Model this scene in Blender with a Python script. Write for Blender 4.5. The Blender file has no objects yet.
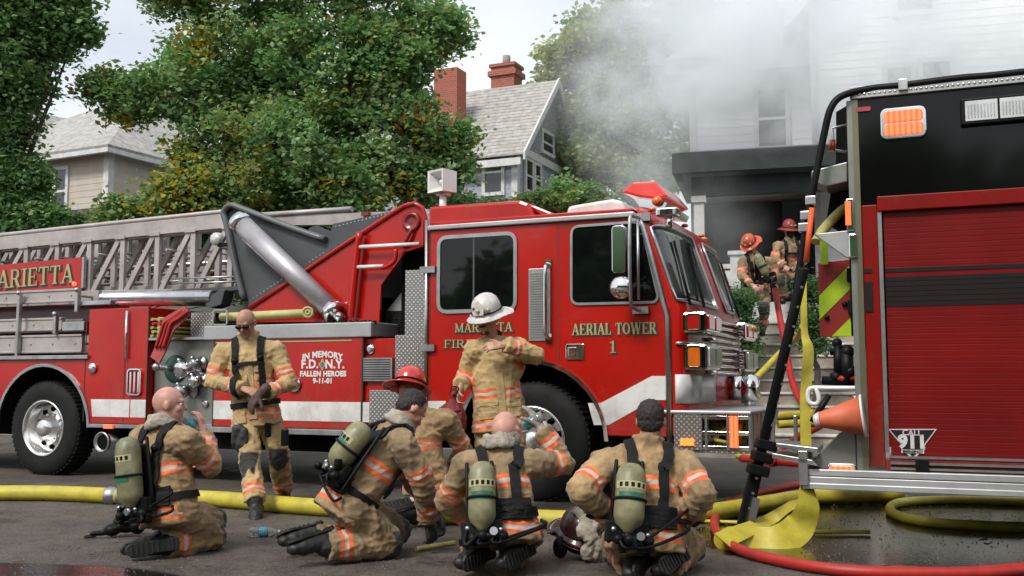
import bpy, bmesh, math, random
import numpy as np
from mathutils import Vector, Matrix, noise
from mathutils.bvhtree import BVHTree
random.seed(7)
RNG = np.random.default_rng(11)
R = math.radians
sc = bpy.context.scene
COL = sc.collection
# ------------------------------------------------------------------ camera geometry (35 mm lens, 1.1 m above the street)
F = 996.0; CH = 1.1; PIT = math.atan(90 / F)
def ray(px, py):
    a = (px - 512) / F; v = -(py - 288) / F
    return a, math.cos(PIT) - math.sin(PIT) * v, math.sin(PIT) + math.cos(PIT) * v
def pix(px, py, Y):
    a, b, c = ray(px, py); t = Y / b
    return Vector((t * a, Y, CH + t * c))
def gnd(px, py, z=0.0):
    a, b, c = ray(px, py); t = (z - CH) / c
    return Vector((t * a, t * b, z))
class Frame:
    """a vertical reference plane: u runs along it, v away from the camera"""
    def __init__(s, ox, oy, deg, tilt=0):
        s.o = (ox, oy); s.th = R(deg); s.d = (math.cos(s.th), -math.sin(s.th)); s.n = (math.sin(s.th), math.cos(s.th))
    def L(s, px, py, v=0.0):
        a, b, c = ray(px, py)
        t = (v + s.o[0] * s.n[0] + s.o[1] * s.n[1]) / (a * s.n[0] + b * s.n[1])
        X, Y = t * a - s.o[0], t * b - s.o[1]
        return (X * s.d[0] + Y * s.d[1], CH + t * c)
    def W(s, u, v, z):
        return Vector((s.o[0] + u * s.d[0] + v * s.n[0], s.o[1] + u * s.d[1] + v * s.n[1], z))
    def V(s, px, py, v=0.0):
        u, z = s.L(px, py, v); return Vector((u, v, z))
    def place(s, ob):
        ob.location = (s.o[0], s.o[1], 0); ob.rotation_euler = (0, 0, -s.th)
T1 = Frame(.17, 9.0, 23.8)      # the aerial truck
T2 = Frame(2.32, 6.6, 21.9)     # the pumper

# ------------------------------------------------------------------ materials
MATS = {}
def nodes_of(m):
    m.use_nodes = True
    nt = m.node_tree
    return nt, nt.nodes, nt.links, nt.nodes['Principled BSDF']
def mat(name, col, rough=.5, metal=0., bump=None, var=None, coat=0., spec=None, emit=None, alpha=None, trans=0., coords='Object', dark=None):
    m = bpy.data.materials.new(name); nt, N, L, P = nodes_of(m)
    P.inputs['Base Color'].default_value = (*col, 1)
    P.inputs['Roughness'].default_value = rough; P.inputs['Metallic'].default_value = metal
    P.inputs['Coat Weight'].default_value = coat; P.inputs['Coat Roughness'].default_value = .06
    P.inputs['Transmission Weight'].default_value = trans
    if spec is not None: P.inputs['Specular IOR Level'].default_value = spec
    if emit: P.inputs['Emission Color'].default_value = (*emit[0], 1); P.inputs['Emission Strength'].default_value = emit[1]
    tc = N.new('ShaderNodeTexCoord')
    if var is None: var = (6., .12)
    n = N.new('ShaderNodeTexNoise'); n.inputs['Scale'].default_value = var[0]; n.inputs['Detail'].default_value = 5; n.inputs['Roughness'].default_value = .65
    L.new(tc.outputs[coords], n.inputs['Vector'])
    r = N.new('ShaderNodeMapRange'); r.inputs[1].default_value = .3; r.inputs[2].default_value = .7
    r.inputs[3].default_value = 0; r.inputs[4].default_value = 1
    L.new(n.outputs['Fac'], r.inputs[0])
    mx = N.new('ShaderNodeMix'); mx.data_type = 'RGBA'
    dk = dark or tuple(c * (1 - var[1] * 2) for c in col)
    lt = tuple(min(1, c * (1 + var[1] * .6)) for c in col)
    mx.inputs[6].default_value = (*dk, 1); mx.inputs[7].default_value = (*lt, 1)
    L.new(r.outputs[0], mx.inputs[0]); L.new(mx.outputs[2], P.inputs['Base Color'])
    rr = N.new('ShaderNodeMapRange'); rr.inputs[3].default_value = min(1, rough * 1.25); rr.inputs[4].default_value = rough * .85
    L.new(n.outputs['Fac'], rr.inputs[0]); L.new(rr.outputs[0], P.inputs['Roughness'])
    if bump:
        b = N.new('ShaderNodeTexNoise'); b.inputs['Scale'].default_value = bump[0]; b.inputs['Detail'].default_value = 4
        L.new(tc.outputs[coords], b.inputs['Vector'])
        bp = N.new('ShaderNodeBump'); bp.inputs['Strength'].default_value = bump[1]; bp.inputs['Distance'].default_value = bump[2] if len(bump) > 2 else .01
        L.new(b.outputs['Fac'], bp.inputs['Height']); L.new(bp.outputs[0], P.inputs['Normal'])
    MATS[name] = m
    return m
def glow(name, col, s, base=(.5, .1, .02)):
    m = mat(name, base, .2, emit=(col, s)); return m
red = mat('red_paint', (.42, .008, .003), .25, spec=.35, coat=.28, var=(1.6, .10), bump=(3, .02, .01))
red2 = mat('dull_red_paint', (.21, .005, .003), .34, spec=.2, coat=.05, var=(2, .12))
red_dark = mat('dark_red_paint', (.2, .008, .008), .35, coat=.4)
white = mat('white_vinyl', (.72, .72, .70), .35, coat=.3, var=(2, .08))
chrome = mat('chrome', (.78, .78, .79), .09, 1., var=(5, .06))
steel = mat('brushed_steel', (.5, .5, .5), .32, 1., var=(6, .18), bump=(60, .08, .002))
alu = mat('ladder_aluminium', (.46, .42, .40), .5, .35, var=(3, .16), bump=(80, .1, .002))
greymetal = mat('grey_painted_metal', (.075, .08, .085), .5, .15, var=(2, .15), bump=(120, .1, .001))
lightgrey = mat('light_grey_metal', (.42, .43, .43), .4, .4, var=(3, .12))
panelgrey = mat('pump_panel_metal', (.26, .27, .24), .38, .6, var=(4, .15))
black = mat('black_plastic', (.005, .005, .0055), .45, spec=.18, var=(8, .2))
blackgloss = mat('black_gloss_paint', (.004, .004, .004), .08, spec=.25, coat=.1)
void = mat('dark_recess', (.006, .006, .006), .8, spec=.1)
rubber = mat('tyre_rubber', (.010, .010, .010), .72, spec=.3, var=(10, .2), bump=(40, .2, .004))
glass = mat('dark_glass', (.004, .005, .005), .03, spec=.4, var=(2, .1))
gold = mat('gold_leaf_lettering', (.42, .40, .20), .4, .2)
shadow = mat('lettering_outline', (.02, .03, .015), .5)
yellowhose = mat('yellow_hose_jacket', (.50, .42, .04), .5, var=(7, .16), bump=(160, .35, .003))
oldhose = mat('weathered_yellow_hose', (.42, .38, .12), .6, var=(9, .18), bump=(160, .3, .003))
redhose = mat('red_hose_jacket', (.40, .02, .014), .45, var=(6, .15), bump=(160, .3, .002))
strapm = mat('black_webbing', (.008, .008, .009), .7, spec=.25, var=(30, .2), bump=(250, .4, .002))
skin = mat('skin', (.50, .24, .17), .45, var=(14, .14), bump=(120, .12, .002)); 
P_ = skin.node_tree.nodes['Principled BSDF']; P_.inputs['Subsurface Weight'].default_value = .12; P_.inputs['Subsurface Radius'].default_value = (.02, .008, .004)
tanskin = mat('weathered_skin', (.46, .24, .16), .45, var=(8, .2), bump=(150, .35, .003))
hairm = mat('dark_hair', (.022, .016, .013), .6, var=(60, .3), bump=(220, .8, .006))
bootm = mat('boot_rubber', (.012, .0115, .011), .5, var=(9, .3), bump=(30, .25, .006))
glovem = mat('dark_glove_leather', (.03, .028, .028), .6, var=(20, .25), bump=(90, .3, .004))
greyglove = mat('grey_wet_glove', (.33, .30, .27), .55, var=(20, .25), bump=(90, .3, .004))
hoodm = mat('cream_hood_knit', (.38, .34, .28), .85, var=(9, .3), bump=(70, .5, .008))
tankm = mat('olive_air_tank', (.235, .225, .12), .42, var=(9, .3), bump=(60, .06, .002))
amber = glow('amber_lens_lit', (1., .14, .06), 1.5)
def _cells():
    nt = amber.node_tree; N, L = nt.nodes, nt.links; tc = N.new('ShaderNodeTexCoord'); sx = N.new('ShaderNodeTexWave'); sx.bands_direction = 'X'; sx.inputs['Scale'].default_value = 9; sx.inputs['Distortion'].default_value = .4
    L.new(tc.outputs['Object'], sx.inputs[0]); r = N.new('ShaderNodeMapRange'); r.inputs[3].default_value = .6; r.inputs[4].default_value = 1.5; L.new(sx.outputs['Fac'], r.inputs[0]); L.new(r.outputs[0], N['Principled BSDF'].inputs['Emission Strength'])
_cells()
amberoff = mat('amber_lens', (.62, .13, .012), .15, coat=.6)
redlens = mat('red_lens', (.42, .012, .010), .12, coat=1.)
clearlens = mat('clear_lens', (.62, .63, .62), .15, .3, coat=.5)
orange_beacon = glow('orange_beacon_lit', (1., .12, .03), 1.4, base=(.6, .05, .02))

def tread():
    m = bpy.data.materials.new('diamond_tread_plate'); nt, N, L, P = nodes_of(m)
    P.inputs['Base Color'].default_value = (.62, .61, .60, 1); P.inputs['Metallic'].default_value = .75; P.inputs['Roughness'].default_value = .3
    tc = N.new('ShaderNodeTexCoord'); mp = N.new('ShaderNodeMapping'); mp.inputs['Rotation'].default_value = (0, R(45), 0)
    L.new(tc.outputs['Object'], mp.inputs['Vector'])
    h = None
    for ax, sx in (('X', 1), ('Z', 1)):
        w = N.new('ShaderNodeTexWave'); w.bands_direction = ax; w.inputs['Scale'].default_value = 10; w.inputs['Distortion'].default_value = 0
        L.new(mp.outputs[0], w.inputs['Vector'])
        if h is None: h = w
        else:
            mm = N.new('ShaderNodeMath'); mm.operation = 'MULTIPLY'; L.new(h.outputs['Fac'], mm.inputs[0]); L.new(w.outputs['Fac'], mm.inputs[1]); h = mm
    rp = N.new('ShaderNodeMapRange'); rp.inputs[1].default_value = .35; rp.inputs[2].default_value = .6
    L.new(h.outputs[0], rp.inputs[0])
    bp = N.new('ShaderNodeBump'); bp.inputs['Strength'].default_value = .9; bp.inputs['Distance'].default_value = .006
    L.new(rp.outputs[0], bp.inputs['Height']); L.new(bp.outputs[0], P.inputs['Normal'])
    mx = N.new('ShaderNodeMix'); mx.data_type = 'RGBA'; mx.inputs[6].default_value = (.30, .29, .28, 1); mx.inputs[7].default_value = (.72, .70, .68, 1)
    L.new(rp.outputs[0], mx.inputs[0]); L.new(mx.outputs[2], P.inputs['Base Color'])
    return m
treadm = tread()
def grime(m, h0=.5, h1=1.1):
    """road dust caked on the lower panels, with its own blotchy outline"""
    nt = m.node_tree; N, L = nt.nodes, nt.links; Pn = N['Principled BSDF']; src = Pn.inputs['Base Color'].links[0].from_socket
    tc = N.new('ShaderNodeTexCoord'); sp = N.new('ShaderNodeSeparateXYZ'); L.new(tc.outputs['Object'], sp.inputs[0]); n = N.new('ShaderNodeTexNoise'); n.inputs['Scale'].default_value = 3.5; n.inputs['Detail'].default_value = 8; n.inputs['Roughness'].default_value = .72; L.new(tc.outputs['Object'], n.inputs[0])
    a = N.new('ShaderNodeMapRange'); a.inputs[1].default_value = h1; a.inputs[2].default_value = h0; a.inputs[3].default_value = 0; a.inputs[4].default_value = .22; L.new(sp.outputs[2], a.inputs[0])
    b = N.new('ShaderNodeMath'); b.operation = 'ADD'; L.new(a.outputs[0], b.inputs[0]); L.new(n.outputs['Fac'], b.inputs[1])
    c = N.new('ShaderNodeMapRange'); c.inputs[1].default_value = .55; c.inputs[2].default_value = .85; c.inputs[4].default_value = .5; L.new(b.outputs[0], c.inputs[0])
    mx = N.new('ShaderNodeMix'); mx.data_type = 'RGBA'; mx.inputs[7].default_value = (.17, .10, .075, 1); L.new(c.outputs[0], mx.inputs[0]); L.new(src, mx.inputs[6]); L.new(mx.outputs[2], Pn.inputs['Base Color'])
for _m in (red, red2, white): grime(_m)
rimm = mat('polished_wheel_metal', (.80, .79, .78), .2, .9, var=(6, .1))

def turnout(name, tan, dirt=.5):
    """bunker cloth: the reflective trim and the black pads come from vertex attributes"""
    m = bpy.data.materials.new(name); nt, N, L, P = nodes_of(m)
    tc = N.new('ShaderNodeTexCoord')
    n = N.new('ShaderNodeTexNoise'); n.inputs['Scale'].default_value = 5; n.inputs['Detail'].default_value = 7; n.inputs['Roughness'].default_value = .7
    L.new(tc.outputs['Object'], n.inputs['Vector'])
    cr = N.new('ShaderNodeValToRGB'); e = cr.color_ramp.elements
    e[0].position = .34; e[0].color = (*[c * (1 - dirt) for c in tan], 1)
    e[1].position = .62; e[1].color = (*tan, 1)
    L.new(n.outputs['Fac'], cr.inputs[0])
    prev = cr.outputs[0]
    def thr(attr, lim, w=.003):
        a = N.new('ShaderNodeAttribute'); a.attribute_name = attr
        r = N.new('ShaderNodeMapRange'); r.inputs[1].default_value = lim - w; r.inputs[2].default_value = lim + w
        r.inputs[3].default_value = 1; r.inputs[4].default_value = 0
        L.new(a.outputs['Fac'], r.inputs[0]); return r.outputs[0]
    def over(fac, col):
        nonlocal prev
        x = N.new('ShaderNodeMix'); x.data_type = 'RGBA'; L.new(fac, x.inputs[0]); L.new(prev, x.inputs[6])
        if isinstance(col, tuple): x.inputs[7].default_value = (*col, 1)
        else: L.new(col, x.inputs[7])
        prev = x.outputs[2]
    over(thr('pad', .0, .006), (.018, .017, .017))
    n2 = N.new('ShaderNodeTexNoise'); n2.inputs['Scale'].default_value = 14; n2.inputs['Detail'].default_value = 5
    L.new(tc.outputs['Object'], n2.inputs['Vector'])
    c2 = N.new('ShaderNodeValToRGB'); e = c2.color_ramp.elements
    e[0].position = .3; e[0].color = (.50, .085, .018, 1); e[1].position = .6; e[1].color = (.86, .17, .035, 1)
    L.new(n2.outputs['Fac'], c2.inputs[0])
    over(thr('trim', .037), c2.outputs[0])
    s = thr('trim', .012)
    over(s, (.46, .42, .38))
    L.new(prev, P.inputs['Base Color']); P.inputs['Roughness'].default_value = .78
    P.inputs['Sheen Weight'].default_value = .15
    b = N.new('ShaderNodeTexNoise'); b.inputs['Scale'].default_value = 26; b.inputs['Detail'].default_value = 6; b.inputs['Roughness'].default_value = .6
    L.new(tc.outputs['Object'], b.inputs['Vector'])
    bp = N.new('ShaderNodeBump'); bp.inputs['Strength'].default_value = .7; bp.inputs['Distance'].default_value = .009
    L.new(b.outputs['Fac'], bp.inputs['Height']); L.new(bp.outputs[0], P.inputs['Normal'])
    return m
tan_clean = turnout('clean_tan_turnout_cloth', (.49, .345, .155), .42)
tan_dirty = turnout('dirty_tan_turnout_cloth', (.39, .255, .12), .68)
tan_grey = turnout('sooty_tan_turnout_cloth', (.33, .225, .115), .66)

# ------------------------------------------------------------------ mesh helpers
def tag(o, label=None, cat=None, group=None, kind=None):
    if label: o['label'] = label
    if cat: o['category'] = cat
    if group: o['group'] = group
    if kind: o['kind'] = kind
    return o
def empty(name, label=None, cat=None, group=None, kind=None, frame=None, loc=None, rz=0):
    o = bpy.data.objects.new(name, None); COL.objects.link(o); o.empty_display_size = .2
    if frame: frame.place(o)
    if loc is not None: o.location = loc; o.rotation_euler = (0, 0, rz)
    return tag(o, label, cat, group, kind)
def link_mesh(name, me, mats, parent=None, bevel=0., world=False):
    if not isinstance(mats, (list, tuple)): mats = [mats]
    if not me.materials:
        for m in mats: me.materials.append(m)
    o = bpy.data.objects.new(name, me); COL.objects.link(o)
    if parent:
        o.parent = parent
        if world: 
            o.matrix_parent_inverse = parent_matrix(parent).inverted()
    if bevel:
        b = o.modifiers.new('edge', 'BEVEL'); b.width = bevel; b.segments = 2; b.limit_method = 'ANGLE'; b.angle_limit = R(40)
    return o
def parent_matrix(p):
    m = Matrix.Translation(p.location) @ p.rotation_euler.to_matrix().to_4x4()
    if p.parent: m = parent_matrix(p.parent) @ p.matrix_parent_inverse @ m
    return m
EACH = {'gland_ring', 'wiper', 'rail_clamp', 'clamp', 'hand_hole', 'clearance_light', 'rung', 'louvre_', 'front_lens', 'door_hinge', 'pocket_', 'bolt', 'gauge'}
class MB:
    def __init__(s): s.b = bmesh.new(); s.mi = 0
    def _mat(s, faces, smooth=False):
        for f in faces: f.material_index = s.mi; f.smooth = smooth
    def box(s, c, d, rot=None):
        r = bmesh.ops.create_cube(s.b, size=1.0)
        M = Matrix.Translation(Vector(c)) @ (rot.to_4x4() if rot else Matrix()) @ Matrix.Diagonal((d[0], d[1], d[2], 1))
        bmesh.ops.transform(s.b, matrix=M, verts=r['verts'])
        s._mat({f for v in r['verts'] for f in v.link_faces}); return s
    def bb(s, x0, x1, y0, y1, z0, z1):
        return s.box(((x0 + x1) / 2, (y0 + y1) / 2, (z0 + z1) / 2), (abs(x1 - x0), abs(y1 - y0), abs(z1 - z0)))
    def prism(s, poly, v0, v1):
        """poly of (u, z) points, pushed from v0 to v1"""
        a = [s.b.verts.new((p[0], v0, p[1])) for p in poly]; c = [s.b.verts.new((p[0], v1, p[1])) for p in poly]
        n = len(poly); fs = [s.b.faces.new(a), s.b.faces.new(c[::-1])]
        for i in range(n): fs.append(s.b.faces.new((a[(i + 1) % n], a[i], c[i], c[(i + 1) % n])))
        bmesh.ops.recalc_face_normals(s.b, faces=fs); s._mat(fs); return s
    def poly(s, pts, t):
        """flat polygon of 3D points with thickness vector t"""
        t = Vector(t); a = [s.b.verts.new(Vector(p)) for p in pts]; c = [s.b.verts.new(Vector(p) + t) for p in pts]
        n = len(pts); fs = [s.b.faces.new(a), s.b.faces.new(c[::-1])]
        for i in range(n): fs.append(s.b.faces.new((a[(i + 1) % n], a[i], c[i], c[(i + 1) % n])))
        bmesh.ops.recalc_face_normals(s.b, faces=fs); s._mat(fs); return s
    def tube(s, pts, r, n=10, closed=False, flat=None):
        pts = [Vector(p) for p in pts]; rs = r if isinstance(r, (list, tuple)) else [r] * len(pts)
        rings = []; up = None; m = len(pts)
        for i, p in enumerate(pts):
            if closed: d = pts[(i + 1) % m] - pts[i - 1]
            else: d = pts[min(i + 1, m - 1)] - pts[max(i - 1, 0)]
            d.normalize()
            if up is None: up = Vector((0, 0, 1)) if abs(d.z) < .9 else Vector((1, 0, 0))
            a = d.cross(up).normalized(); up = a.cross(d).normalized()
            k = flat if flat else 1
            rings.append([s.b.verts.new(p + a * math.cos(t) * rs[i] + up * math.sin(t) * rs[i] * k) for t in [2 * math.pi * j / n for j in range(n)]])
        fs = []
        for i in range(m if closed else m - 1):
            A, B = rings[i], rings[(i + 1) % m]
            for j in range(n): fs.append(s.b.faces.new((A[j], A[(j + 1) % n], B[(j + 1) % n], B[j])))
        s._mat(fs, True)
        if not closed:
            c = [s.b.faces.new(rings[0][::-1]), s.b.faces.new(rings[-1])]; s._mat(c); fs += c
        bmesh.ops.recalc_face_normals(s.b, faces=fs)
        return s
    def cyl(s, p0, p1, r0, r1=None, n=20): return s.tube([p0, p1], [r0, r0 if r1 is None else r1], n)
    def lathe(s, prof, o=(0, 0, 0), axis=(0, 0, 1), n=32, cap=True):
        """prof: (radius, height) along axis"""
        ax = Vector(axis).normalized(); t = Vector((0, 0, 1)) if abs(ax.z) < .9 else Vector((1, 0, 0))
        a = ax.cross(t).normalized(); c = a.cross(ax); o = Vector(o); rings = []
        for r, h in prof:
            rings.append([s.b.verts.new(o + ax * h + (a * math.cos(q) + c * math.sin(q)) * max(r, 1e-4)) for q in [2 * math.pi * j / n for j in range(n)]])
        fs = []
        for A, B in zip(rings, rings[1:]):
            for j in range(n): fs.append(s.b.faces.new((A[j], A[(j + 1) % n], B[(j + 1) % n], B[j])))
        s._mat(fs, True)
        for f, e in ((rings[0][::-1], prof[0]), (rings[-1], prof[-1])) if cap else ():
            q = s.b.faces.new(f); s._mat([q]); fs.append(q)
        bmesh.ops.recalc_face_normals(s.b, faces=fs); return s
    def ball(s, c, rad, rot=None, sub=2):
        r = bmesh.ops.create_icosphere(s.b, subdivisions=sub, radius=1)
        if not isinstance(rad, (tuple, list)): rad = (rad,) * 3
        M = Matrix.Translation(Vector(c)) @ (rot.to_4x4() if rot else Matrix()) @ Matrix.Diagonal((*rad, 1))
        bmesh.ops.transform(s.b, matrix=M, verts=r['verts'])
        s._mat({f for v in r['verts'] for f in v.link_faces}, True); return s
    def cap(s, p0, p1, r0, r1=None, n=14):
        r1 = r0 if r1 is None else r1; p0, p1 = Vector(p0), Vector(p1)
        if (p1 - p0).length > 1e-4: s.tube([p0, p1], [r0, r1], n)
        s.ball(p0, r0, sub=2); s.ball(p1, r1, sub=2); return s
    def ribbon(s, pts, w, t, nrm):
        """strap: pts with per-point normals, width w, thickness t"""
        pts = [Vector(p) for p in pts]; m = len(pts); rings = []
        for i, p in enumerate(pts):
            d = (pts[min(i + 1, m - 1)] - pts[max(i - 1, 0)]).normalized(); n_ = Vector(nrm[i] if isinstance(nrm, list) else nrm).normalized()
            a = d.cross(n_).normalized(); ww = w[i] if isinstance(w, list) else w
            rings.append([s.b.verts.new(p + a * x * ww / 2 + n_ * y * t) for x, y in ((-1, 0), (1, 0), (1, 1), (-1, 1))])
        fs = []
        for A, B in zip(rings, rings[1:]):
            for j in range(4): fs.append(s.b.faces.new((A[j], A[(j + 1) % 4], B[(j + 1) % 4], B[j])))
        fs += [s.b.faces.new(rings[0][::-1]), s.b.faces.new(rings[-1])]
        bmesh.ops.recalc_face_normals(s.b, faces=fs); s._mat(fs, True); s._mat(fs[-2:])
        for A, B in zip(rings, rings[1:]):
            for j in range(4):
                e = s.b.edges.get((A[j], B[j]))
                if e: e.smooth = False
        return s
    def split(s, name, mats, parent, bevel):
        s.b.verts.index_update(); seen, groups = set(), []
        for v in s.b.verts:
            if v in seen: continue
            st, g = [v], []; seen.add(v)
            while st:
                x = st.pop(); g.append(x)
                for e in x.link_edges:
                    y = e.other_vert(x)
                    if y not in seen: seen.add(y); st.append(y)
            groups.append(g)
        o = None
        for g in groups:
            ix = {v: i for i, v in enumerate(g)}; fs = {f for v in g for f in v.link_faces}; fs = list(fs)
            me = bpy.data.meshes.new(name); me.from_pydata([tuple(v.co) for v in g], [], [[ix[v] for v in f.verts] for f in fs]); me.polygons.foreach_set('use_smooth', [f.smooth for f in fs]); me.update()
            o = link_mesh(name, me, mats, parent, bevel)
        s.b.free(); return o
    def mesh(s, name):
        me = bpy.data.meshes.new(name); s.b.to_mesh(me); s.b.free(); return me
    def build(s, name, mats, parent=None, bevel=0., world=False):
        if name in EACH: return s.split(name, mats, parent, bevel)
        return link_mesh(name, s.mesh(name), mats, parent, bevel, world)
def pmesh(name, verts, faces, mats, parent=None, smooth=False):
    me = bpy.data.meshes.new(name); me.from_pydata(verts, [], faces); me.update()
    if smooth: me.polygons.foreach_set('use_smooth', [True] * len(me.polygons))
    return link_mesh(name, me, mats, parent)
def rrect(x0, x1, z0, z1, r, k=4):
    out = []
    for cx, cz, a0 in ((x1 - r, z1 - r, 0), (x0 + r, z1 - r, 90), (x0 + r, z0 + r, 180), (x1 - r, z0 + r, 270)):
        for i in range(k + 1):
            a = R(a0 + 90 * i / k); out.append((cx + r * math.cos(a), cz + r * math.sin(a)))
    return out
def roundpoly(poly, r, k=4):
    out = []; n = len(poly)
    for i in range(n):
        p = Vector(poly[i]); a = Vector(poly[i - 1]) - p; b = Vector(poly[(i + 1) % n]) - p
        rr = min(r, a.length * .45, b.length * .45); s, e = p + a.normalized() * rr, p + b.normalized() * rr
        for j in range(k + 1):
            t = j / k; q = s * (1 - t) ** 2 + p * 2 * t * (1 - t) + e * t * t; out.append((q.x, q.y))
    return out
def frame_ring(mb, poly, w, v0, v1):
    """a raised frame following a polygon outline in the u,z plane"""
    c = Vector((sum(p[0] for p in poly) / len(poly), sum(p[1] for p in poly) / len(poly))); n = len(poly)
    def off(d):
        out = []
        for i in range(n):
            p = Vector(poly[i]); t = (Vector(poly[(i + 1) % n]) - Vector(poly[i - 1]))
            nn = Vector((t.y, -t.x)).normalized()
            if nn.dot(p - c) < 0: nn = -nn
            out.append(p + nn * d)
        return out
    A, B = off(0), off(w); b = mb.b
    va = [[b.verts.new((p.x, v, p.y)) for p in q] for q, v in ((A, v0), (B, v0), (B, v1), (A, v1))]
    fs = []
    for k in range(4):
        P, Q = va[k], va[(k + 1) % 4]
        for i in range(n): fs.append(b.faces.new((P[i], P[(i + 1) % n], Q[(i + 1) % n], Q[i])))
    bmesh.ops.recalc_face_normals(b, faces=fs); mb._mat(fs)
    return mb
def spline(pts, k=8):
    pts = [Vector(p) for p in pts]; out = []
    P = [pts[0] * 2 - pts[1]] + pts + [pts[-1] * 2 - pts[-2]]
    for i in range(1, len(P) - 2):
        for j in range(k):
            t = j / k; a, b, c, d = P[i - 1:i + 3]
            out.append(.5 * ((2 * b) + (c - a) * t + (2 * a - 5 * b + 4 * c - d) * t * t + (3 * b - a - 3 * c + d) * t ** 3))
    out.append(pts[-1]); return out
def text_mesh(txt, size, extrude=.002, bold=0., spacing=1.):
    cu = bpy.data.curves.new('t', 'FONT'); cu.body = txt; cu.size = size; cu.extrude = extrude; cu.offset = bold
    cu.align_x = 'CENTER'; cu.align_y = 'CENTER'; cu.resolution_u = 3; cu.space_character = spacing
    o = bpy.data.objects.new('t', cu); COL.objects.link(o); bpy.context.view_layer.update()
    me = bpy.data.meshes.new_from_object(o.evaluated_get(bpy.context.evaluated_depsgraph_get()))
    bpy.data.objects.remove(o); bpy.data.curves.remove(cu)
    me.materials.clear(); return me
# serif stroke letters: strokes are (x0,y0,x1,y1,width), curves as arcs of strokes; unit height
def _arc(cx, cy, rx, ry, a0, a1, w=.16, n=8):
    o = []
    for i in range(n):
        a, b = R(a0 + (a1 - a0) * i / n), R(a0 + (a1 - a0) * (i + 1) / n)
        m = abs(math.cos((a + b) / 2)); o.append((cx + rx * math.cos(a), cy + ry * math.sin(a), cx + rx * math.cos(b), cy + ry * math.sin(b), .07 + (w - .07) * m))
    return o
def _ser(x, y, w=.30): return (x - w / 2, y, x + w / 2, y, .07)
SW = .17
GLY = {
 'A': (.80, [(.12, 0, .40, 1, .09), (.40, 1, .68, 0, SW), (.22, .34, .58, .34, .08), _ser(.12, .03, .26), _ser(.68, .03, .3)]),
 'E': (.70, [(.18, 0, .18, 1, SW), (.08, .965, .62, .965, .07), (.08, .035, .64, .035, .07), (.18, .5, .48, .5, .07), (.61, .8, .61, 1, .07), (.63, 0, .63, .24, .07), (.48, .4, .48, .6, .06)]),
 'R': (.78, [(.18, 0, .18, 1, SW), (.08, .965, .42, .965, .07), (.18, .48, .42, .48, .07), (.42, .48, .66, 0, SW), _ser(.18, .035), _ser(.68, .035, .2)] + _arc(.40, .722, .19, .24, -90, 90)),
 'I': (.38, [(.19, 0, .19, 1, SW), _ser(.19, .035, .34), _ser(.19, .965, .34)]),
 'L': (.66, [(.18, 0, .18, 1, SW), _ser(.18, .965), (.08, .035, .60, .035, .07), (.60, 0, .60, .28, .07)]),
 'T': (.72, [(.36, 0, .36, 1, SW), (.05, .965, .67, .965, .07), _ser(.36, .035), (.07, .74, .07, 1, .07), (.65, .74, .65, 1, .07)]),
 'O': (.84, _arc(.42, .5, .30, .46, 0, 360, .18, 16)),
 'W': (1.12, [(.12, 1, .34, 0, SW), (.34, 0, .56, 1, .08), (.56, 1, .78, 0, SW), (.78, 0, .98, 1, .08), _ser(.12, .965, .26), _ser(.56, .965, .26), _ser(.98, .965, .24)]),
 'M': (.98, [(.16, 0, .16, 1, .09), (.16, 1, .49, .05, SW), (.49, .05, .82, 1, .09), (.82, 0, .82, 1, SW), _ser(.16, .035, .24), _ser(.82, .035, .28), _ser(.12, .965, .2), _ser(.86, .965, .2)]),
 'F': (.64, [(.18, 0, .18, 1, SW), (.08, .965, .60, .965, .07), (.18, .5, .46, .5, .07), _ser(.18, .035), (.59, .76, .59, 1, .07), (.46, .4, .46, .6, .06)]),
 'D': (.80, [(.18, 0, .18, 1, SW), (.08, .965, .40, .965, .07), (.08, .035, .40, .035, .07)] + _arc(.38, .5, .30, .46, -90, 90)),
 'P': (.72, [(.18, 0, .18, 1, SW), (.08, .965, .42, .965, .07), (.18, .46, .42, .46, .07), _ser(.18, .035)] + _arc(.40, .712, .20, .25, -90, 90)),
 'N': (.86, [(.16, 0, .16, 1, .09), (.14, 1, .70, 0, SW), (.70, 0, .70, 1, .09), _ser(.16, .035, .26), _ser(.70, .965, .26), _ser(.1, .965, .16)]),
 'Y': (.80, [(.12, 1, .40, .48, SW), (.40, .48, .68, 1, .08), (.40, 0, .40, .5, SW), _ser(.12, .965, .26), _ser(.68, .965, .24), _ser(.40, .035)]),
 '1': (.50, [(.27, 0, .27, 1, SW), _ser(.27, .035, .36), (.10, .82, .27, .97, .09)]),
 '.': (.28, [(.12, .0, .12, .16, .16)]), ' ': (.40, []),
}
def serif(mb, txt, u0, z0, h, v, t=.003, squeeze=1., shear=0., grow=0.):
    """letters laid on the plane y=v facing -y, baseline left at (u0,z0)"""
    x = u0
    for ch in txt:
        adv, st = GLY[ch]
        for k, (a, b, c, d, w) in enumerate(st):
            p, q = Vector((x + a * h * squeeze, z0 + b * h)), Vector((x + c * h * squeeze, z0 + d * h))
            if (q - p).length < 1e-6: continue
            dd = (q - p).normalized(); nn = Vector((-dd.y, dd.x)) * (w * h / 2 + grow); p -= dd * grow; q += dd * grow
            y0 = v - .0003 * (k % 5)
            pts = [(p + nn), (p - nn), (q - nn), (q + nn)]
            mb.poly([(e.x, y0, e.y + shear * (e.x - u0)) for e in pts], (0, -t, 0))
        x += adv * h * squeeze * 1.02
    return x
def serif_len(txt, h, squeeze=1.): return sum(GLY[c][0] for c in txt) * h * squeeze * 1.02
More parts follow.
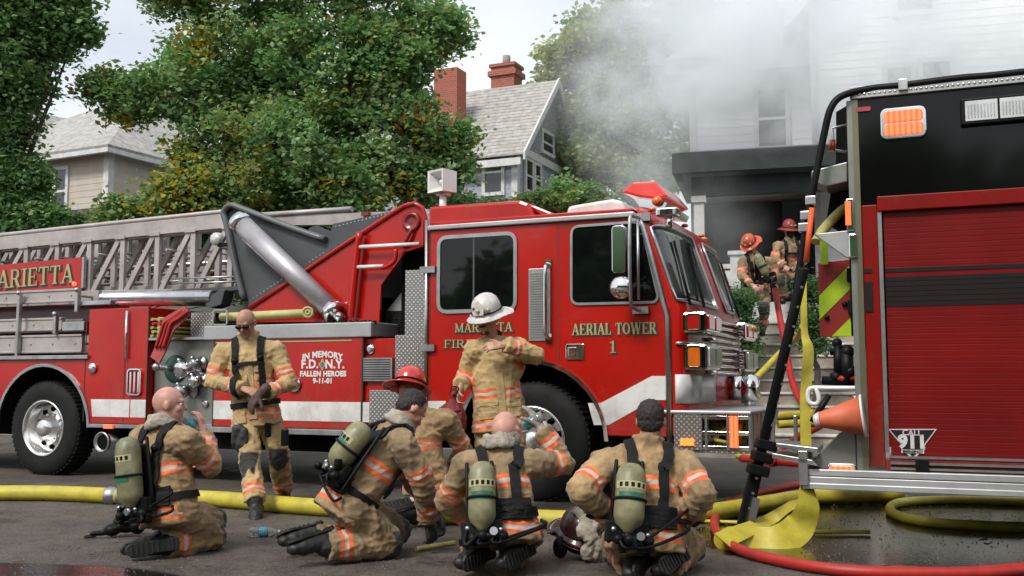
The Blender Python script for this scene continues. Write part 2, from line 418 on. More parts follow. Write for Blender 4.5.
# ================================================================== AERIAL TRUCK
W1 = 2.42
truck = empty('fire_truck', 'long red aerial tower fire truck with ladder and gold lettering behind the resting crew', 'fire truck', frame=T1)
P = T1.L
def UZ(*pts, v=0.): return [T1.L(x, y, v) for x, y in pts]
def wheel(parent, u, v, r=.53, w=.30, deep=True):
    t = MB()
    t.lathe([(.30, .02), (.30, .0), (.33, -.012), (r - .10, -.02), (r - .03, 0), (r, .03), (r, w - .03), (r - .04, w), (.30, w), (.30, .02)], (u, v, r), (0, 1, 0), 56, cap=False)
    for k in range(60):
        a = 2 * math.pi * k / 60; q = Matrix.Rotation(-a, 3, 'Y')
        t.box(Vector((u, v + w / 2, r)) + q @ Vector((0, 0, r + .002)), (.028, w * .86, .014), q)
    ty = t.build('tyre', rubber, None); 
    root = empty('wheel'); root.parent = parent; ty.parent = root
    m = MB(); m.lathe([(.315, .0), (.325, -.015), (.30, -.02), (.285, .03), (.275, .11), (.24, .135), (.17, .115), (.13, .10), (.12, .02), (.10, .0), (.095, -.03), (.05, -.045), (.002, -.047)], (u, v, r), (0, 1, 0), 48, cap=False)
    for k in range(10):
        a = 2 * math.pi * k / 10; c = Vector((u + .155 * math.cos(a), v + .08, r + .155 * math.sin(a)))
        m.cyl(c, c + Vector((0, .04, 0)), .014, n=6)
    rim = m.build('rim', rimm, root)
    h = MB()
    for k in range(10):
        a = 2 * math.pi * (k + .5) / 10; c = Vector((u + .215 * math.cos(a), v + .112, r + .215 * math.sin(a)))
        h.cyl(c, c + Vector((0, .03, 0)), .028, n=14)
    h.build('hand_hole', void, rim)
    return root
wheel(truck, -6.03, .02); wheel(truck, 0.0, .03)
wheel(truck, 0.0, W1 - .33); wheel(truck, -6.03, W1 - .33)
# chassis
m = MB(); m.bb(-9.4, 1.25, .42, W1 - .42, .42, 1.05); m.bb(-5.2, -.8, .25, W1 - .25, .5, .62); m.bb(-9.4, -.8, .42, W1 - .42, 1.05, 1.4)
m.bb(-4.6, -3.2, .12, .4, .36, .55); m.cyl((-4.8, .3, .42), (-1.2, .3, .42), .07)
m.build('chassis', void, truck)
def arch(cu, cz, r, a0, a1, k=18): return [(cu + r * math.cos(R(a0 + (a1 - a0) * i / k)), cz + r * math.sin(R(a0 + (a1 - a0) * i / k))) for i in range(k + 1)]
SILL = .60; SB = .675; ST = .866    # sill, stripe bottom, stripe top
# --- rear body
uA, uB = P(146, 400)[0], P(86, 400)[0]
zTop = P(125, 308)[1]; zMid = P(86, 359)[1]
def sidebody(u0, u1, top, cu, r, v0, v1):
    s = math.sqrt(r * r - (SILL - .53) ** 2); a = math.degrees(math.asin((SILL - .53) / r))
    return [(u0, SILL)] + arch(cu, .53, r, 180 - a, a) + [(u1, SILL)] + top
m = MB(); m.prism(sidebody(-9.4, uA, [(uA, zTop), (uB, zTop), (uB, zMid), (-9.4, zMid)], -6.03, .70, 0, .05), 0, .05)
m.bb(uA - .05, uA, .05, W1, SILL, zTop); m.bb(uB, uA - .05, .05, W1, zTop - .04, zTop); m.bb(-9.4, uA, W1 - .05, W1, SILL, zTop)
m.bb(uB, uB + .04, .05, W1 - .05, zMid, zTop - .04); m.bb(-9.4, uB, .05, W1 - .05, zMid - .04, zMid - .001)
m.build('rear_body', red, truck, bevel=.008)
m = MB(); m.prism(arch(-6.03, .53, .735, 178, 2) + arch(-6.03, .53, .70, 2, 178), -.02, .0); m.build('wheel_arch_trim', steel, truck)
m = MB(); m.prism(arch(-6.03, .53, .70, 175, 5) + arch(-6.03, .53, .69, 5, 175), .0, .4); m.build('wheel_well', void, truck)
m = MB(); m.bb(-9.4, uA, W1 - .05, W1 + .0, .5, .6)
m.build('far_sill', steel, truck)
# stripes
def stripe(poly, v=-.004): m = MB(); m.prism(poly, v, .0); return m.build('stripe', white, truck)
x0 = -6.03 + .76
stripe([(x0 + .0, SB), (uA - .23, SB), (uA - .23, ST), (x0 - .03, ST)]); stripe([(uA - .215, SB), (uA, SB), (uA, ST), (uA - .215, ST)])
uC, uD, uE = P(213, 400)[0], P(362, 400)[0], P(393, 400)[0]
stripe([(uC + .01, SB), (uD - .012, SB), (uD - .012, ST), (uC + .01, ST)]); stripe([(uD + .012, SB), (uE - .15, SB), (uE - .15, ST), (uD + .012, ST)])
# compartment seams and trims on rear body
m = MB()
for px in (125, 85.5): u = P(px, 360)[0]; m.bb(u - .006, u + .006, -.003, .001, SILL + .02, zTop - .02)
m.bb(uA - .006, uA + .006, -.003, .01, SILL, zTop); m.bb(uC - .006, uC + .012, -.003, .02, SILL, P(213, 338)[1]); m.bb(uD - .01, uD + .008, -.004, .002, SILL, P(362, 338)[1])
m.build('door_seam', shadow, truck)
u1, u2 = P(127, 310)[0], P(130, 310)[0]
m = MB(); m.cyl((u1 + .03, -.03, P(128, 311)[1]), (u1 + .03, -.03, P(128, 359)[1]), .014); m.build('grab_rail', chrome, truck)
m = MB(); m.bb(-6.03+.74, uA, -.03, .05, SILL - .045, SILL - .003); m.bb(-9.4, -6.03-.74, -.03, .05, SILL - .045, SILL - .003); m.bb(uC, -.9, -.03, .05, SILL - .06, SILL - .003); m.bb(-9.4, uB + .03, -.035, .04, zMid + .0, zMid + .045); m.build('sill_trim', steel, truck, bevel=.005)
# round light, rectangular handle light
c = P(93.5, 368); m = MB(); m.lathe([(.055, 0), (.06, -.02), (.05, -.035), (.01, -.04)], (c[0], 0, c[1]), (0, 1, 0), 24); m.build('side_light', chrome, truck)
a, b = P(130, 370), P(141, 394); m = MB(); frame_ring(m, rrect(a[0], b[0], b[1], a[1], .03), .015, -.03, 0); 
for k in range(3): u = a[0] + (b[0] - a[0]) * (k + .5) / 3; m.bb(u - .012, u + .012, -.02, -.001, b[1] + .02, a[1] - .02)
m.build('door_handle', chrome, truck)
a = P(107, 425.5); m = MB(); m.bb(a[0], a[0] + .13, -.05, -.03, SILL - .05, SILL - .01); m.build('marker_light', amber, truck)
# exhaust
c = P(103.5, 442); m = MB(); m.tube([(c[0], .6, c[1]), (c[0], .0, c[1])], [.085, .095], 20); m.lathe([(.11, 0), (.115, -.03), (.10, -.04), (.085, .0)], (c[0], 0, c[1]), (0, 1, 0), 26); e_ = m.build('exhaust_pipe', steel, truck)
m = MB(); m.cyl((c[0], -.012, c[1]), (c[0], .01, c[1]), .082); m.build('pipe_mouth', void, e_)
# --- shelf with ground ladders / beams at the rear
zS = P(40, 300)[1]
m = MB(); m.bb(-9.4, uB, .55, .6, zMid, zS); m.build('shelf_back', red_dark, truck)
for (ya, yb, xr, v) in ((290, 303, 78, .06), (318, 331, 62, .10), (335, 353, 82, .04)):
    zt, zb = P(40, ya, v)[1], P(40, yb, v)[1]; ur = P(xr, ya, v)[0]
    m = MB(); m.bb(-9.4, ur, v, v + .05, zb, zt); m.bb(-9.4, ur, v - .012, v, zt - .025, zt); m.bb(-9.4, ur, v - .012, v, zb, zb + .025); m.bb(-9.4, ur, v + .30, v + .35, zb, zt)
    k = ur - .1
    while k > -9.3: m.cyl((k, v + .05, (zt + zb) / 2), (k, v + .3, (zt + zb) / 2), .016, n=8); m.cyl((k, v - .012, (zt + zb) / 2), (k, v + .001, (zt + zb) / 2), .012, n=8); k -= .35
    m.build('ground_ladder', alu, truck, bevel=.004)
m = MB()
for px, ya, yb in ((20, 293, 357), (78, 290, 312), (56, 314, 334)):
    u, z1 = P(px, ya); z0 = P(px, yb)[1]; m.bb(u - .025, u + .02, -.02, .03, z0, z1); m.ball((u, -.02, z1), .03)
u, z = P(97, 303); m.bb(u - .28, u + .18, .02, .1, z - .02, z + .03); m.bb(P(62, 324)[0], P(84, 324)[0], .0, .1, P(62, 331)[1], P(62, 322)[1])
m.build('ladder_bracket', steel, truck, bevel=.006)
# --- pump panel
zP = P(180, 340)[1]; vP = .10
m = MB(); m.bb(uA + .012, uC - .006, vP, vP + .04, SILL, zP); m.bb(uA, uC, .05, W1 - .05, SILL - .02, SILL); pp = m.build('pump_panel', panelgrey, truck, bevel=.004)
m = MB(); m.bb(uA, uC, .0, .12, zP, zP + .03); m.bb(uA, uC, -.01, .11, SILL - .04, SILL + .02); m.build('panel_ledge', steel, truck, bevel=.004)
m = MB(); u0, z0 = P(188, 322); 
m.bb(P(184, 330)[0], P(206, 330)[0], .1, .14, zP + .03, P(190, 312)[1]); m.build('tread_panel', treadm, truck)
m = MB(); m.bb(uA, P(184, 330)[0], .5, .55, zP + .03, P(190, 310)[1]); m.build('crosslay_back', void, truck)
# discharges: capped elbows with green flap
def intake(px, py, r, dv=.22, mt=chrome, caps=True):
    u, z = P(px, py, vP); m = MB()
    m.lathe([(r * 1.5, 0), (r * 1.5, -.02), (r * .85, -.03), (r * .85, -dv * .5), (r * 1.1, -dv * .5), (r * 1.15, -dv * .62), (r * 1.15, -dv), (r * .9, -dv - .01), (.02, -dv - .012)], (u, vP, z), (.25, 1, .12), 24)
    for k in range(4):
        a = k * math.pi / 2 + .4; m.ball((u + r * 1.15 * math.cos(a) - .25 * dv * .8, vP - dv * .8, z + r * 1.15 * math.sin(a)), .022)
    return m.build('discharge_outlet', mt, pp)
intake(196, 368, .075); intake(204, 380, .055, .16); intake(193, 390, .06, .2, steel); intake(203, 363, .05, .14, steel)
u, z = P(176, 369, vP); m = MB(); m.lathe([(.15, 0), (.15, -.015), (.12, -.02), (.05, -.02)], (u, vP, z), (0, 1, 0), 30); gd = m.build('green_disc', mat('green_enamel', (.02, .10, .07), .3), pp)
m = MB(); m.cyl((u, vP, z), (u - .06, vP - .2, z + .02), .035); m.ball((u - .07, vP - .22, z + .02), .045); m.build('lever', steel, gd)
m = MB()
for gx, gy in ((160, 402), (170, 408), (206, 404)): u, z = P(gx, gy, vP); m.lathe([(.035, 0), (.04, -.02), (.03, -.025), (.005, -.022)], (u, vP, z), (0, 1, 0), 18)
m.build('gauge', steel, pp)
# crosslay hoses (folded) with colour stripes
cl = empty('crosslay_hose', 'folded yellow and red hose packed in the slot above the pump panel', 'hose', frame=T1)
m = MB(); mm = MB()
for k in range(5):
    z = zP + .05 + k * .045; tgt = mm if k == 3 else m
    tgt.tube([(P(150, 330)[0] + .02 * (k % 2), .02, z), (P(150, 330)[0] + .0, .5, z)], .022, 8, flat=.8); tgt.tube([(P(157, 330)[0] + .02, .0, z), (P(157, 330)[0] + .02, .5, z)], .024, 8); tgt.tube([(P(163, 330)[0] + .02, .01, z), (P(163, 330)[0], .5, z)], .022, 8)
m.build('hose_fold', oldhose, cl); mm.build('red_fold', redhose, cl)
rc = empty('hose_cover_strap', 'faded red vinyl cover hanging down over the pump panel edge', 'cover', frame=T1)
m = MB(); pts = [P(190, 311, -.03), P(180, 318, -.05), P(170, 324, -.08), P(166, 334, -.1), P(162, 348, -.1), P(158, 360, -.08)]
m.ribbon([(p[0], -.06 - .01 * i, p[1]) for i, p in enumerate(pts)], [.12, .16, .2, .17, .15, .14], .02, (0, -1, 0)); 
m.build('vinyl_flap', mat('faded_red_vinyl', (.42, .07, .07), .5, bump=(14, .5, .02)), rc)
m = MB()
for dx, rr in ((-.05, .018), (.0, .016), (.05, .02)): m.tube(spline([(p[0] + dx, -.10 - .01 * i, p[1]) for i, p in enumerate(pts[:5])], 5), rr, 8)
m.build('vinyl_roll', redhose, rc)
# --- mid body with memorial door
zD = P(290, 338)[1]
m = MB(); m.bb(uC, uD, 0, .05, SILL, zD); m.bb(uC, uC + .05, .05, W1, SILL, zD); m.bb(uC + .05, uE, W1 - .05, W1, SILL, zD); m.build('mid_body', red, truck, bevel=.008)
m = MB(); a, b = P(216, 343), P(352, 341); m.bb(a[0], b[0], -.006, 0, a[1] - .004, a[1] + .008); m.build('pinstripe', gold, truck)
m = MB(); m.bb(uD, uE, .04, .09, SILL, zD - .02); m.build('step_body', red, truck, bevel=.006)
a, b = P(364, 358, .04), P(394, 381, .04); m = MB(); m.bb(a[0], b[0], .0, .04, b[1], a[1]); 
gr = m.build('vent_grille', steel, truck)
m = MB()
for k in range(9): z = b[1] + .02 + (a[1] - b[1] - .04) * k / 8; m.bb(a[0] + .02, b[0] - .02, -.006, .0, z - .004, z + .004)
m.build('louvre', void, gr)
c = P(370, 349, .04); m = MB(); m.lathe([(.05, 0), (.055, -.015), (.02, -.02)], (c[0], .04, c[1]), (0, 1, 0), 22); m.build('socket', chrome, truck)
c = P(292, 384); 
for cc in (P(295, 384),): m = MB(); m.lathe([(.075, 0), (.08, -.025), (.06, -.04), (.01, -.045)], (cc[0], 0, cc[1]), (0, 1, 0), 26); m.build('side_light', chrome, truck)
# diamond plate beside the cab, and the step
uF = P(424, 400)[0]
m = MB(); m.bb(uE + .005, uF, .02, .06, P(400, 420)[1], P(400, 335)[1]); m.bb(P(404, 300)[0], uF, .02, .06, P(400, 335)[1], P(410, 270)[1]); m.bb(P(372, 400)[0], P(393, 400)[0] + .3, -.05, -.02, P(372, 425)[1], P(372, 390)[1]); m.bb(P(372, 400)[0], uF, -.05, .3, P(372, 425)[1] - .04, P(372, 425)[1])
m.build('tread_plate', treadm, truck, bevel=.004)
m = MB(); m.prism(UZ((386, 332), (386, 312), (405, 288), (405, 332), v=.5), .5, .9); m.build('engine_cover', lightgrey, truck)
# deck
m = MB(); zk = P(290, 322)[1]; m.bb(P(205, 330)[0], P(372, 330)[0], -.01, W1, zD, zk - .02); m.bb(P(205, 330)[0], P(372, 330)[0], -.02, .0, zD - .005, zk - .02); m.build('deck', lightgrey, truck, bevel=.01)
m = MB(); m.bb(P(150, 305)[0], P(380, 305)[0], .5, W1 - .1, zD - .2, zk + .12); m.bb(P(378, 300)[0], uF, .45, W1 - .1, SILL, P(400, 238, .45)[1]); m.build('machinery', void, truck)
# clamps on the deck
m = MB()
for px in (347, 354, 362, 367): u, z = P(px, 324); m.ball((u, .05, z + .01), .035); m.cyl((u - .05, .04, z), (u + .06, .07, z + .02), .02)
m.build('deck_fitting', black, truck)
m = MB(); a, b = P(212, 324), P(225, 313); frame_ring(m, rrect(a[0], b[0], a[1], b[1] + .03, .01, 1), .015, .02, .04); m.build('deck_rail', steel, truck)
# rolled hose on deck
hr = empty('rolled_hose', 'pale yellow flattened hose lying rolled on the grey truck deck', 'hose', frame=T1)
a, b = T1.V(222, 317, .15), T1.V(310, 313, .15); m = MB(); m.tube([a, (a + b) / 2, b], .052, 14, flat=.85)
m.lathe([(.02, -.06), (.06, -.055), (.06, .05), (.045, .06), (.042, .045), (.03, .045), (.028, .06), (.012, .06), (.01, .04)], b - Vector((.02, .0, -.005)), (.5, -1, 0), 24)
m.build('hose_roll', mat('pale_hose', (.52, .49, .2), .6, bump=(50, .2)), hr)
# --- turntable: red pedestal, grey boom root, cylinder
vR = .30
tri = UZ((250, 310), (300, 277), (340, 250), (392, 216), (405, 208), (415, 206), (422, 210), (424, 220), (424, 246), (405, 252), (392, 270), (381, 285), (379, 322), (250, 322), v=vR)
m = MB(); m.prism(tri, vR, vR + .03); m.prism(tri, W1 - vR - .03, W1 - vR)
m.build('turret_plate', red, truck)
rim_ = UZ((250, 308), (300, 275), (340, 248), (392, 214), (405, 206), (415, 203.5), (423, 208), (426, 218), (426, 246), v=vR)
m = MB(); m.tube([(p[0], vR - .01, p[1]) for p in rim_], .024, 8); m.tube([(p[0], W1 - vR, p[1]) for p in rim_], .024, 8); m.build('turret_rim', red, truck)
c = P(412, 222, vR); m = MB(); m.lathe([(.10, 0), (.10, -.02), (.07, -.03), (.06, -.01), (.02, -.02)], (c[0], vR, c[1]), (0, 1, 0), 26); m.tube(spline([(c[0] + .02, vR - .04, c[1] - .08), (c[0] - .02, vR - .05, c[1] - .16), (c[0] - .08, vR - .03, c[1] - .25)], 4), .02, 8); m.build('pivot_pin', red_dark, truck)
m = MB(); m.tube(spline([(p[0], vR - .08, p[1]) for p in UZ((364, 233), (361, 260), (357, 300), (355, 318), v=vR)], 4), .035, 10)
m.tube(spline([(p[0], vR - .08, p[1]) for p in UZ((400, 250), (399, 261), (392, 267), (386, 268), v=vR)], 4), .022, 8); hrn = m.build('handrail', red, truck)
m = MB()
for a, b in (((364, 248), (424, 245)), ((361, 268), (388, 267))): A, B = UZ(a, b, v=vR); m.cyl((A[0], vR - .085, A[1]), (B[0], vR - .085, B[1]), .020)
m.build('rung', white, hrn)
vG = .42
gp = UZ((224, 214), (228, 208), (236, 206), (242, 209), (327, 242), (333, 224), (397, 210), (402, 206), (330, 256), (256, 303), (248, 307), (242, 280), (233, 240), v=vG)
m = MB(); m.prism(gp, vG, vG + .03); m.prism(gp, W1 - vG - .03, W1 - vG)
m.bb(P(250, 290, vG)[0], P(385, 290, vG)[0], vG + .03, W1 - vG - .03, P(250, 302, vG)[1], P(300, 235, vG)[1] - .05); m.build('boom_root', greymetal, truck)
m = MB(); m.tube(spline([(p[0], vG - .03, p[1]) for p in UZ((246, 300), (238, 268), (229, 226), (226, 213), (233, 206), (246, 210), (290, 227), (327, 240), v=vG)], 5), .045, 10, flat=.8); m.build('boom_root_rim', mat('grey_rim_paint', (.12, .125, .13), .4, .2), truck)
for k in range(18):
    pass
m = MB(); 
for k in range(22): u, z = P(250 + k * 3.5, 303 - k * 2.25 - 3, vG); m.cyl((u, vG - .004, z), (u, vG + .001, z), .008, n=6); 
for k in range(16): u, z = P(336 + k * 3.8, 225 - k * .95 + 1.5, vG); m.cyl((u, vG - .004, z), (u, vG + .001, z), .009, n=6)
m.build('rivet_row', steel, truck)
vC = .22
a, b = T1.V(240, 222, vC), T1.V(334, 312, vC); m = MB(); m.cyl(a, b, .105, n=32); d = (b - a).normalized(); cy = m.build('lift_cylinder', mat('satin_cylinder_metal', (.50, .48, .51), .42, .65), truck)
m = MB(); m.cyl(a - d * .04, a + d * .05, .118, n=32); m.cyl(b - d * .06, b + d * .03, .118, n=32); m.cyl(b, b + d * .12, .05); m.build('gland_ring', chrome, cy)
m = MB(); A, B = T1.V(243, 239, vC), T1.V(322, 312, vC); m.tube(spline([A, (A + B) / 2, B], 4), .018, 8); m.build('hydraulic_line', steel, truck)
# --- the ladder boom
def xtruss(v, dz, top, rail, bot, ofs, name, mt, uL=-10.4, uR=None):
    """truss side in plane v"""
    uR = uR if uR is not None else P(236, 250, v)[0]
    tA, tB = T1.L(0, 237, v), T1.L(230, 213, v); s = (tB[1] - tA[1]) / (tB[0] - tA[0])
    Zt = lambda u: tA[1] + s * (u - tA[0]) + dz
    bA, bB = T1.L(0, 296, v), T1.L(215, 292, v); sb = (bB[1] - bA[1]) / (bB[0] - bA[0]); Zb = lambda u: bA[1] + sb * (u - bA[0]) + bot
    m = MB(); m.prism([(uL, Zt(uL) - rail), (uR, Zt(uR) - rail), (uR, Zt(uR)), (uL, Zt(uL))], v, v + .07)
    m.cyl((uL, v + .03, Zt(uL) + .03), (uR, v + .03, Zt(uR) + .03), .028)
    sp = .535; u = P(229, 250, v)[0] + ofs
    while u > uL + .6:
        m.prism([(u - .035, Zb(u)), (u + .035, Zb(u)), (u + .035, Zt(u) - rail), (u - .035, Zt(u) - rail)], v + .012, v + .062)
        p, q = Vector((u - sp + .05, Zb(u - sp))), Vector((u - .06, Zt(u) - rail)); n = Vector((-(q - p).y, (q - p).x)).normalized() * .033
        m.prism([tuple(p + n), tuple(p - n), tuple(q - n), tuple(q + n)], v + .016, v + .058)
        m.bb(u - .11, u + .05, v - .008, v + .0, Zt(u) - rail - .015, Zt(u) - rail + .035)
        u -= sp
    m.prism([(uL, Zb(uL) - .02), (uR, Zb(uR) - .02), (uR, Zb(uR) + .045), (uL, Zb(uL) + .045)], v + .004, v + .066)
    return m.build(name, mt, truck, bevel=.004)
xtruss(.60, 0, 0, .165, 0, 0, 'ladder_truss', alu)
xtruss(.80, -.10, 0, .10, .05, -.18, 'ladder_truss', alu)
xtruss(W1 - .85, -.10, 0, .10, .05, -.1, 'ladder_truss', alu)
xtruss(W1 - .67, 0, 0, .165, 0, 0, 'ladder_truss', alu)
m = MB(); u = P(229, 250, .6)[0]
while u > -10.2: m.cyl((u, .87, 2.12), (u, W1 - .86, 2.12), .022, n=8); m.cyl((u - .27, .67, 2.6), (u - .27, W1 - .67, 2.6), .016, n=8); u -= .355
m.build('rungs', alu, truck)
m = MB()
for k in range(4):
    z = 2.15 + k * .12; m.cyl((-10.3, 1.0 + k * .12, z), (-2.6, 1.0 + k * .12, z), .02 + .012 * (k % 2), n=8)
m.build('service_lines', steel, truck)
a, b = T1.V(-60, 300.5, .45), T1.V(214, 298, .45); m = MB(); m.cyl(a, b, .088, n=24); m.build('water_pipe', mat('pipe_metal', (.6, .6, .64), .22, .9), truck)
m = MB(); m.prism(UZ((206, 306), (212, 296), (222, 289), (226, 290), (222, 305), (212, 308), v=.40), .38, .55); m.bb(P(170, 290, .5)[0], P(240, 290, .5)[0], .53, .59, P(170, 293, .5)[1], P(170, 289, .5)[1]); m.build('pipe_bracket', greymetal, truck, bevel=.008)
for yy in (277.5, 282.5): a, b = T1.V(172, yy + 1, .5), T1.V(240, yy - 1, .5); m = MB(); m.cyl(a, b, .011, n=8); m.build('conduit', steel, truck)
c = T1.V(216, 239, .5); m = MB(); m.lathe([(.03, .06), (.06, .04), (.075, 0), (.07, -.02), (.01, -.03)], c, (0, 1, 0), 22); m.ball(c + Vector((0, .03, .02)), (.07, .06, .06)); m.build('spot_light', clearlens, truck)
m = MB(); c = T1.V(218, 245, .5); m.bb(c.x - .01, c.x + .13, c.y - .0, c.y + .03, c.z - .02, c.z + .02); m.build('lamp_bracket', black, truck)
# upper fly sections seen above the turret
m = MB(); a, b = T1.V(240, 216.5, .9), T1.V(352, 209, .9); m.cyl(a, b, .03); a2, b2 = T1.V(240, 223, .9), T1.V(396, 213, .9); m.prism([(a2.x, a2.z - .03), (b2.x, b2.z - .12), (b2.x, b2.z + .02), (a2.x, a2.z + .07)], .9, .98); m.build('fly_section', alu, truck)
a = T1.V(361, 214, .85); m = MB(); m.bb(a.x, a.x + .09, .85, .9, a.z - .02, a.z + .02); m.build('reflector', red_dark, truck)
# name board on the boom
vs = .56; A, B = P(0, 265, vs), P(83, 257, vs); C_, D_ = P(83, 288, vs), P(0, 296 - 1.5, vs)
sl = (B[1] - A[1]) / (B[0] - A[0]); h = B[1] - C_[1]; uL = B[0] - 2.02
m = MB(); m.prism([(uL, B[1] - 2.02 * sl - h), (B[0], C_[1]), (B[0], B[1]), (uL, B[1] - 2.02 * sl)], vs, vs + .03); sgn = m.build('name_board', red, truck)
L_ = serif_len('MARIETTA', h * .60, 1.16); g0 = B[0] - .13 - L_; zz = C_[1] + h * .20 - (B[0] - g0) * sl
m = MB(); serif(m, 'MARIETTA', g0 + .012, zz - .012, h * .60, vs - .0015, .002, 1.16, shear=sl, grow=.012); m.build('letter_shadow', shadow, sgn)
m = MB(); serif(m, 'MARIETTA', g0, zz, h * .60, vs - .0065, .003, 1.16, shear=sl); m.build('lettering', gold, sgn)
m = MB(); m.prism([(B[0], C_[1]), (B[0] + .03, C_[1]), (B[0] + .03, B[1]), (B[0], B[1])], vs - .01, vs + .03); m.build('board_edge', steel, sgn)
u, z = P(75, 284, vs); m = MB(); m.lathe([(.028, 0), (.03, -.02), (.01, -.04)], (u, vs, z), (0, 1, 0), 16); m.build('marker_light', amber, sgn)
# memorial lettering
def curved_text(txt, size, cu, cz, sag, name, mt, v=-.004, bold=.004, parent=truck, sp=1.05, wx=1.):
    me = text_mesh(txt, size, .0015, bold, sp); xs = [w.co.x for w in me.vertices]; hw = max(xs)
    for w in me.vertices:
        x, y, zt = w.co; t = x / hw; x *= wx
        w.co = (cu + x, v - zt, cz + y - sag * t * t)
    return link_mesh(name, me, mt, parent)
for txt, px, py, sz, sag in (('IN MEMORY', 322.5, 354.5, .085, .035), ('F.D.', 310, 364.5, .12, 0), ('N.Y.', 335, 364.5, .12, 0), ('FALLEN HEROES', 323, 374, .072, 0), ('9-11-01', 323, 381, .07, 0)):
    u, z = P(px, py); curved_text(txt, sz, u, z, sag, 'memorial_lettering', white, bold=.004 if sz > .1 else .0035)
u, z = P(322.5, 364.5); m = MB(); m.prism([(u + math.cos(q) * .035 * (1 + .25 * math.cos(4 * q)), z + math.sin(q) * .045 * (1 + .25 * math.cos(4 * q))) for q in [2 * math.pi * k / 24 for k in range(24)]], -.005, 0); bd = m.build('crest', gold, truck)
m = MB(); m.prism([(u + math.cos(q) * .02, z + math.sin(q) * .024) for q in [2 * math.pi * k / 16 for k in range(16)]], -.008, -.005); m.build('crest_centre', mat('crest_blue', (.08, .14, .2), .4), bd)
# ================================================================== cab
zR = 2.50; uc0, uc1 = 1.29, 1.03
def ring(z, a, off=0.):
    t = min(1, max(0, (z - 1.70) / (2.46 - 1.70))); uc = uc0 + (uc1 - uc0) * t; du = .19
    if z > 2.46: k = (z - 2.46) / .16; uc -= .10 * k * k; 
    e = .55; s, c = math.sin(a), math.cos(a)
    hw = W1 / 2 + off
    return Vector((uc + (du + off) * abs(c) ** e, W1 / 2 + hw * (1 if s > 0 else -1) * abs(s) ** e, z))
NA = 36; angs = [-math.pi / 2 + math.pi * i / NA for i in range(NA + 1)]
angs = sorted(set([math.copysign(abs(math.sin(a)) ** 1.6, a) * math.pi / 2 for a in angs]))
zs = [.62, .9, 1.2, 1.45, 1.70, 1.9, 2.1, 2.3, 2.46, 2.52, 2.57, 2.60]
b = bmesh.new(); rows = []
for z in zs:
    ins = 0 if z <= 2.46 else -.10 * ((z - 2.46) / .14) ** 2
    row = [b.verts.new(ring(z, a, ins)) for a in angs]; rows.append(row)
for A, B in zip(rows, rows[1:]):
    for i in range(len(angs) - 1): b.faces.new((A[i], A[i + 1], B[i + 1], B[i])).smooth = True
b.faces.new([v for v in rows[-1]])
bmesh.ops.recalc_face_normals(b, faces=b.faces)
cabm = MB(); cabm.b.free(); cabm.b = b
# sides with arch
s = [(-1.07, SILL)] + arch(0, .53, .70, 174.2, 5.8) + [(uc0, SILL), (uc0, 1.70), (uc1, 2.46), (uc1 - .03, zR), (-1.07, zR)]
cabm.prism(s, 0, .05); cabm.prism(s, W1 - .05, W1); cabm.bb(-1.07, -1.02, .05, W1 - .05, SILL, zR - .01)
cabm.prism([(-1.07, zR), (.95, zR), (.95, zR + .09), (-1.07, zR + .09)], .04, W1 - .04)
cab = cabm.build('cab', red, truck, bevel=.01)
for v0 in (.0, W1 - .4):
    m = MB(); m.prism(arch(0, .53, .70, 175, 5) + arch(0, .53, .69, 5, 175), v0, v0 + .4); m.build('wheel_well', void, truck)
m = MB(); m.bb(-.95, 1.1, .1, W1 - .1, 1.25, 1.4); m.build('cab_floor', void, cab)
m = MB(); m.prism(arch(0, .53, .735, 178, 2) + arch(0, .53, .70, 2, 178), -.03, .0); m.build('wheel_arch_trim', chrome, truck)
# roof fittings
m = MB(); A, B = P(429, 229), P(640, 214); m.prism([(A[0], zR - .0), (uc1 - .04, zR - .0), (uc1 - .04, zR + .045), (A[0], zR + .045)], -.035, .02); m.build('drip_rail', lightgrey, cab, bevel=.01)
q = UZ((428, 229), (428, 209), (432, 206), (520, 200), (528, 203), (534, 214), (537, 221), v=.06)
q[-1] = (q[-1][0], zR + .05); q[0] = (q[0][0], zR + .05)
m = MB(); m.prism(q, .06, W1 - .06); m.build('raised_roof', red, cab, bevel=.03)
m = MB(); q = [(P(537, 215)[0], zR + .08), (P(552, 215)[0], zR + .09), (P(530, 207)[0], zR + .19), (P(520, 205)[0], zR + .21)]; m.prism(q, .1, W1 - .1); m.build('roof_step', red, cab, bevel=.02)
a = T1.V(563, 211, .7); b_ = T1.V(632, 198, .7); m = MB(); m.prism([(a.x, zR + .09), (b_.x, zR + .09), (b_.x - .10, b_.z - .02), (b_.x - .2, b_.z + .01), (a.x + .05, b_.z - .03)], .7, 1.6); m.build('roof_air_unit', mat('off_white_plastic', (.66, .64, .62), .4), cab, bevel=.03)
a = T1.V(491, 201, .6); m = MB(); m.lathe([(.16, 0), (.165, .03), (.15, .035), (.15, .06), (.155, .065), (.14, .09), (.05, .10)], (a.x, .6, zR + .20), (0, 0, 1), 28); m.build('roof_vent', chrome, cab)
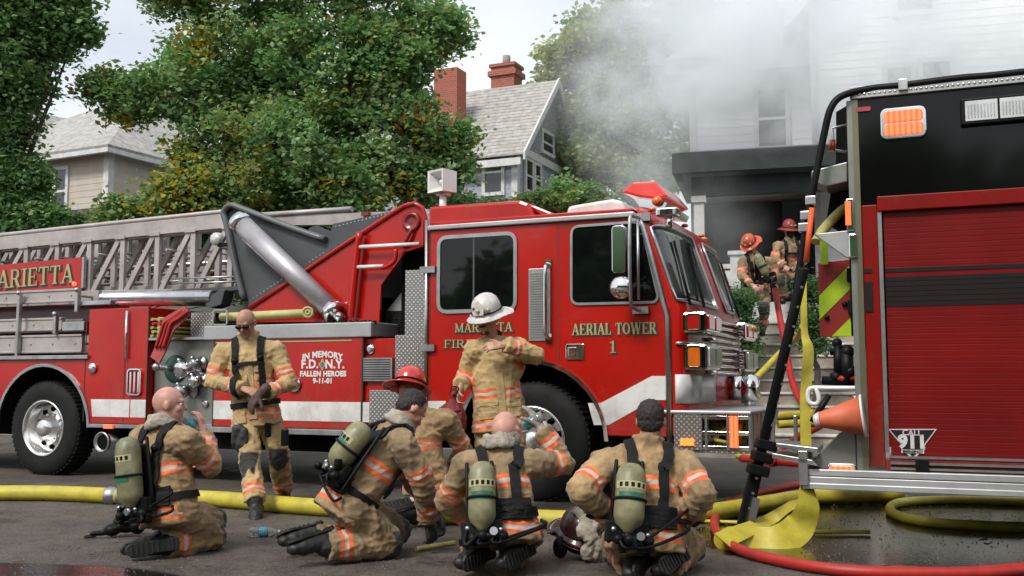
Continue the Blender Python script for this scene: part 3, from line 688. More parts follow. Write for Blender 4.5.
# loudspeaker
a = T1.V(442, 182, .25); c0 = Vector((a.x, .25, a.z))
m = MB(); m.cyl((a.x + .01, .25, zR + .1), (a.x + .01, .25, a.z - .1), .035); m.bb(a.x - .05, a.x + .07, .22, .30, a.z - .14, a.z - .08)
sp = m.build('speaker_pole', white, cab)
m = MB(); rot = Matrix.Rotation(R(-20), 3, 'Z'); h_ = .105
pts = [(-h_, -h_), (h_, -h_), (h_, h_), (-h_, h_)]; B_ = m.b
of = [B_.verts.new(c0 + rot @ Vector((x * 1.05, -.09, z * 1.05))) for x, z in pts]; ot = [B_.verts.new(c0 + rot @ Vector((x, .10, z))) for x, z in pts]
inn = [B_.verts.new(c0 + rot @ Vector((x * .85, -.085, z * .85))) for x, z in pts]; dp = [B_.verts.new(c0 + rot @ Vector((x * .3, .03, z * .3))) for x, z in pts]
for A, B in ((ot, of), (of, inn), (inn, dp)):
    for i in range(4): B_.faces.new((A[i], A[(i + 1) % 4], B[(i + 1) % 4], B[i]))
B_.faces.new(dp); B_.faces.new(ot[::-1]); bmesh.ops.recalc_face_normals(B_, faces=B_.faces)
m.ball(c0 + rot @ Vector((0, .0, 0)), (.03, .03, .03)); m.build('loudspeaker', white, sp)
# beacon bar, red, angled
bb_ = T1.V(640, 195, .35); Z0 = zR + .16
m = MB(); q = UZ((621, 192), (632, 182), (655, 181), (668, 196), (660, 199), (640, 197), v=.35)
m.prism(q, .35, 1.15)
lb = m.build('beacon_bar', mat('beacon_red_lens', (.62, .03, .02), .12, coat=1., emit=((1, .05, .02), .15)), cab, bevel=.02)
q = UZ((634, 199), (640, 207), (664, 209), (667, 203), (660, 200), v=.36); m = MB(); m.prism(q, .36, 1.2); m.build('beacon_base', chrome, lb)
u, z = P(657, 201, .33); m = MB(); m.ball((u, .33, z), (.05, .04, .045)); m.build('beacon_lamp', amberoff, lb)
# corner scene lamp
u, z = P(667, 212, -.05); m = MB(); m.bb(u - .10, u + .09, -.06, .05, z - .035, z + .04); m.cyl((u, .02, z - .03), (u, .02, z - .13), .03); sl_ = m.build('corner_lamp', chrome, cab, bevel=.015)
m = MB(); m.bb(u - .06, u + .05, -.066, -.058, z - .02, z + .025); m.build('lamp_lens', glass, sl_)
m = MB()
for k in range(5): p = ring(2.585, -.9 + .45 * k, -.03); m.ball(p, (.035, .035, .02))
m.build('clearance_light', amberoff, cab)
# windows
def window(poly, v=0., name='window', fr=.022, th=.016, mt=steel):
    m = MB(); frame_ring(m, poly, fr, v - th, v); w = m.build(name, mt, cab)
    m = MB(); m.prism(poly, v - .005, v); m.build('pane', glass, w)
    return w
a, b = P(441, 237), P(514, 309); c = P(514, 235)
rw = roundpoly([(a[0], b[1] + .01), (b[0], b[1] + .01), (b[0], c[1]), (a[0], c[1])], .07); w_ = window(rw, fr=.035)
m = MB(); u = P(474, 260)[0]; m.bb(u - .008, u + .008, -.008, -.004, b[1] + .02, c[1] - .01); m.build('sash_bar', greymetal, w_)
fw = roundpoly(UZ((573, 303), (655, 301), (657, 296), (640, 223), (573, 228)), .06); wf = window(fw)
# windshield patches over the rounded front
def shell(z0, z1, a0, a1, off, name, mt, parent, nz=8, na=24, thick=.006):
    vs, fs = [], []
    for i in range(nz + 1):
        z = z0(0) + (z1(0) - z0(0)) * i / nz
        for j in range(na + 1):
            a = a0 + (a1 - a0) * j / na; zz = z0(a) + (z1(a) - z0(a)) * i / nz; vs.append(ring(zz, a, off))
    for i in range(nz):
        for j in range(na): k = i * (na + 1) + j; fs.append((k, k + 1, k + na + 2, k + na + 1))
    o = pmesh(name, [tuple(v) for v in vs], fs, mt, parent, True)
    so = o.modifiers.new('t', 'SOLIDIFY'); so.thickness = thick; so.offset = 0; return o
Z0f, Z1f = (lambda a: 1.74 + .02 * abs(a)), (lambda a: 2.43 - .05 * (abs(a) / 1.57) ** 4)
AN = 1.40
wsg = mat('windshield_glass', (.05, .065, .058), .04, spec=.9, var=(1.3, .45), dark=(.006, .012, .01))  # pale interior and reflected streaks are mixed into the glass colour
for s0, s1 in ((-AN, -.04), (.04, AN)):
    wg = shell(Z0f, Z1f, s0, s1, .008, 'windshield', wsg, cab)
    m = MB(); loop = [ring(Z0f(s0 + (s1 - s0) * k / 24), s0 + (s1 - s0) * k / 24, .012) for k in range(25)] + [ring(Z0f(s1) + (Z1f(s1) - Z0f(s1)) * k / 6, s1, .012) for k in range(1, 6)] + [ring(Z1f(s1 + (s0 - s1) * k / 24), s1 + (s0 - s1) * k / 24, .012) for k in range(25)] + [ring(Z1f(s0) + (Z0f(s0) - Z1f(s0)) * k / 6, s0, .012) for k in range(1, 6)]
    m.tube(loop, .014, 8, closed=True); m.build('windshield_seal', steel, wg)
# wipers
m = MB()
for a in (-1.0, -.5, .35): p = ring(1.72, a, .04); q_ = ring(2.3, a + .28, .03); m.cyl(p, q_, .012)
m.build('wiper', black, cab)
# something pale inside: seat shapes behind the glass are lost in the dark glass
# stripes on cab
def st(pts, v=-.004): m = MB(); m.prism(UZ(*pts), v, 0); return m.build('stripe', white, cab)
st([(428, 401), (446, 401), (446, 424), (428, 424)])
st([(588, 403), (601, 403), (652, 376), (669, 376), (669, 400), (653, 400), (609, 425), (594, 425)])
shell(lambda a: .885, lambda a: 1.13, -1.53, -.12, .004, 'stripe', white, cab, 2, 20, .003)
# pillar trim, seams
m = MB(); pl = [(uc0 - .02, SILL - .06), (uc0 - .02, 1.62), (uc1 + .03, 2.42), (uc1 - .02, zR)]; m.tube([(p[0], -.012, p[1]) for p in pl], .026, 10); m.build('pillar_trim', steel, cab)
m = MB()
for px in (558, 430): u = P(px, 300)[0]; m.bb(u - .005, u + .005, -.002, .001, 1.25 if px == 558 else SILL, zR - .02)
u = P(558, 300)[0]; m.bb(u - .005, P(660, 300)[0], -.002, .001, zR - .05, zR - .042); m.build('door_seam', shadow, cab)
m = MB(); u = P(427, 300)[0]; m.cyl((u + .0, -.015, SILL), (u + .0, -.015, zR + .1), .018)
for py in (270, 348): z = P(428, py)[1]; m.bb(u - .06, u + .1, -.04, -.0, z - .03, z + .03)
m.build('door_hinge', steel, cab)
m = MB(); m.bb(uF - .02, uc0, -.03, .03, SILL - .05, SILL - .004) ; m.bb(.74, uc0, -.03, .03, SILL - .05, SILL - .003); 
# louvre and grab bar
a, b = P(529, 269), P(551, 341); m = MB(); m.bb(a[0], b[0], -.012, 0, b[1], a[1]); lv = m.build('louvre_panel', steel, cab, bevel=.004)
m = MB(); n = 26
for k in range(n): z = b[1] + .03 + (a[1] - b[1] - .06) * k / n; m.prism([(a[0] + .02, z), (b[0] - .02, z), (b[0] - .02, z + .010), (a[0] + .02, z + .010)], -.018, -.012)
m.build('louvre', panelgrey, lv)
m = MB(); u = P(549, 300)[0]; zt, zb = P(549, 264)[1], P(549, 338)[1]; m.tube(spline([(u, 0, zt), (u, -.07, zt - .02), (u, -.09, zt - .1), (u, -.09, zb + .1), (u, -.07, zb + .02), (u, 0, zb)], 5), .018, 10); m.bb(u - .03, u + .03, -.02, 0, zt - .04, zt + .04); m.bb(u - .03, u + .03, -.02, 0, zb - .04, zb + .04); m.build('grab_handle', chrome, cab)
a, b = P(566, 344), P(585, 360); m = MB(); m.prism(rrect(a[0], b[0], b[1], a[1], .02), -.012, 0); m.bb(a[0] + .03, a[0] + .10, -.03, -.012, b[1] + .03, a[1] - .03); dh = m.build('door_handle', chrome, cab, bevel=.004)
m = MB(); m.bb(a[0] + .115, b[0] - .02, -.014, -.012, b[1] + .025, a[1] - .025); m.build('handle_pocket', shadow, dh)
# lettering on the doors
def doorword(txt, px0, px1, py0, py1, v=0.):
    (u0, zt), (u1, _) = P(px0, py0), P(px1, py0); zb = P((px0 + px1) / 2, py1)[1]; h = zt - zb
    sq = (u1 - u0) / serif_len(txt, h, 1.)
    m = MB(); serif(m, txt, u0 + .007, zb - .007, h, v - .0015, .002, sq, grow=.007); s = m.build('letter_shadow', shadow, cab)
    m = MB(); serif(m, txt, u0, zb, h, v - .0065, .003, sq); m.build('lettering', gold, cab)
doorword('AERIAL TOWER', 572, 657, 324, 334.5); doorword('1', 609, 617, 341, 353)
doorword('MARIETTA', 455, 513, 323.5, 332); doorword('FIRE DEPT.', 444, 520, 340, 347.5)
# mirrors
mr = empty('mirror'); mr.parent = cab
vM = -.30
m = MB(); A = T1.V(631, 218, -.0); Bm = T1.V(631, 306, 0)
u = P(630, 260, vM)[0]; zt, zb = P(630, 220, vM)[1], P(630, 300, vM)[1]
m.tube(spline([(u, .0, zt + .06), (u, vM * .6, zt + .05), (u, vM, zt - .02), (u, vM, zb + .02), (u, vM * .6, zb - .06), (u, 0, zb - .07)], 5), .016, 10); m.tube([(u + .07, vM, zt), (u + .07, vM, zb)], .012, 8); m.bb(u - .07, u + .1, vM * .1, .0, zt + .03, zt + .10); m.bb(u - .06, u + .08, -.05, .0, zb - .10, zb - .04)
m.build('mirror_arm', steel, mr)
a, b = P(612, 226, vM), P(626, 273, vM)
m = MB(); m.prism(rrect(a[0], b[0], b[1], a[1], .03), vM - .02, vM + .06); m.build('mirror_head', chrome, mr, bevel=.008)
u, z = P(620.5, 287, vM); m = MB(); m.lathe([(.01, -.05), (.06, -.04), (.095, -.01), (.10, .02), (.06, .06), (.02, .07)], (u, vM, z), (0, 1, 0), 26); m.build('round_mirror', chrome, mr)
# front light clusters
def cluster(ya, yb, mt, name, mirror=False):
    v0, v1 = (.045, .60) if not mirror else (W1 - .60, W1 - .045)
    zt, zb = P(683, ya, .045)[1], P(683, yb, .045)[1]; u0, u1 = 1.30, 1.585
    m = MB(); m.bb(u0, u1, v0, v1, zb, zt); hs = m.build(name, chrome, cab, bevel=.02)
    if not mirror:
        m = MB(); m.bb(1.36, u0 + .10, v0 - .01, v0, zb + .03, zt - .03); m.bb(u1 - .065, u1 - .01, v0 - .01, v0, zb + .02, zt - .02); m.build('housing_gap', glass, hs)
        m = MB(); m.prism(rrect(1.43, 1.535, zb + .025, zt - .025, .02), v0 - .028, v0 - .0); m.build('lens', mt, hs, bevel=.005)
        m = MB(); frame_ring(m, rrect(1.43, 1.535, zb + .025, zt - .025, .02), .014, v0 - .034, v0); m.build('lens_rim', chrome, hs)
    m = MB()
    for k in range(2): va = v0 + .04 + k * (v1 - v0) / 2; m.bb(u1, u1 + .02, va, va + (v1 - v0) / 2 - .06, zb + .03, zt - .03)
    m.build('front_lens', mt if mt is redlens else clearlens, hs, bevel=.006)
    return hs
for mir in (False, True):
    cluster(312, 333, redlens, 'warning_light', mir); cluster(344, 370, amberoff, 'headlight', mir)
m = MB(); z = P(690, 343, .0)[1]; m.tube([ring(z, a, .012) for a in [-1.5 + .1 * k for k in range(31)]], .014, 8); m.build('front_trim', chrome, cab)
zg0, zg1 = 1.15, 1.62
m = MB()
for k in range(9): z = zg0 + (zg1 - zg0) * k / 8; m.tube([ring(z, a, .03) for a in (-.35, -.15, .0, .15, .35)], .02, 8)
m.build('grille', chrome, cab)
m = MB(); c = ring(1.02, -.75, .0); m.bb(c.x - .01, c.x + .03, c.y - .08, c.y + .08, .93, 1.12); m.build('corner_plate', steel, cab)
# bumper
ub0, ub1 = 1.31, 1.95; zb0, zb1 = .50, .80
m = MB(); m.bb(ub0, ub0 + .24, -.02, .02, zb0, zb1); m.bb(ub0, ub1, .0, .95, zb0 - .02, zb0 + .015); m.bb(ub0, ub0 + .03, .02, W1, zb0, zb1)
m.bb(ub0 + .24, ub1, .62, .66, zb0, zb1); m.build('bumper_tread_plate', treadm, truck, bevel=.004)
m = MB(); m.poly([(ub0 - .1, -.03, zb1), (ub1 + .01, -.03, zb1), (ub1 + .01, .95, zb1), (1.62, W1, zb1), (ub0 - .1, W1, zb1)], (0, 0, .03)); m.build('bumper_top', lightgrey, truck, bevel=.01)
m = MB()
for z in (zb0 + .03, (zb0 + zb1) / 2, zb1 - .02): m.bb(ub0 + .24, ub1, -.01, .03, z - .022, z + .012)
m.build('bumper_rail', chrome, truck, bevel=.006)
m = MB()
for k in range(5): u = ub0 + .26 + k * .18; m.bb(u, u + .025, -.012, .05, zb0, zb1)
for k in range(5): v = .1 + k * .2; m.bb(ub1 - .02, ub1 + .01, v, v + .05, zb0, zb1)
m.poly([(ub1 - .03, .95, zb0), (1.60, W1 - .02, zb0), (1.60, W1 - .02, zb1), (ub1 - .03, .95, zb1)], (-.02, 0, 0))
m.build('bumper_bar', steel, truck, bevel=.004)
m = MB()
for k in range(7):
    pts = [(ub0 + .27 + random.random() * .1, .12 + random.random() * .3, zb0 + .05 + .03 * k), (ub0 + .5, .08 + random.random() * .1, zb0 + .04 + random.random() * .2), (ub1 - .1, .1 + random.random() * .3, zb0 + .05 + .03 * k)]
    m.tube(spline(pts, 6), .018, 8)
m.build('bumper_hose', yellowhose, truck)
m = MB(); m.bb(ub1 - .17, ub1 - .10, -.03, -.012, zb0 + .03, zb1 - .01); m.build('marker_light', amber, truck)
m = MB(); m.bb(ub0 + .06, ub0 + .17, -.045, -.02, zb0 + .04, zb0 + .095); m.build('marker_light', glow('amber_marker', (1, .2, .03), 1.6), truck)
# air horn / siren on far side of the bumper top
m = MB(); c = Vector((1.75, 1.55, 1.0)); m.cyl((1.45, 1.55, 1.0), (1.62, 1.55, 1.0), .12, n=24); m.lathe([(.06, 0), (.13, .02), (.14, .10), (.12, .16), (.05, .18)], (1.58, 1.55, 1.0), (1, 0, 0), 26); m.cyl((1.66, 1.55, .83), (1.66, 1.55, .92), .05); m.build('siren', chrome, truck)
# ================================================================== PUMPER, near right
W2 = 2.45
eng = empty('fire_engine', 'dark red pumper with roll-up door and black upper panel, parked nearest on the right edge', 'fire engine', frame=T2)
Q = T2.L
UE = 3.2
zT, zM, zB0, zSl = 3.03, 2.25, .50, .37
m = MB(); m.bb(0, UE, 0, .05, zM, zT); up = m.build('upper_panel', blackgloss, eng)
m = MB(); m.bb(.0, UE, .05, W2, zT - .05, zT - .004); m.bb(0, UE, W2 - .05, W2, zB0, zT - .05); m.bb(0, .05, .05, W2 - .05, 1.3, zT - .05); m.build('body_shell', red2, eng)
m = MB(); m.bb(.28, UE, .35, W2 - .3, .45, 1.1); m.bb(.06, UE, .06, .3, 1.05, 1.1); m.build('chassis', void, eng)
# lower red frame and roll up door
m = MB(); m.bb(.02, .12, -.004, .05, .52, zM); m.bb(.12, UE, -.03, .05, zM - .05, zM + .05); m.bb(.12, UE, -.004, .05, .50, .58); m.build('door_frame', red2, eng, bevel=.006)
def slatmat():
    mm_ = bpy.data.materials.new('roll_up_slats'); nt, N, L, Pn = nodes_of(mm_)
    tc = N.new('ShaderNodeTexCoord'); sp = N.new('ShaderNodeSeparateXYZ'); L.new(tc.outputs['Object'], sp.inputs[0])
    # dark painted bands at fixed heights on the door
    Pn.inputs['Roughness'].default_value = .38; Pn.inputs['Coat Weight'].default_value = .1; Pn.inputs['Specular IOR Level'].default_value = .2
    prev = None
    bands = [(Q(950, 263)[1] - .0, Q(950, 267.5)[1]), ] 
    n = N.new('ShaderNodeTexNoise'); n.inputs['Scale'].default_value = 2; L.new(tc.outputs['Object'], n.inputs['Vector'])
    cr = N.new('ShaderNodeValToRGB'); e = cr.color_ramp.elements; e[0].position = .3; e[0].color = (.125, .003, .003, 1); e[1].position = .75; e[1].color = (.185, .005, .004, 1)
    L.new(n.outputs['Fac'], cr.inputs[0]); L.new(cr.outputs[0], Pn.inputs['Base Color'])
    return mm_
dm = slatmat()
zd0, zd1 = .585, zM - .055
m = MB(); nsl = 44; hs = (zd1 - zd0) / nsl
for k in range(nsl):
    z = zd0 + k * hs; m.prism([(.155, z + .0012), (UE, z + .0012), (UE, z + hs - .0012), (.155, z + hs - .0012)], .012, .03)
m.bb(.155, UE, .0155, .028, zd0, zd1)
rd = m.build('roll_up_door', dm, eng, bevel=.0012)
m = MB(); m.bb(.12, .145, -.012, .03, .62, zM - .05); m.bb(.145, UE, -.012, .03, .582, .598); m.build('door_track', steel, rd)
blk = mat('black_vinyl', (.008, .008, .008), .3, coat=.3)
m = MB()
def vband(ya, yb, v=.011):  # bands measured at x = 940
    return Q(940, ya)[1], Q(940, yb)[1]
for ya, yb in ((266.5, 270.5), (275, 306)):
    a, b = vband(ya, yb)
    if a - b < .06: m.bb(.05 if False else .155, UE, .008, .011, b, a)
    else:
        for k in range(6): h = (a - b) / 6; m.bb(.155, UE, .008, .011, b + k * h + .004, b + (k + 1) * h - .001)
m.build('black_band', blk, rd)
m = MB(); m.bb(.025, .075, -.012, -.004, *sorted((Q(866, 282)[1], Q(866, 312)[1]))); m.bb(.025, .075, -.010, -.004, Q(866, 273)[1], Q(866, 269)[1]); m.build('black_sticker', blk, eng)
# sill
m = MB(); m.bb(-.40, UE, -.06, .35, .455, .50); m.bb(-.40, UE, -.055, .02, zSl + .03, .452); m.bb(-.40, UE, -.065, .02, zSl, zSl + .04); m.build('running_board', lightgrey, eng, bevel=.006)
m = MB(); m.bb(.15, UE, -.02, .012, .51, .525); m.bb(.15, UE, -.03, .01, .545, .56); m.build('step_trim', steel, eng)
m = MB(); m.bb(.3, .38, -.05, -.01, .50, .58); m.build('step_bracket', black, eng)
# top trim and rail
m = MB(); m.bb(-.03, UE, -.03, .02, zT - .055, zT - .0); m.bb(-.03, UE, -.02, .3, zT, zT + .03); tt = m.build('roof_trim', lightgrey, eng, bevel=.004)
m = MB(); k = 0.0
while k < 2.2: m.ball((k, -.032, zT - .028), (.011, .006, .011), sub=1); k += .032
m.build('trim_rivet', chrome, tt)
m = MB()
rl = [T2.V(1040, 70, -.02), T2.V(960, 78, -.02), T2.V(905, 85, -.02), T2.V(868, 89, -.02), T2.V(842, 96, -.06), T2.V(831, 108, -.08), T2.V(825, 130, -.08), T2.V(817, 170, -.08), T2.V(811, 200, -.08), T2.V(804, 240, -.08), T2.V(796, 290, -.08)]
m.tube(spline([Vector((UE, -.02, zT + .07))] + rl, 6), .024, 12); rail = m.build('grab_rail', black, eng)
m = MB()
for px, py in ((903, 84),): p = T2.V(px, py, -.02); m.bb(p.x - .03, p.x + .03, -.05, .03, p.z - .05, p.z + .03)
for px, py in ((811, 201), (806, 216), (804, 228)): p = T2.V(px, py, -.08); m.bb(p.x - .035, p.x + .035, -.115, -.05, p.z - .03, p.z + .03)
m.build('rail_clamp', steel, rail, bevel=.006)
# rear corner post
m = MB(); m.bb(-.055, -.003, -.012, .05, .50, zT - .06); m.build('corner_post', panelgrey, eng, bevel=.004)
m = MB(); m.bb(-.02, .018, -.016, .03, .50, zT - .06); m.build('post_trim', mat('dull_brass_edge', (.20, .19, .12), .35, .7), eng)
# lamp in its chrome bezel
a, b = Q(880, 110), Q(927, 137)
m = MB(); m.prism(rrect(a[0], b[0], b[1], a[1], .04), -.03, -.0); lm = m.build('warning_lamp', chrome, eng, bevel=.008)
m = MB()
for k in range(2):
    h = (a[1] - b[1] - .05) / 2; z = b[1] + .022 + k * (h + .006); m.prism(rrect(a[0] + .02, b[0] - .02, z, z + h, .025), -.045, -.03)
m.build('lens', amber, lm, bevel=.008)
a, b = Q(960, 101), Q(1060, 121)
m = MB(); m.bb(a[0], b[0] + .1, -.05, 0, Q(960, 127)[1], a[1]); fl = m.build('scene_light', black, eng, bevel=.008)
m = MB(); w = .19
for k in range(3): x = a[0] + .025 + k * (w + .012); m.bb(x, x + w, -.056, -.05, Q(960, 124)[1], Q(960, 104)[1])
m.build('lens', clearlens, fl, bevel=.004)
m = MB(); zz = Q(960, 114)[1]
for k in range(3):
    for j in range(9): x = a[0] + .04 + k * (w + .012) + j * .019; m.bb(x, x + .006, -.060, -.056, zz - .045, zz + .04)
m.build('reflector_ribs', steel, fl)
u, z = Q(861, 110); m = MB(); m.bb(u - .03, u + .06, -.02, 0, z - .015, z + .015); m.build('marker_light', redlens, eng)
# 911 decal
a, b, c = Q(888, 429), Q(937, 429), Q(913, 461)
A0, A1 = Q(893, 432), Q(932, 432)
m = MB(); shield = [(a[0], a[1]), (b[0], b[1]), (b[0] - .075, b[1] - .105), (b[0] - .075, b[1] - .135), (c[0] + .045, b[1] - .155), (c[0], c[1] + .01), (c[0] - .045, b[1] - .155), (a[0] + .075, b[1] - .135), (a[0] + .075, b[1] - .105)]
m.prism(shield, .005, .012); dc = m.build('call_911_decal', white, rd)
cx, cz = c[0], b[1] - .07
m = MB(); ins = [(cx + (x - cx) * .91, cz + (z - cz) * .88 + .002) for x, z in shield]; m.prism(ins, .002, .005); m.build('decal_ground', blk, dc)
def lay(txt, size, u, z, v, name, mt, par, bold=.002):
    me = text_mesh(txt, size, .0012, bold)
    for w in me.vertices: x, y, zt = w.co; w.co = (u + x, v - zt, z + y)
    return link_mesh(name, me, mt, par)
lay('CALL', .05, cx, b[1] - .028, -.001, 'decal_lettering', white, dc, .0008); lay('911', .115, cx, b[1] - .088, -.001, 'decal_lettering', white, dc, .006); 
m = MB(); m.bb(cx - .068, cx + .068, .0005, .002, b[1] - .158, b[1] - .136); m.build('decal_bar', white, dc); lay('EMERGENCY', .021, cx, b[1] - .147, -.002, 'decal_lettering', blk, dc, .0006)
# rear lower quarter: sloped grey fender with marker light
m = MB(); m.prism([(-.36, .505), (-.06, .505), (-.06, .78), (-.16, .74), (-.33, .56)], .0, .9); qt = m.build('rear_fender', panelgrey, eng, bevel=.006)
a, b = Q(828, 463), Q(861, 476); m = MB(); m.prism(rrect(a[0], b[0] - .03, b[1], a[1], .02), -.02, 0); mk = m.build('marker_lamp', chrome, eng, bevel=.005)
m = MB(); m.prism(rrect(a[0] + .012, b[0] - .042, b[1] + .01, a[1] - .012, .015), -.035, -.02); m.build('lens', amber, mk, bevel=.006)
# tailboard structures behind the rear corner
m = MB(); m.bb(-.42, -.06, .1, W2 - .1, .46, .50); m.build('tailboard', treadm, eng)
m = MB()
g = [T2.V(812, 172, .1), T2.V(848, 163, .1), T2.V(848, 183, .1), T2.V(826, 188, .1), T2.V(812, 182, .1)]; m.prism([(p.x, p.z) for p in g], .05, .35)
m.build('rear_bracket', panelgrey, eng, bevel=.008)
g = [T2.V(815, 236, .1), T2.V(853, 232, .1), T2.V(856, 262, .1), T2.V(846, 258, .1)]; m = MB(); m.prism([(p.x, p.z) for p in g], .0, .06); m.build('rear_bracket', lightgrey, eng, bevel=.004)
m = MB(); p, q = T2.V(832, 128, .05), T2.V(834, 150, .05); m.tube([T2.V(848, 125, .05), p, q, T2.V(848, 152, .05)], .012, 8); m.build('hook_rail', steel, eng)
m = MB(); p, q = T2.V(832, 140, .03), T2.V(832, 151, .03); m.cyl(p, q, .022); m.build('red_reflector', redlens, eng)
m = MB(); p = T2.V(851, 208, .0); m.bb(p.x - .03, p.x + .02, -.04, .02, p.z - .16, p.z + .06); m.bb(p.x - .02, p.x + .03, -.05, .02, p.z - .34, p.z - .18); rl_ = m.build('rear_lamp', chrome, eng, bevel=.008)
m = MB(); m.bb(p.x - .035, p.x + .0, -.045, -.04, p.z - .12, p.z + .04); m.build('lens', orange_beacon, rl_)
# dark interior of the open rear hose bay
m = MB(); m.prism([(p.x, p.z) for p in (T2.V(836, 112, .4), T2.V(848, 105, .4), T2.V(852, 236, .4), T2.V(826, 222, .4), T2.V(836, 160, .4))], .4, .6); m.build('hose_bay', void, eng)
# chevron door, swung open
cd = empty('chevron_door'); cd.parent = eng
A = T2.V(818, 263, .25); B = T2.V(855, 258, .25); C_ = T2.V(855, 336, .25); D_ = T2.V(818, 337, .25)
m = MB(); m.prism([(A.x, A.z), (B.x, B.z), (B.x, C_.z), (A.x, D_.z)], .25, .29); m.build('door_panel', mat('chevron_red', (.26, .02, .015), .35), cd, bevel=.004)
m = MB(); wq = B.x - A.x; lim = mat('chevron_lime', (.42, .60, .02), .35)
def clipquad(z0):  # lime diagonal across the panel, rising to the right
    th_ = .165; sl_ = 1.0
    pts = [(A.x, z0), (A.x, z0 + th_), (B.x, z0 + th_ + wq * sl_), (B.x, z0 + wq * sl_)]
    zl, zh = C_.z, A.z - .0
    out = []
    def clip(poly, sgn, lim_):
        r = []
        for i in range(len(poly)):
            p, q = poly[i], poly[(i + 1) % len(poly)]; ip, iq = sgn * (p[1] - lim_) <= 0, sgn * (q[1] - lim_) <= 0
            if ip: r.append(p)
            if ip != iq: t = (lim_ - p[1]) / (q[1] - p[1]); r.append((p[0] + t * (q[0] - p[0]), lim_))
        return r
    return clip(clip(pts, 1, zh), -1, zl)
for z0 in (D_.z - .24, D_.z + .12):
    q = clipquad(z0)
    if len(q) > 2: m.prism(q, .246, .25)
m.build('lime_stripe', lim, cd)
m = MB(); m.cyl((B.x - .02, .22, C_.z), (B.x - .02, .22, B.z), .018); m.box((B.x - .03, .22, C_.z + .2), (.05, .05, .09)); m.box((B.x - .03, .22, B.z - .12), (.05, .05, .09)); m.ball((A.x + .17, .235, C_.z + .22), .02); m.ball((A.x + .05, .235, C_.z + .13), .018); m.build('door_hardware', black, cd)
lp = T2.V(823, 236, .2); m = MB(); m.bb(lp.x - .02, lp.x + .03, .18, .2, lp.z - .2, lp.z + .02); m.build('lime_strip', lim, cd)
# deck gun / valves
m = MB()
for (xa, ya, xb, yb, r) in ((838, 345, 838, 378, .03), (846, 350, 848, 385, .045), (822, 380, 856, 382, .03), (830, 352, 850, 350, .025), (840, 378, 848, 345, .02)):
    m.cyl(T2.V(xa, ya, .2), T2.V(xb, yb, .2), r)
for xa, ya, r in ((837, 343, .035), (847, 352, .05), (836, 377, .045), (850, 372, .05)): m.ball(T2.V(xa, ya, .2), r)
m.build('rear_valve', black, eng)
m = MB(); m.cyl(T2.V(836, 378, .18), T2.V(856, 379, .18), .02); m.build('valve_handle', redlens, eng)
m = MB(); m.tube(spline([T2.V(860, 388, .05), T2.V(830, 388, .05), T2.V(812, 388, .05), T2.V(808, 393, .05), T2.V(809, 402, .05), T2.V(816, 404, .05), T2.V(819, 399, .05), T2.V(816, 388, .05)], 5), .016, 10); m.build('white_handle', white, eng)
m = MB()
for xa, ya in ((856, 398), (858, 410), (857, 424), (855, 434), (850, 440)): m.ball(T2.V(xa, ya, .1), .03); m.cyl(T2.V(xa, ya, .1), T2.V(xa - 4, ya + 6, .1), .018)
m.cyl(T2.V(858, 330, .05), T2.V(860, 386, .05), .022)
m.build('pipe_fitting', steel, eng)
m = MB(); m.cyl(T2.V(829, 395, .0), T2.V(812, 422, .0), .02); m.build('wrench', black, eng)
# brackets at tailboard
m = MB(); m.prism([(p.x, p.z) for p in (T2.V(776, 443, -.1), T2.V(818, 448, -.1), T2.V(818, 453, -.1), T2.V(776, 447, -.1))], -.1, .3); m.prism([(p.x, p.z) for p in (T2.V(772, 453, -.1), T2.V(812, 460, -.1), T2.V(818, 466, -.1), T2.V(772, 458, -.1))], -.1, .3); m.bb(-.42, -.36, -.1, .3, .40, .62); m.build('folding_step', steel, eng, bevel=.004)
# traffic cone on tailboard
cone = empty('traffic_cone', 'orange traffic cone lying on its side at the rear corner of the pumper', 'traffic cone', frame=T2)
a, b = T2.V(818, 420, -.12), T2.V(862, 416, -.12); d = b - a
m = MB(); m.tube([a + d * t for t in (0, .1, .25, .25001, 1.)], [.05, .055, .065, .065, .13], 28); m.build('cone_body', mat('orange_cone_plastic', (.62, .14, .06), .5), cone)
m = MB(); m.tube([a - d * .10, a + d * .04], [.035, .055], 24); m.tube([b, b + d * .05], [.14, .14], 28); m.build('cone_collar', white, cone)
# black adjustable pole standing in front
pole = empty('support_pole', 'tall black clamped pole leaning from the street up to the pumper grab rail', 'pole')
p0, p1, p2, p3 = pix(743, 531, 6.9), pix(757, 470, 6.9), pix(769, 440, 6.85), pix(804, 268, 6.5)
pole.location = (p0.x, p0.y, 0)
def loc_(*ps): return [p - pole.location for p in ps]
m = MB(); a, b, c, d = loc_(p0, p1, p2, p3); dd = (b - a).normalized(); m.poly([a + Vector((-.045, 0, 0)), a + Vector((.045, 0, 0)), b + Vector((.045, 0, 0)), b + Vector((-.04, 0, 0))], (0, .05, 0)); m.cyl(b, d, .034); m.build('pole_shaft', black, pole, bevel=.006)
m = MB(); 
for px, py in ((762, 457), (766, 445), (758, 470)): q = pix(px, py, 6.85) - pole.location; m.box(q, (.14, .10, .07), Matrix.Rotation(R(14), 3, 'Y'))
m.build('clamp', black, pole, bevel=.01)
m = MB(); 
for k in range(13): q = a.lerp(b, (k + .5) / 4) if k < 4 else c.lerp(d, (k - 4) / 9); m.cyl(q + Vector((.0, -.045, 0)), q + Vector((.0, -.02, 0)), .009, n=8)
q = pix(774, 418, 6.8) - pole.location; m.box(q, (.03, .05, .12), Matrix.Rotation(R(14), 3, 'Y')); q = pix(752, 512, 6.88) - pole.location; m.box(q, (.05, .08, .20), Matrix.Rotation(R(14), 3, 'Y'))
m.build('bolt', steel, pole)
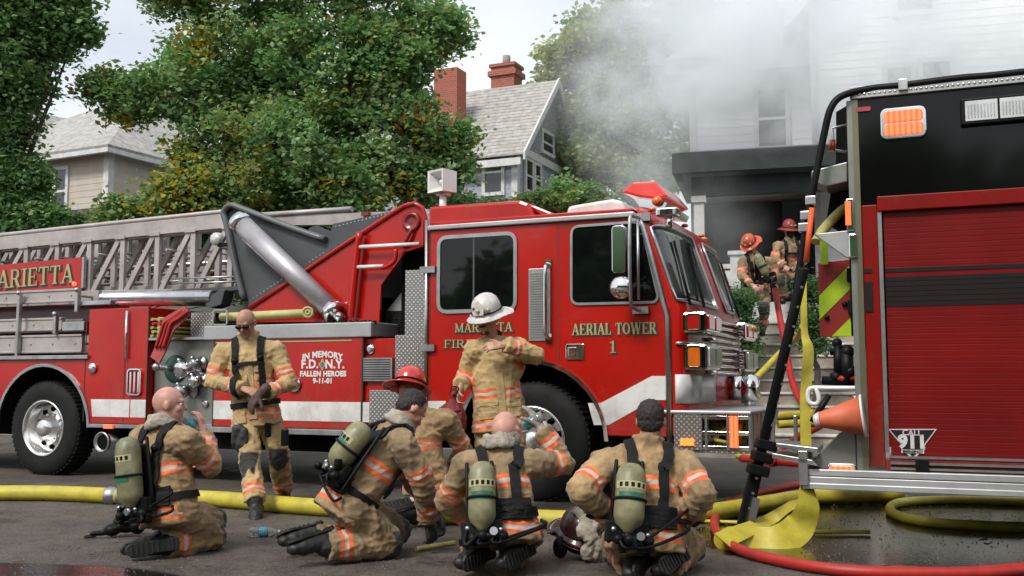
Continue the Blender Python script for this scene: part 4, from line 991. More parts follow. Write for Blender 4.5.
m = MB(); m.cyl(pix(806, 262, 6.5) - pole.location, pix(812, 208, 6.5) - pole.location, .018); m.build('orange_tie', mat('orange_webbing', (.75, .10, .02), .6), pole)

# ================================================================== HOSES ON THE STREET
def hose(name, pts, r, mt, label, cat='hose', flat=1., n=14, k=8, group=None, wig=0):
    o = empty(name, label, cat, group, loc=(pts[0].x, pts[0].y, 0)); m = MB(); pp = spline(pts, k)
    if wig:
        for i, p in enumerate(pp): p.z += wig * noise.noise(Vector((i * .15, 0, 0)))
    m.tube([p - o.location for p in pp], r, n, flat=flat)
    me = m.mesh(name); bpy.data.objects.remove(o)
    q = link_mesh(name, me, mt); q.location = (pts[0].x, pts[0].y, 0); tag(q, label, cat, group); return q
rz = .068
hose('supply_hose', [gnd(-260, 492, rz), gnd(-80, 493, rz), gnd(0, 493, rz), gnd(60, 493.5, rz), gnd(140, 497, rz), gnd(215, 499, rz), gnd(300, 506, rz), gnd(380, 510.5, rz), gnd(450, 515, rz), gnd(540, 519, rz), gnd(610, 520, rz), gnd(680, 516, rz), gnd(720, 511, rz), gnd(770, 503, rz), gnd(812, 497, rz), gnd(900, 494, rz)], [rz] * 121, yellowhose, 'thick yellow supply hose running along the street under the crew', n=18)
sh_ = bpy.data.objects['supply_hose']; m = MB(); a_ = gnd(118, 496, rz) - sh_.location; m.lathe([(.078, -.10), (.082, -.09), (.082, -.02), (.070, -.01), (.070, .01), (.082, .02), (.082, .09), (.078, .10)], a_, (1, -.12, 0), 26)
m.build('coupling', steel, sh_)
# flat yellow hose hanging and folding on the ground
fh = empty('hanging_hose', 'flat yellow hose hanging from the pumper and folded on the wet street', 'hose'); fl0 = pix(806, 500, 6.8); fh.location = (fl0.x, fl0.y, 0)
def rb(m, pts, w, nr, t=.012): m.ribbon([p - fh.location for p in spline(pts, 8)], [w] * ((len(pts) - 1) * 8 + 1) if not isinstance(w, list) else [x for i in range(len(w) - 1) for x in [w[i] + (w[i + 1] - w[i]) * j / 8 for j in range(8)]] + [w[-1]], t, nr)
m = MB()
rb(m, [pix(803, 268, 7.0), pix(804, 330, 6.9), pix(808, 352, 6.85), pix(805, 400, 6.8), pix(806, 460, 6.75), pix(806, 495, 6.72)], [.04, .045, .075, .07, .07, .085], (0, -1, .1))
rb(m, [pix(806, 488, 6.72), pix(807, 508, 6.7), pix(798, 528, 6.72), gnd(780, 540, .05), gnd(755, 541, .04), gnd(725, 541, .05)], [.10, .17, .2, .2, .19, .16], Vector((.25, -.8, .5)))
rb(m, [gnd(722, 541, .07), gnd(745, 531, .10), pix(770, 520, 7.0), pix(790, 507, 6.95), pix(800, 503, 6.9)], [.13, .12, .09, .07, .06], Vector((-.1, -.75, .6)))
m.build('flat_hose', yellowhose, fh)
m = MB(); m.cyl(gnd(722, 541, .05) - fh.location, gnd(732, 535, .07) - fh.location, .06); m.build('hose_bend', yellowhose, fh)
hose('bay_hose', [pix(816, 242, 6.9), pix(825, 228, 6.95), pix(838, 214, 7.0), pix(850, 203, 7.05)], .045, oldhose, 'yellow hose curving out of the pumper rear hose bay', flat=.7)
# red hoses
rr = .034
hose('red_hose', [gnd(812, 482, rr), gnd(770, 490, rr), gnd(735, 500, rr), gnd(718, 514, rr), gnd(716, 530, rr), gnd(738, 549, rr), gnd(790, 563, rr), gnd(850, 571, rr), gnd(920, 573, rr), gnd(985, 572, rr), gnd(1050, 565, rr), gnd(1120, 552, rr)], rr, redhose, 'red hose looping across the wet street in front of the pumper')
hose('red_hose', [gnd(742, 458.5, .04), gnd(770, 461.5, .04), gnd(812, 464.5, .04)], .055, redhose, 'short straight length of red hose beyond the black pole')
hose('attack_hose', [pix(770, 462, 12.5), gnd(785, 448, .15), pix(800, 436, 13.2), pix(822, 424, 13.0), pix(825, 412, 13.2)], .05, redhose, 'red hose coming off the grass behind the pole towards the pumper')
hose('attack_hose', [pix(775, 290, 16.2), pix(780, 318, 15.7), pix(786, 350, 15.2), pix(792, 380, 14.6), pix(800, 400, 14.0), pix(815, 416, 13.0)], .05, redhose, 'red hose line trailing down the stone steps from the burning porch')
yh = .035
hose('yellow_line', [gnd(703, 450, yh), gnd(740, 456, yh), gnd(780, 459.5, yh), gnd(812, 462, yh)], .045, yellowhose, 'thin yellow hose lying on the far side of the street by the bumper')
hose('yellow_line', [pix(738, 393, 12), pix(758, 376, 12.6), pix(780, 353, 13.2), pix(797, 338, 12.5), pix(803, 326, 11.5)], .04, yellowhose, 'thin yellow line stretched from the siren up past the pole')
hose('yellow_line', [pix(752, 418, 10.5), pix(782, 416, 10.5), pix(815, 414, 10.0)], .045, yellowhose, 'upper of two thin yellow hoses strung behind the black pole', wig=.0)
hose('yellow_line', [pix(778, 424.5, 10.0), pix(800, 423.5, 10.0), pix(822, 423, 9.6)], .04, yellowhose, 'lower of two thin yellow hoses strung behind the black pole')
hose('yellow_line', [gnd(1060, 503, yh), gnd(960, 500, yh), gnd(905, 502, yh), gnd(890, 509, yh), gnd(905, 518, yh), gnd(950, 524, yh), gnd(1030, 527, yh), gnd(1100, 524, yh)], .038, yellowhose, 'yellow hose looped on the ground under the pumper')
hose('yellow_line', [gnd(703, 521, .02), gnd(760, 524, .02), gnd(800, 531, .02), gnd(870, 532, .02)], .014, yellowhose, 'thin yellow cord lying in the wet by the folded hose')
hose('tool_handle', [gnd(416, 549, .02), gnd(455, 543, .03)], .017, oldhose, 'short yellow rod on the asphalt between two kneeling firefighters', 'tool')
# ================================================================== GROUND
def smooth_in(nt, val, lo, hi, a=0., b=1.):
    r = nt.nodes.new('ShaderNodeMapRange'); r.interpolation_type = 'SMOOTHSTEP'
    r.inputs[1].default_value = lo; r.inputs[2].default_value = hi; r.inputs[3].default_value = a; r.inputs[4].default_value = b
    nt.links.new(val, r.inputs[0]); return r.outputs[0]
am = bpy.data.materials.new('wet_asphalt'); nt, N, L, Pn = nodes_of(am)
tc = N.new('ShaderNodeTexCoord')
def noi(scale, det=5, ro=.6):
    n = N.new('ShaderNodeTexNoise'); n.inputs['Scale'].default_value = scale; n.inputs['Detail'].default_value = det; n.inputs['Roughness'].default_value = ro
    L.new(tc.outputs['Object'], n.inputs['Vector']); return n.outputs['Fac']
def math_(op, a, b=None):
    x = N.new('ShaderNodeMath'); x.operation = op
    for i, q in enumerate((a, b)):
        if q is None: continue
        if isinstance(q, (int, float)): x.inputs[i].default_value = q
        else: L.new(q, x.inputs[i])
    return x.outputs[0]
sep = N.new('ShaderNodeSeparateXYZ'); L.new(tc.outputs['Object'], sep.inputs[0])
def pool(cx, cy, rx, ry, warp=.5):
    dx = math_('DIVIDE', math_('SUBTRACT', sep.outputs[0], cx), rx); dy = math_('DIVIDE', math_('SUBTRACT', sep.outputs[1], cy), ry)
    r2 = math_('ADD', math_('MULTIPLY', dx, dx), math_('MULTIPLY', dy, dy))
    w = math_('MULTIPLY', math_('SUBTRACT', noi(2.4, 4), .5), warp * 2)
    return smooth_in(nt, math_('ADD', r2, w), .88, 1.05, 1, 0)
g1 = gnd(20, 575); g2 = gnd(870, 538)
ds = noi(1.1, 6, .7); 
wet = math_('MAXIMUM', pool(-3.25, 5.15, 1.7, .98, .12), pool(3.0, 6.95, 1.9, 1.15, .5))
wet = math_('MAXIMUM', wet, pool(3.4, 8.6, 2.4, 1.0, .4))
blot = smooth_in(nt, ds, .60, .68)
blot = math_('MULTIPLY', blot, .55)
wetall = math_('MAXIMUM', wet, blot)
vo = N.new('ShaderNodeTexVoronoi'); vo.inputs['Scale'].default_value = 60; L.new(tc.outputs['Object'], vo.inputs['Vector'])
cr = N.new('ShaderNodeValToRGB'); e = cr.color_ramp.elements; e[0].position = .0; e[0].color = (.012, .010, .0085, 1); e[1].position = .85; e[1].color = (.135, .115, .097, 1)
mixf = math_('ADD', math_('MULTIPLY', noi(3.2, 7, .75), 1.3), math_('MULTIPLY', vo.outputs['Color'], .42)); mixf = math_('ADD', mixf, math_('MULTIPLY', math_('SUBTRACT', noi(.7, 5, .6), .5), .9)); mixf = math_('SUBTRACT', mixf, .42)
L.new(mixf, cr.inputs[0])
mx = N.new('ShaderNodeMix'); mx.data_type = 'RGBA'; mx.inputs[7].default_value = (.006, .0055, .005, 1)
L.new(wetall, mx.inputs[0]); L.new(cr.outputs[0], mx.inputs[6]); L.new(mx.outputs[2], Pn.inputs['Base Color'])
L.new(smooth_in(nt, wetall, .0, 1., .62, .07), Pn.inputs['Roughness'])
bp = N.new('ShaderNodeBump'); bp.inputs['Distance'].default_value = .006
L.new(smooth_in(nt, wetall, 0, .9, 1., .12), bp.inputs['Strength']); L.new(math_('ADD', math_('MULTIPLY', noi(70, 4), 1.), math_('MULTIPLY', vo.outputs['Distance'], .8)), bp.inputs['Height'])
L.new(bp.outputs[0], Pn.inputs['Normal'])
def sheet(name, x0, x1, y0, y1, z, mt, frame=None, kind='structure'):
    me = bpy.data.meshes.new(name); me.from_pydata([(x0, y0, z), (x1, y0, z), (x1, y1, z), (x0, y1, z)], [], [(0, 1, 2, 3)]); me.update()
    o = link_mesh(name, me, mt); tag(o, kind=kind)
    if frame: frame.place(o)
    return o
sheet('road', -500, 500, -60, 900, 0, am)
grassm = mat('grass_soil', (.05, .075, .025), .9, var=(2.2, .35), bump=(30, .8, .04), dark=(.03, .03, .015))
conc = mat('old_concrete', (.30, .28, .25), .8, var=(3, .2), bump=(40, .4, .01))
VK = 5.6   # kerb line behind the trucks
def strip(name, prof, mt, u0=-60, u1=60, nu=60, amp=0., kind='structure'):
    vs, fs = [], []
    for i in range(nu + 1):
        u = u0 + (u1 - u0) * i / nu
        for v, z in prof: vs.append((u, v, z + (amp * noise.noise(Vector((u * .35, v * .35, 0))) if amp and z > .2 else 0)))
    k = len(prof)
    for i in range(nu):
        for j in range(k - 1): a = i * k + j; fs.append((a, a + k, a + k + 1, a + 1))
    o = pmesh(name, vs, fs, mt, None, amp > 0); T1.place(o); return tag(o, kind=kind)
strip('kerb', [(VK, .0), (VK, .14), (VK + .16, .14)], conc)
strip('sidewalk', [(VK + .16, .136), (VK + 1.5, .146)], conc)
strip('lawn', [(VK + 1.5, .14), (VK + 2.0, .3), (VK + 2.8, .9), (VK + 3.6, 1.5), (VK + 4.6, 1.8), (VK + 7, 1.95), (VK + 12, 2.2), (VK + 60, 3.2)], grassm, amp=.25, nu=160)
# grass tufts on the bank
vs, fs, k = [], [], 0
for i in range(9000):
    u = RNG.uniform(-1.5, 8); v = RNG.uniform(VK + 1.55, VK + 4.2); zz = np.interp(v - VK, [1.5, 2, 2.8, 3.6, 4.6], [.14, .3, .9, 1.5, 1.8]) + .25 * noise.noise(Vector((u * .35, v * .35, 0))) * (v - VK > 1.9) - .02
    a = RNG.uniform(0, 6.28); h = RNG.uniform(.05, .14); w = .012
    p = T1.W(u, v, zz); d = Vector((math.cos(a) * w, math.sin(a) * w, 0)); t = Vector((RNG.normal(0, .03), RNG.normal(0, .03), h))
    vs += [tuple(p - d), tuple(p + d), tuple(p + t)]; fs.append((k, k + 1, k + 2)); k += 3
go = pmesh('grass', vs, fs, mat('grass_blades', (.07, .12, .03), .8, var=(1.5, .4))); tag(go, kind='stuff')
# pebbles and dead leaves scattered on the asphalt
def litter(name, n, x0, x1, y0, y1, s0, s1, mt, flat, seed):
    g = np.random.default_rng(seed); vs, fs = [], []; k = 0
    for i in range(n):
        x, y = g.uniform(x0, x1), g.uniform(y0, y1); s = g.uniform(s0, s1); a = g.uniform(0, 6.28); h = s * (.12 if flat else .7)
        pts = [(x + s * math.cos(a + q) * g.uniform(.6, 1.1), y + s * math.sin(a + q) * g.uniform(.6, 1.1)) for q in (0, 1.3, 2.5, 3.8, 5.1)]
        vs += [(p[0], p[1], .001 + (g.uniform(0, h) if flat else 0)) for p in pts] + [(x, y, .002 + h)]; fs += [(k + q, k + (q + 1) % 5, k + 5) for q in range(5)]; k += 6
    o = pmesh(name, vs, fs, mt); tag(o, kind='stuff'); return o
litter('gravel', 5200, -4.2, 4.2, 4.9, 9.5, .003, .009, mat('pebble', (.16, .14, .12), .8, var=(30, .4)), False, 5)
litter('fallen_leaves', 150, -4.5, 4.5, 4.9, 10.5, .014, .032, mat('dead_leaf', (.20, .12, .035), .8, var=(12, .5)), True, 6)
# stone steps to the porch
stp = empty('stone_steps', 'weathered stone steps climbing the bank to the burning porch', 'steps'); TS = Frame(3.8, 14.2, 14.5); TS.place(stp)
stonem = mat('worn_stone', (.34, .30, .24), .8, var=(2.5, .3), bump=(25, .6, .012)); edge = mat('step_nosing', (.58, .56, .52), .8, var=(5, .25), bump=(25, .5, .01))
nst = 10
for k in range(nst):
    z = .30 + .195 * k; v = .15 + k * .30; m = MB(); m.bb(-.45, 1.75, v, v + .8 if k < nst - 1 else v + 2.4, z - .34, z - .035); q = m.build('step', stonem, stp, bevel=.012); m = MB(); m.bb(-.47, 1.77, v - .03, v + (.8 if k < nst - 1 else 2.4), z - .034, z); m.build('tread', edge, q, bevel=.01)
m = MB(); m.tube([(-.55, .1, .3), (-.55, .1, 1.2), (-.55, 2.9, 3.05), (-.55, 2.9, 2.1)], .025, 8)
for k in range(5): m.cyl((-.55, .6 + k * .5, .5 + k * .33), (-.55, .6 + k * .5, 1.5 + k * .33), .015, n=6)
m.build('iron_railing', black, stp)
# rubble stones beside steps
rw = empty('rubble_wall', 'low rubble of pale stones beside the steps near the pumper', 'wall'); rw.location = TS.W(2, 0, 0)
m = MB()
for i in range(46):
    p = TS.W(1.9 + random.random() * 1.4, .1 + random.random() * 1.6, 0); z = .25 + (i % 5) * .22 + random.random() * .1
    m.ball(Vector((p.x, p.y, z)) - rw.location, (.16 * random.uniform(.6, 1.4), .14, .10 * random.uniform(.7, 1.2)), Matrix.Rotation(random.random() * 3, 3, 'Z'), sub=1)
m.build('stones', mat('pale_rubble', (.34, .32, .28), .85, var=(6, .3), bump=(20, .6)), rw)
# ================================================================== HOUSES
white_side = mat('white_clapboard', (.80, .81, .82), .6, var=(1.2, .08)); slate = mat('slate_roof', (.40, .385, .36), .75, var=(5, .22), bump=(20, .3, .01)); tansid = mat('tan_clapboard', (.50, .45, .385), .65, var=(2, .08))
trimw = mat('white_house_trim', (.62, .62, .61), .6); brick = bpy.data.materials.new('red_brick')
nt, N, L, Pn = nodes_of(brick); tcb = N.new('ShaderNodeTexCoord'); mpb = N.new('ShaderNodeMapping'); mpb.inputs['Rotation'].default_value = (R(90), 0, 0); L.new(tcb.outputs['Object'], mpb.inputs[0])
bt = N.new('ShaderNodeTexBrick'); bt.inputs['Scale'].default_value = 4.; bt.inputs['Color1'].default_value = (.36, .085, .05, 1); bt.inputs['Color2'].default_value = (.27, .07, .045, 1); bt.inputs['Mortar'].default_value = (.3, .22, .18, 1); bt.inputs['Mortar Size'].default_value = .018; L.new(mpb.outputs[0], bt.inputs[0]); L.new(bt.outputs[0], Pn.inputs['Base Color']); Pn.inputs['Roughness'].default_value = .85
greysid = mat('grey_blue_clapboard', (.36, .39, .45), .6, var=(2, .08)); shing = mat('grey_fish_shingle', (.30, .30, .31), .8, var=(14, .25), bump=(30, .4)); winm = mat('house_window_glass', (.03, .035, .04), .05, spec=.8)
curt = mat('green_blind', (.14, .15, .07), .7)
def clap(m, u0, u1, v, z0, z1, pitch=.13, out=-1, axis='v'):
    """overlapping boards"""
    z = z0
    while z < z1:
        t = min(pitch, z1 - z)
        if axis == 'v': m.prism_x = None; pts = [(v, z), (v + out * .016, z), (v + out * .008, z + t), (v, z + t)]; a = [m.b.verts.new((u0, p[0], p[1])) for p in pts]; c = [m.b.verts.new((u1, p[0], p[1])) for p in pts]
        else: pts = [(v, z), (v + out * .016, z), (v + out * .008, z + t), (v, z + t)]; a = [m.b.verts.new((p[0], u0, p[1])) for p in pts]; c = [m.b.verts.new((p[0], u1, p[1])) for p in pts]
        fs = [m.b.faces.new((a[(i + 1) % 4], a[i], c[i], c[(i + 1) % 4])) for i in range(4)] + [m.b.faces.new(a), m.b.faces.new(c[::-1])]
        bmesh.ops.recalc_face_normals(m.b, faces=fs); z += pitch
def hwin(par, u0, u1, z0, z1, v, axis='v', out=-1, name='window', blind=None, fw=.10):
    m = MB()
    def bx(a0, a1, d0, d1, zz0, zz1):
        d0, d1 = sorted((v + out * d0, v + out * d1))
        if axis == 'v': m.bb(a0, a1, d0, d1, zz0, zz1)
        else: m.bb(d0, d1, a0, a1, zz0, zz1)
    bx(u0 - fw, u0, 0, .07, z0 - fw, z1 + fw); bx(u1, u1 + fw, 0, .07, z0 - fw, z1 + fw); bx(u0, u1, 0, .07, z1, z1 + fw); bx(u0 - .04, u1 + .04, 0, .10, z0 - fw, z0); bx(u0, u1, .0, .05, (z0 + z1) / 2 - .03, (z0 + z1) / 2 + .03)
    w = m.build(name, trimw, par)
    m = MB(); bx(u0, u1, .032, .040, z0, z1); m.build('pane', winm, w)
    if blind: m = MB(); bx(u0 + .03, u1 - .03, .041, .046, (z0 + z1) / 2 + .05, z1 - .02); m.build('blind', blind, w)
    return w
# --- burning house, right
HB = Frame(*pix(694, 150, 20.5).xy, 14.5)
burn = empty('burning_house', 'white two storey house on the right, smoke pouring from its dark porch', 'house', frame=HB)
B = HB.L
zE = B(700, 72)[1]; zPR = B(700, 156)[1]
print('burn eave', zE, 'porch roof', zPR)
uG = B(812, 100)[0]
m = MB(); clap(m, 0, uG, 0, 2.6, zE, .16); m.bb(0, uG, .002, 7, 2.2, zE); clap(m, uG, 14, -.9, 2.6, zE + 1.0, .16); m.bb(uG, 14, -.898, 7, 2.2, zE + 1.0); wl_ = m.build('wall', white_side, burn)
m = MB(); m.bb(-.08, .06, -.06, .06, 2.6, zE); m.bb(uG - .06, uG + .06, -.98, -.86, 2.6, zE + 1.0); m.build('corner_board', trimw, burn)
greyroof = mat('smoke_grey_roof', (.42, .44, .45), .8, var=(3, .2))
m = MB(); m.poly([(-.5, -.6, zE), (uG + .2, -.6, zE), (uG + .2, 3.4, zE + 2.6), (1.2, 3.4, zE + 2.6)], (0, 0, .14)); m.poly([(-.5, -.6, zE), (1.2, 3.4, zE + 2.6), (-.5, 7.4, zE)], (0, 0, .14)); m.bb(-.5, uG, -.62, -.5, zE - .22, zE + .0); m.build('roof', greyroof, burn)
# front gable
gl = HB.V(800, 52, -1.2); pk = HB.V(905, -60, -1.2)
zg = zE + 1.0; uGL = gl.x; uPK = uG + 3.6; zPK = zg + 4.0
m = MB(); m.prism([(uG - .0, zg), (uPK, zPK), (2 * uPK - uG, zg)], -.9, -.85); gb = m.build('gable', white_side, burn)
m = MB()
for sgn in (-1, 1):
    e = uPK + sgn * (uPK - uG + .55); zz = zg - .55; m.poly([(uPK, -1.4, zPK + .2), (e, -1.4, zz), (e, 7, zz), (uPK, 7, zPK + .2)], (0, 0, .16)); 
m.build('gable_roof', greyroof, burn)
m = MB(); m.prism([(uPK, zPK - .02), (uG - .55, zg - .45), (uG - .55, zg - .72), (uPK, zPK - .35)], -1.42, -1.3); m.bb(uG - .3, 2 * uPK - uG, -1.0, -.9, zg - .02, zg + .22); m.build('barge_board', trimw, burn)
for (xa, xb, ya, yb, v) in ((758, 786, 92, 146, 0), (887, 912, 69, 110, -.9), (922, 951, 64, 110, -.9)):
    p, q = HB.L(xa, ya, v), HB.L(xb, yb, v); hwin(burn, p[0], q[0], q[1], p[1], v)
p, q = HB.L(897, -10, -.9), HB.L(932, 10, -.9); hwin(burn, p[0], q[0], q[1], q[1] + 1.1, -.9)
# porch
vp = -3.2; pa = HB.V(672, 159, vp); zf = 2.42
print('porch', pa)
dkroof = mat('dark_green_porch_trim', (.022, .032, .032), .6, var=(4, .2)); soot_shade = mat('sooty_shaded_porch_wall', (.014, .017, .02), .9)  # back wall: soot, plus the porch's shade put into its colour
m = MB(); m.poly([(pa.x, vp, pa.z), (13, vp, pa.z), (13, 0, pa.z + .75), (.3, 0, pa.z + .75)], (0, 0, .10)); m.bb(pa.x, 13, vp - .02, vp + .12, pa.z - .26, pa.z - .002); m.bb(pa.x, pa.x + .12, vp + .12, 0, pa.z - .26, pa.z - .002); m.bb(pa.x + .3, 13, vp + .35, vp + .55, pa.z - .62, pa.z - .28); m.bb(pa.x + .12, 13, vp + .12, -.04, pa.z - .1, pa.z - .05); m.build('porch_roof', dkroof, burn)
m = MB(); m.bb(pa.x + .2, 13, vp + .3, -.03, 1.0, zf); m.build('porch_floor', trimw, burn)
m = MB(); m.bb(.05, 13, -.10, -.035, zf, pa.z - .3); m.build('porch_back_wall', soot_shade, burn)
for px in (699, 868): 
    u = HB.L(px, 200, vp + .45)[0]; m = MB(); m.bb(u - .09, u + .09, vp + .36, vp + .54, zf, pa.z - .62); m.bb(u - .13, u + .13, vp + .32, vp + .58, pa.z - .74, pa.z - .625); m.build('porch_post', trimw, burn)
u0_, u1_ = HB.L(703, 300, vp + .4)[0], HB.L(738, 300, vp + .4)[0]
m = MB(); m.bb(u0_, u1_, vp + .4, vp + .46, zf + .62, zf + .7); m.bb(u0_, u1_, vp + .4, vp + .46, zf + .02, zf + .58); m.build('porch_rail', trimw, burn)
u = u1_; m = MB(); m.bb(u - .12, u + .12, vp + .32, vp + .56, zf - .6, zf + .85); m.bb(u - .16, u + .16, vp + .28, vp + .60, zf + .85, zf + .92); m.build('newel_post', trimw, burn)
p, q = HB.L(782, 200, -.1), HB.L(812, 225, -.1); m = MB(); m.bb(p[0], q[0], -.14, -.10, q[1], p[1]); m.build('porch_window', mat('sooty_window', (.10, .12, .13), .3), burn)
m = MB(); a_, b_ = HB.L(742, 262, vp + .5), HB.L(750, 292, vp + .5); m.bb(a_[0], b_[0], vp + .5, vp + .6, b_[1], a_[1]); m.build('mail_box', trimw, burn)
# --- grey gabled house in the middle
HM = Frame(*pix(516, 150, 27).xy, 23.8)
mid = empty('gabled_house', 'grey blue gabled house with pale slate roof and brick chimneys, between the two trees', 'house', frame=HM)
zE = HM.L(514, 146)[1]; zE2 = zE; wv = 4.6
pkz = HM.L(538, 84, wv / 2)[1]; print('mid', zE, pkz)
uL = -9.
m = MB(); clap(m, uL, 0, 0, 1.5, zE, .15); m.bb(uL, 0, .002, wv, 1.5, zE); clap(m, 0, wv, 0, 1.5, zE, .15, 1, 'u'); m.build('wall', greysid, mid)
m = MB(); b0 = m.b
a = [b0.verts.new(p) for p in ((.0, 0, zE), (.0, wv, zE), (.0, wv / 2, pkz - .1))]; c = [b0.verts.new(p) for p in ((.05, 0, zE), (.05, wv, zE), (.05, wv / 2, pkz - .1))]
b0.faces.new(a); b0.faces.new(c[::-1]); 
for i in range(3): b0.faces.new((a[i], a[(i + 1) % 3], c[(i + 1) % 3], c[i]))
bmesh.ops.recalc_face_normals(b0, faces=b0.faces); m.build('gable', shing, mid)
m = MB(); k = .5
nrow = 22
for side in (0, 1):
    for r_ in range(nrow):
        t0, t1 = r_ / nrow, (r_ + 1.15) / nrow
        y0 = -.35 + (wv / 2 + .35) * t0; y1 = -.35 + (wv / 2 + .35) * min(1, t1); z0 = zE - .35 * (pkz - zE) / (wv / 2) + (pkz - zE) * (1 + .7 / wv) * t0; z1 = zE - .35 * (pkz - zE) / (wv / 2) + (pkz - zE) * (1 + .7 / wv) * min(1, t1)
        if side: y0, y1 = wv - y0, wv - y1
        m.poly([(uL, y0, z0 + .03), (.35, y0, z0 + .03), (.35, y1, z1), (uL, y1, z1)], (0, 0, .05))
mr_ = m.build('roof', slate, mid)
m = MB()
for sg in (0, 1):
    y0 = -.35 if not sg else wv + .35; zz0 = zE - .35 * (pkz - zE) / (wv / 2); m.poly([(.36, y0, zz0 - .12), (.36, y0, zz0 + .10), (.36, wv / 2, pkz + .10), (.36, wv / 2, pkz - .14)], (.06, 0, 0))
m.bb(uL, .3, -.40, -.32, zE - .62, zE - .42); m.bb(.0, .12, -.05, wv + .05, zE - .2, zE + .02); m.bb(-.12, .06, -.05, .12, 1.5, zE - .4); m.bb(.02, .08, wv - .1, wv, 1.5, zE - .2); m.build('eave_trim', trimw, mid)
p, q = HM.L(486, 153), HM.L(502, 192); hwin(mid, p[0], q[0], q[1], p[1], 0, blind=curt)
def side_uv(px, py):   # hit the u=0 plane
    a, b, c = ray(px, py); t = (HM.o[0] * HM.d[0] + HM.o[1] * HM.d[1]) / (a * HM.d[0] + b * HM.d[1]); X, Y = t * a - HM.o[0], t * b - HM.o[1]
    return X * HM.n[0] + Y * HM.n[1], CH + t * c
for xa, xb, ya, yb in ((524, 530, 160, 192), (533, 538, 165, 195)):
    p, q = side_uv(xa, ya), side_uv(xb, yb); hwin(mid, p[0], q[0], q[1], p[1], 0.03, 'u', 1)
p = side_uv(529, 134); hwin(mid, wv / 2 - .55, wv / 2 + .25, p[1] - .3, p[1] + .25, .05, 'u', 1)
def chimney(par, px0, px1, py0, py1, v, fr, name='chimney', cap=True):
    a, b = fr.L(px0, py0, v), fr.L(px1, py0, v); zb = fr.L(px0, py1, v)[1]; w = b[0] - a[0]
    m = MB(); m.bb(a[0], b[0], v, v + w * .8, zb, a[1]); ch = m.build(name, brick, par)
    if cap:
        m = MB(); m.bb(a[0] - .08, b[0] + .08, v - .08, v + w * .8 + .08, a[1] - .28, a[1] - .12); m.bb(a[0] - .05, b[0] + .05, v - .05, v + w * .8 + .05, a[1] + .002, a[1] + .1); m.build('chimney_band', brick, ch); m = MB(); m.cyl(((a[0] + b[0]) / 2, v + w * .4, a[1] + .1), ((a[0] + b[0]) / 2, v + w * .4, a[1] + .42), .12); m.build('chimney_pot', conc, ch)
chimney(mid, 491, 514, 68, 108, wv / 2, HM, 'chimney')
chimney(mid, 434, 457, 70, 140, .3, HM, 'tall_chimney', False)
# --- tan house on the left
HL = Frame(*pix(109, 160, 26).xy, 26)
tanh = empty('tan_house', 'tan clapboard house with pale hipped roof beyond the ladder at the left', 'house', frame=HL)
zE = HL.L(109, 152)[1]; print('tan', zE)
m = MB(); clap(m, -7, 0, 0, 1.0, zE, .17); m.bb(-7, 0, .002, 6.5, 1.0, zE); clap(m, 0, 6.5, 0, 1.0, zE, .17, 1, 'u'); m.build('wall', tansid, tanh)
m = MB(); m.bb(-.14, .05, -.05, .14, 1.0, zE); m.bb(-7.4, .45, -.45, -.33, zE - .12, zE + .06); m.bb(.33, .45, -.33, 7, zE - .12, zE + .06); m.bb(-7.3, .33, -.33, 6.8, zE - .02, zE + .0); m.build('eave_trim', trimw, tanh)
m = MB(); E_ = [(-7.4, -.45), (.45, -.45), (.45, 7), (-7.4, 7)]; rA, rB = (-3.6, 3.2, zE + 2.5), (-2.6, 3.4, zE + 2.5)
for pts in ([(*E_[0], zE), (*E_[1], zE), rB, rA], [(*E_[1], zE), (*E_[2], zE), rB], [(*E_[2], zE), (*E_[3], zE), rA, rB]): m.poly(pts, (0, 0, .08))
g0 = (-6.8, -.45, zE); m.poly([(-7.6, -.5, zE + .1), (-5.4, -.5, zE + 1.9), (-5.4, 3.2, zE + 2.2), (-7.6, 3, zE + .1)], (0, 0, .08)); m.poly([(-3.2, -.5, zE + .1), (-5.4, -.5, zE + 1.9), (-5.4, 3.2, zE + 2.2), (-3.2, 3, zE + .1)], (0, 0, .08)); m.prism([(-7.5, zE), (-5.4, zE + 1.85), (-3.3, zE)], -.45, -.4)
m.build('roof', slate, tanh)
p, q = HL.L(58, 171), HL.L(66, 212); hwin(tanh, p[0], q[0], q[1], p[1], 0)
m = MB(); p, q = HL.L(56, 216), HL.L(112, 222); m.bb(p[0], q[0] + .3, -.5, .0, q[1] - .1, p[1]); m.build('lower_roof', mat('dark_shingle', (.08, .07, .065), .8), tanh)
# ================================================================== FIREFIGHTERS
def fuse(mb, voxel, it=4):
    me = mb.mesh('tmp'); o = bpy.data.objects.new('tmp', me); COL.objects.link(o)
    r = o.modifiers.new('r', 'REMESH'); r.mode = 'VOXEL'; r.voxel_size = voxel
    if it: s = o.modifiers.new('s', 'SMOOTH'); s.factor = .5; s.iterations = it
    bpy.context.view_layer.update()
    n = bpy.data.meshes.new_from_object(o.evaluated_get(bpy.context.evaluated_depsgraph_get())); bpy.data.objects.remove(o); bpy.data.meshes.remove(me)
    n.materials.clear(); n.polygons.foreach_set('use_smooth', [True] * len(n.polygons)); return n
def coords(me): a = np.empty(len(me.vertices) * 3); me.vertices.foreach_get('co', a); return a.reshape(-1, 3)
def setco(me, a): me.vertices.foreach_set('co', a.ravel()); me.update()
def segd(V, p, q):
    p, q = np.array(p), np.array(q); d = q - p; L_ = np.linalg.norm(d); d = d / L_; s = (V - p) @ d; t = np.clip(s, 0, L_)
    return np.linalg.norm(V - (p + t[:, None] * d), axis=1), s
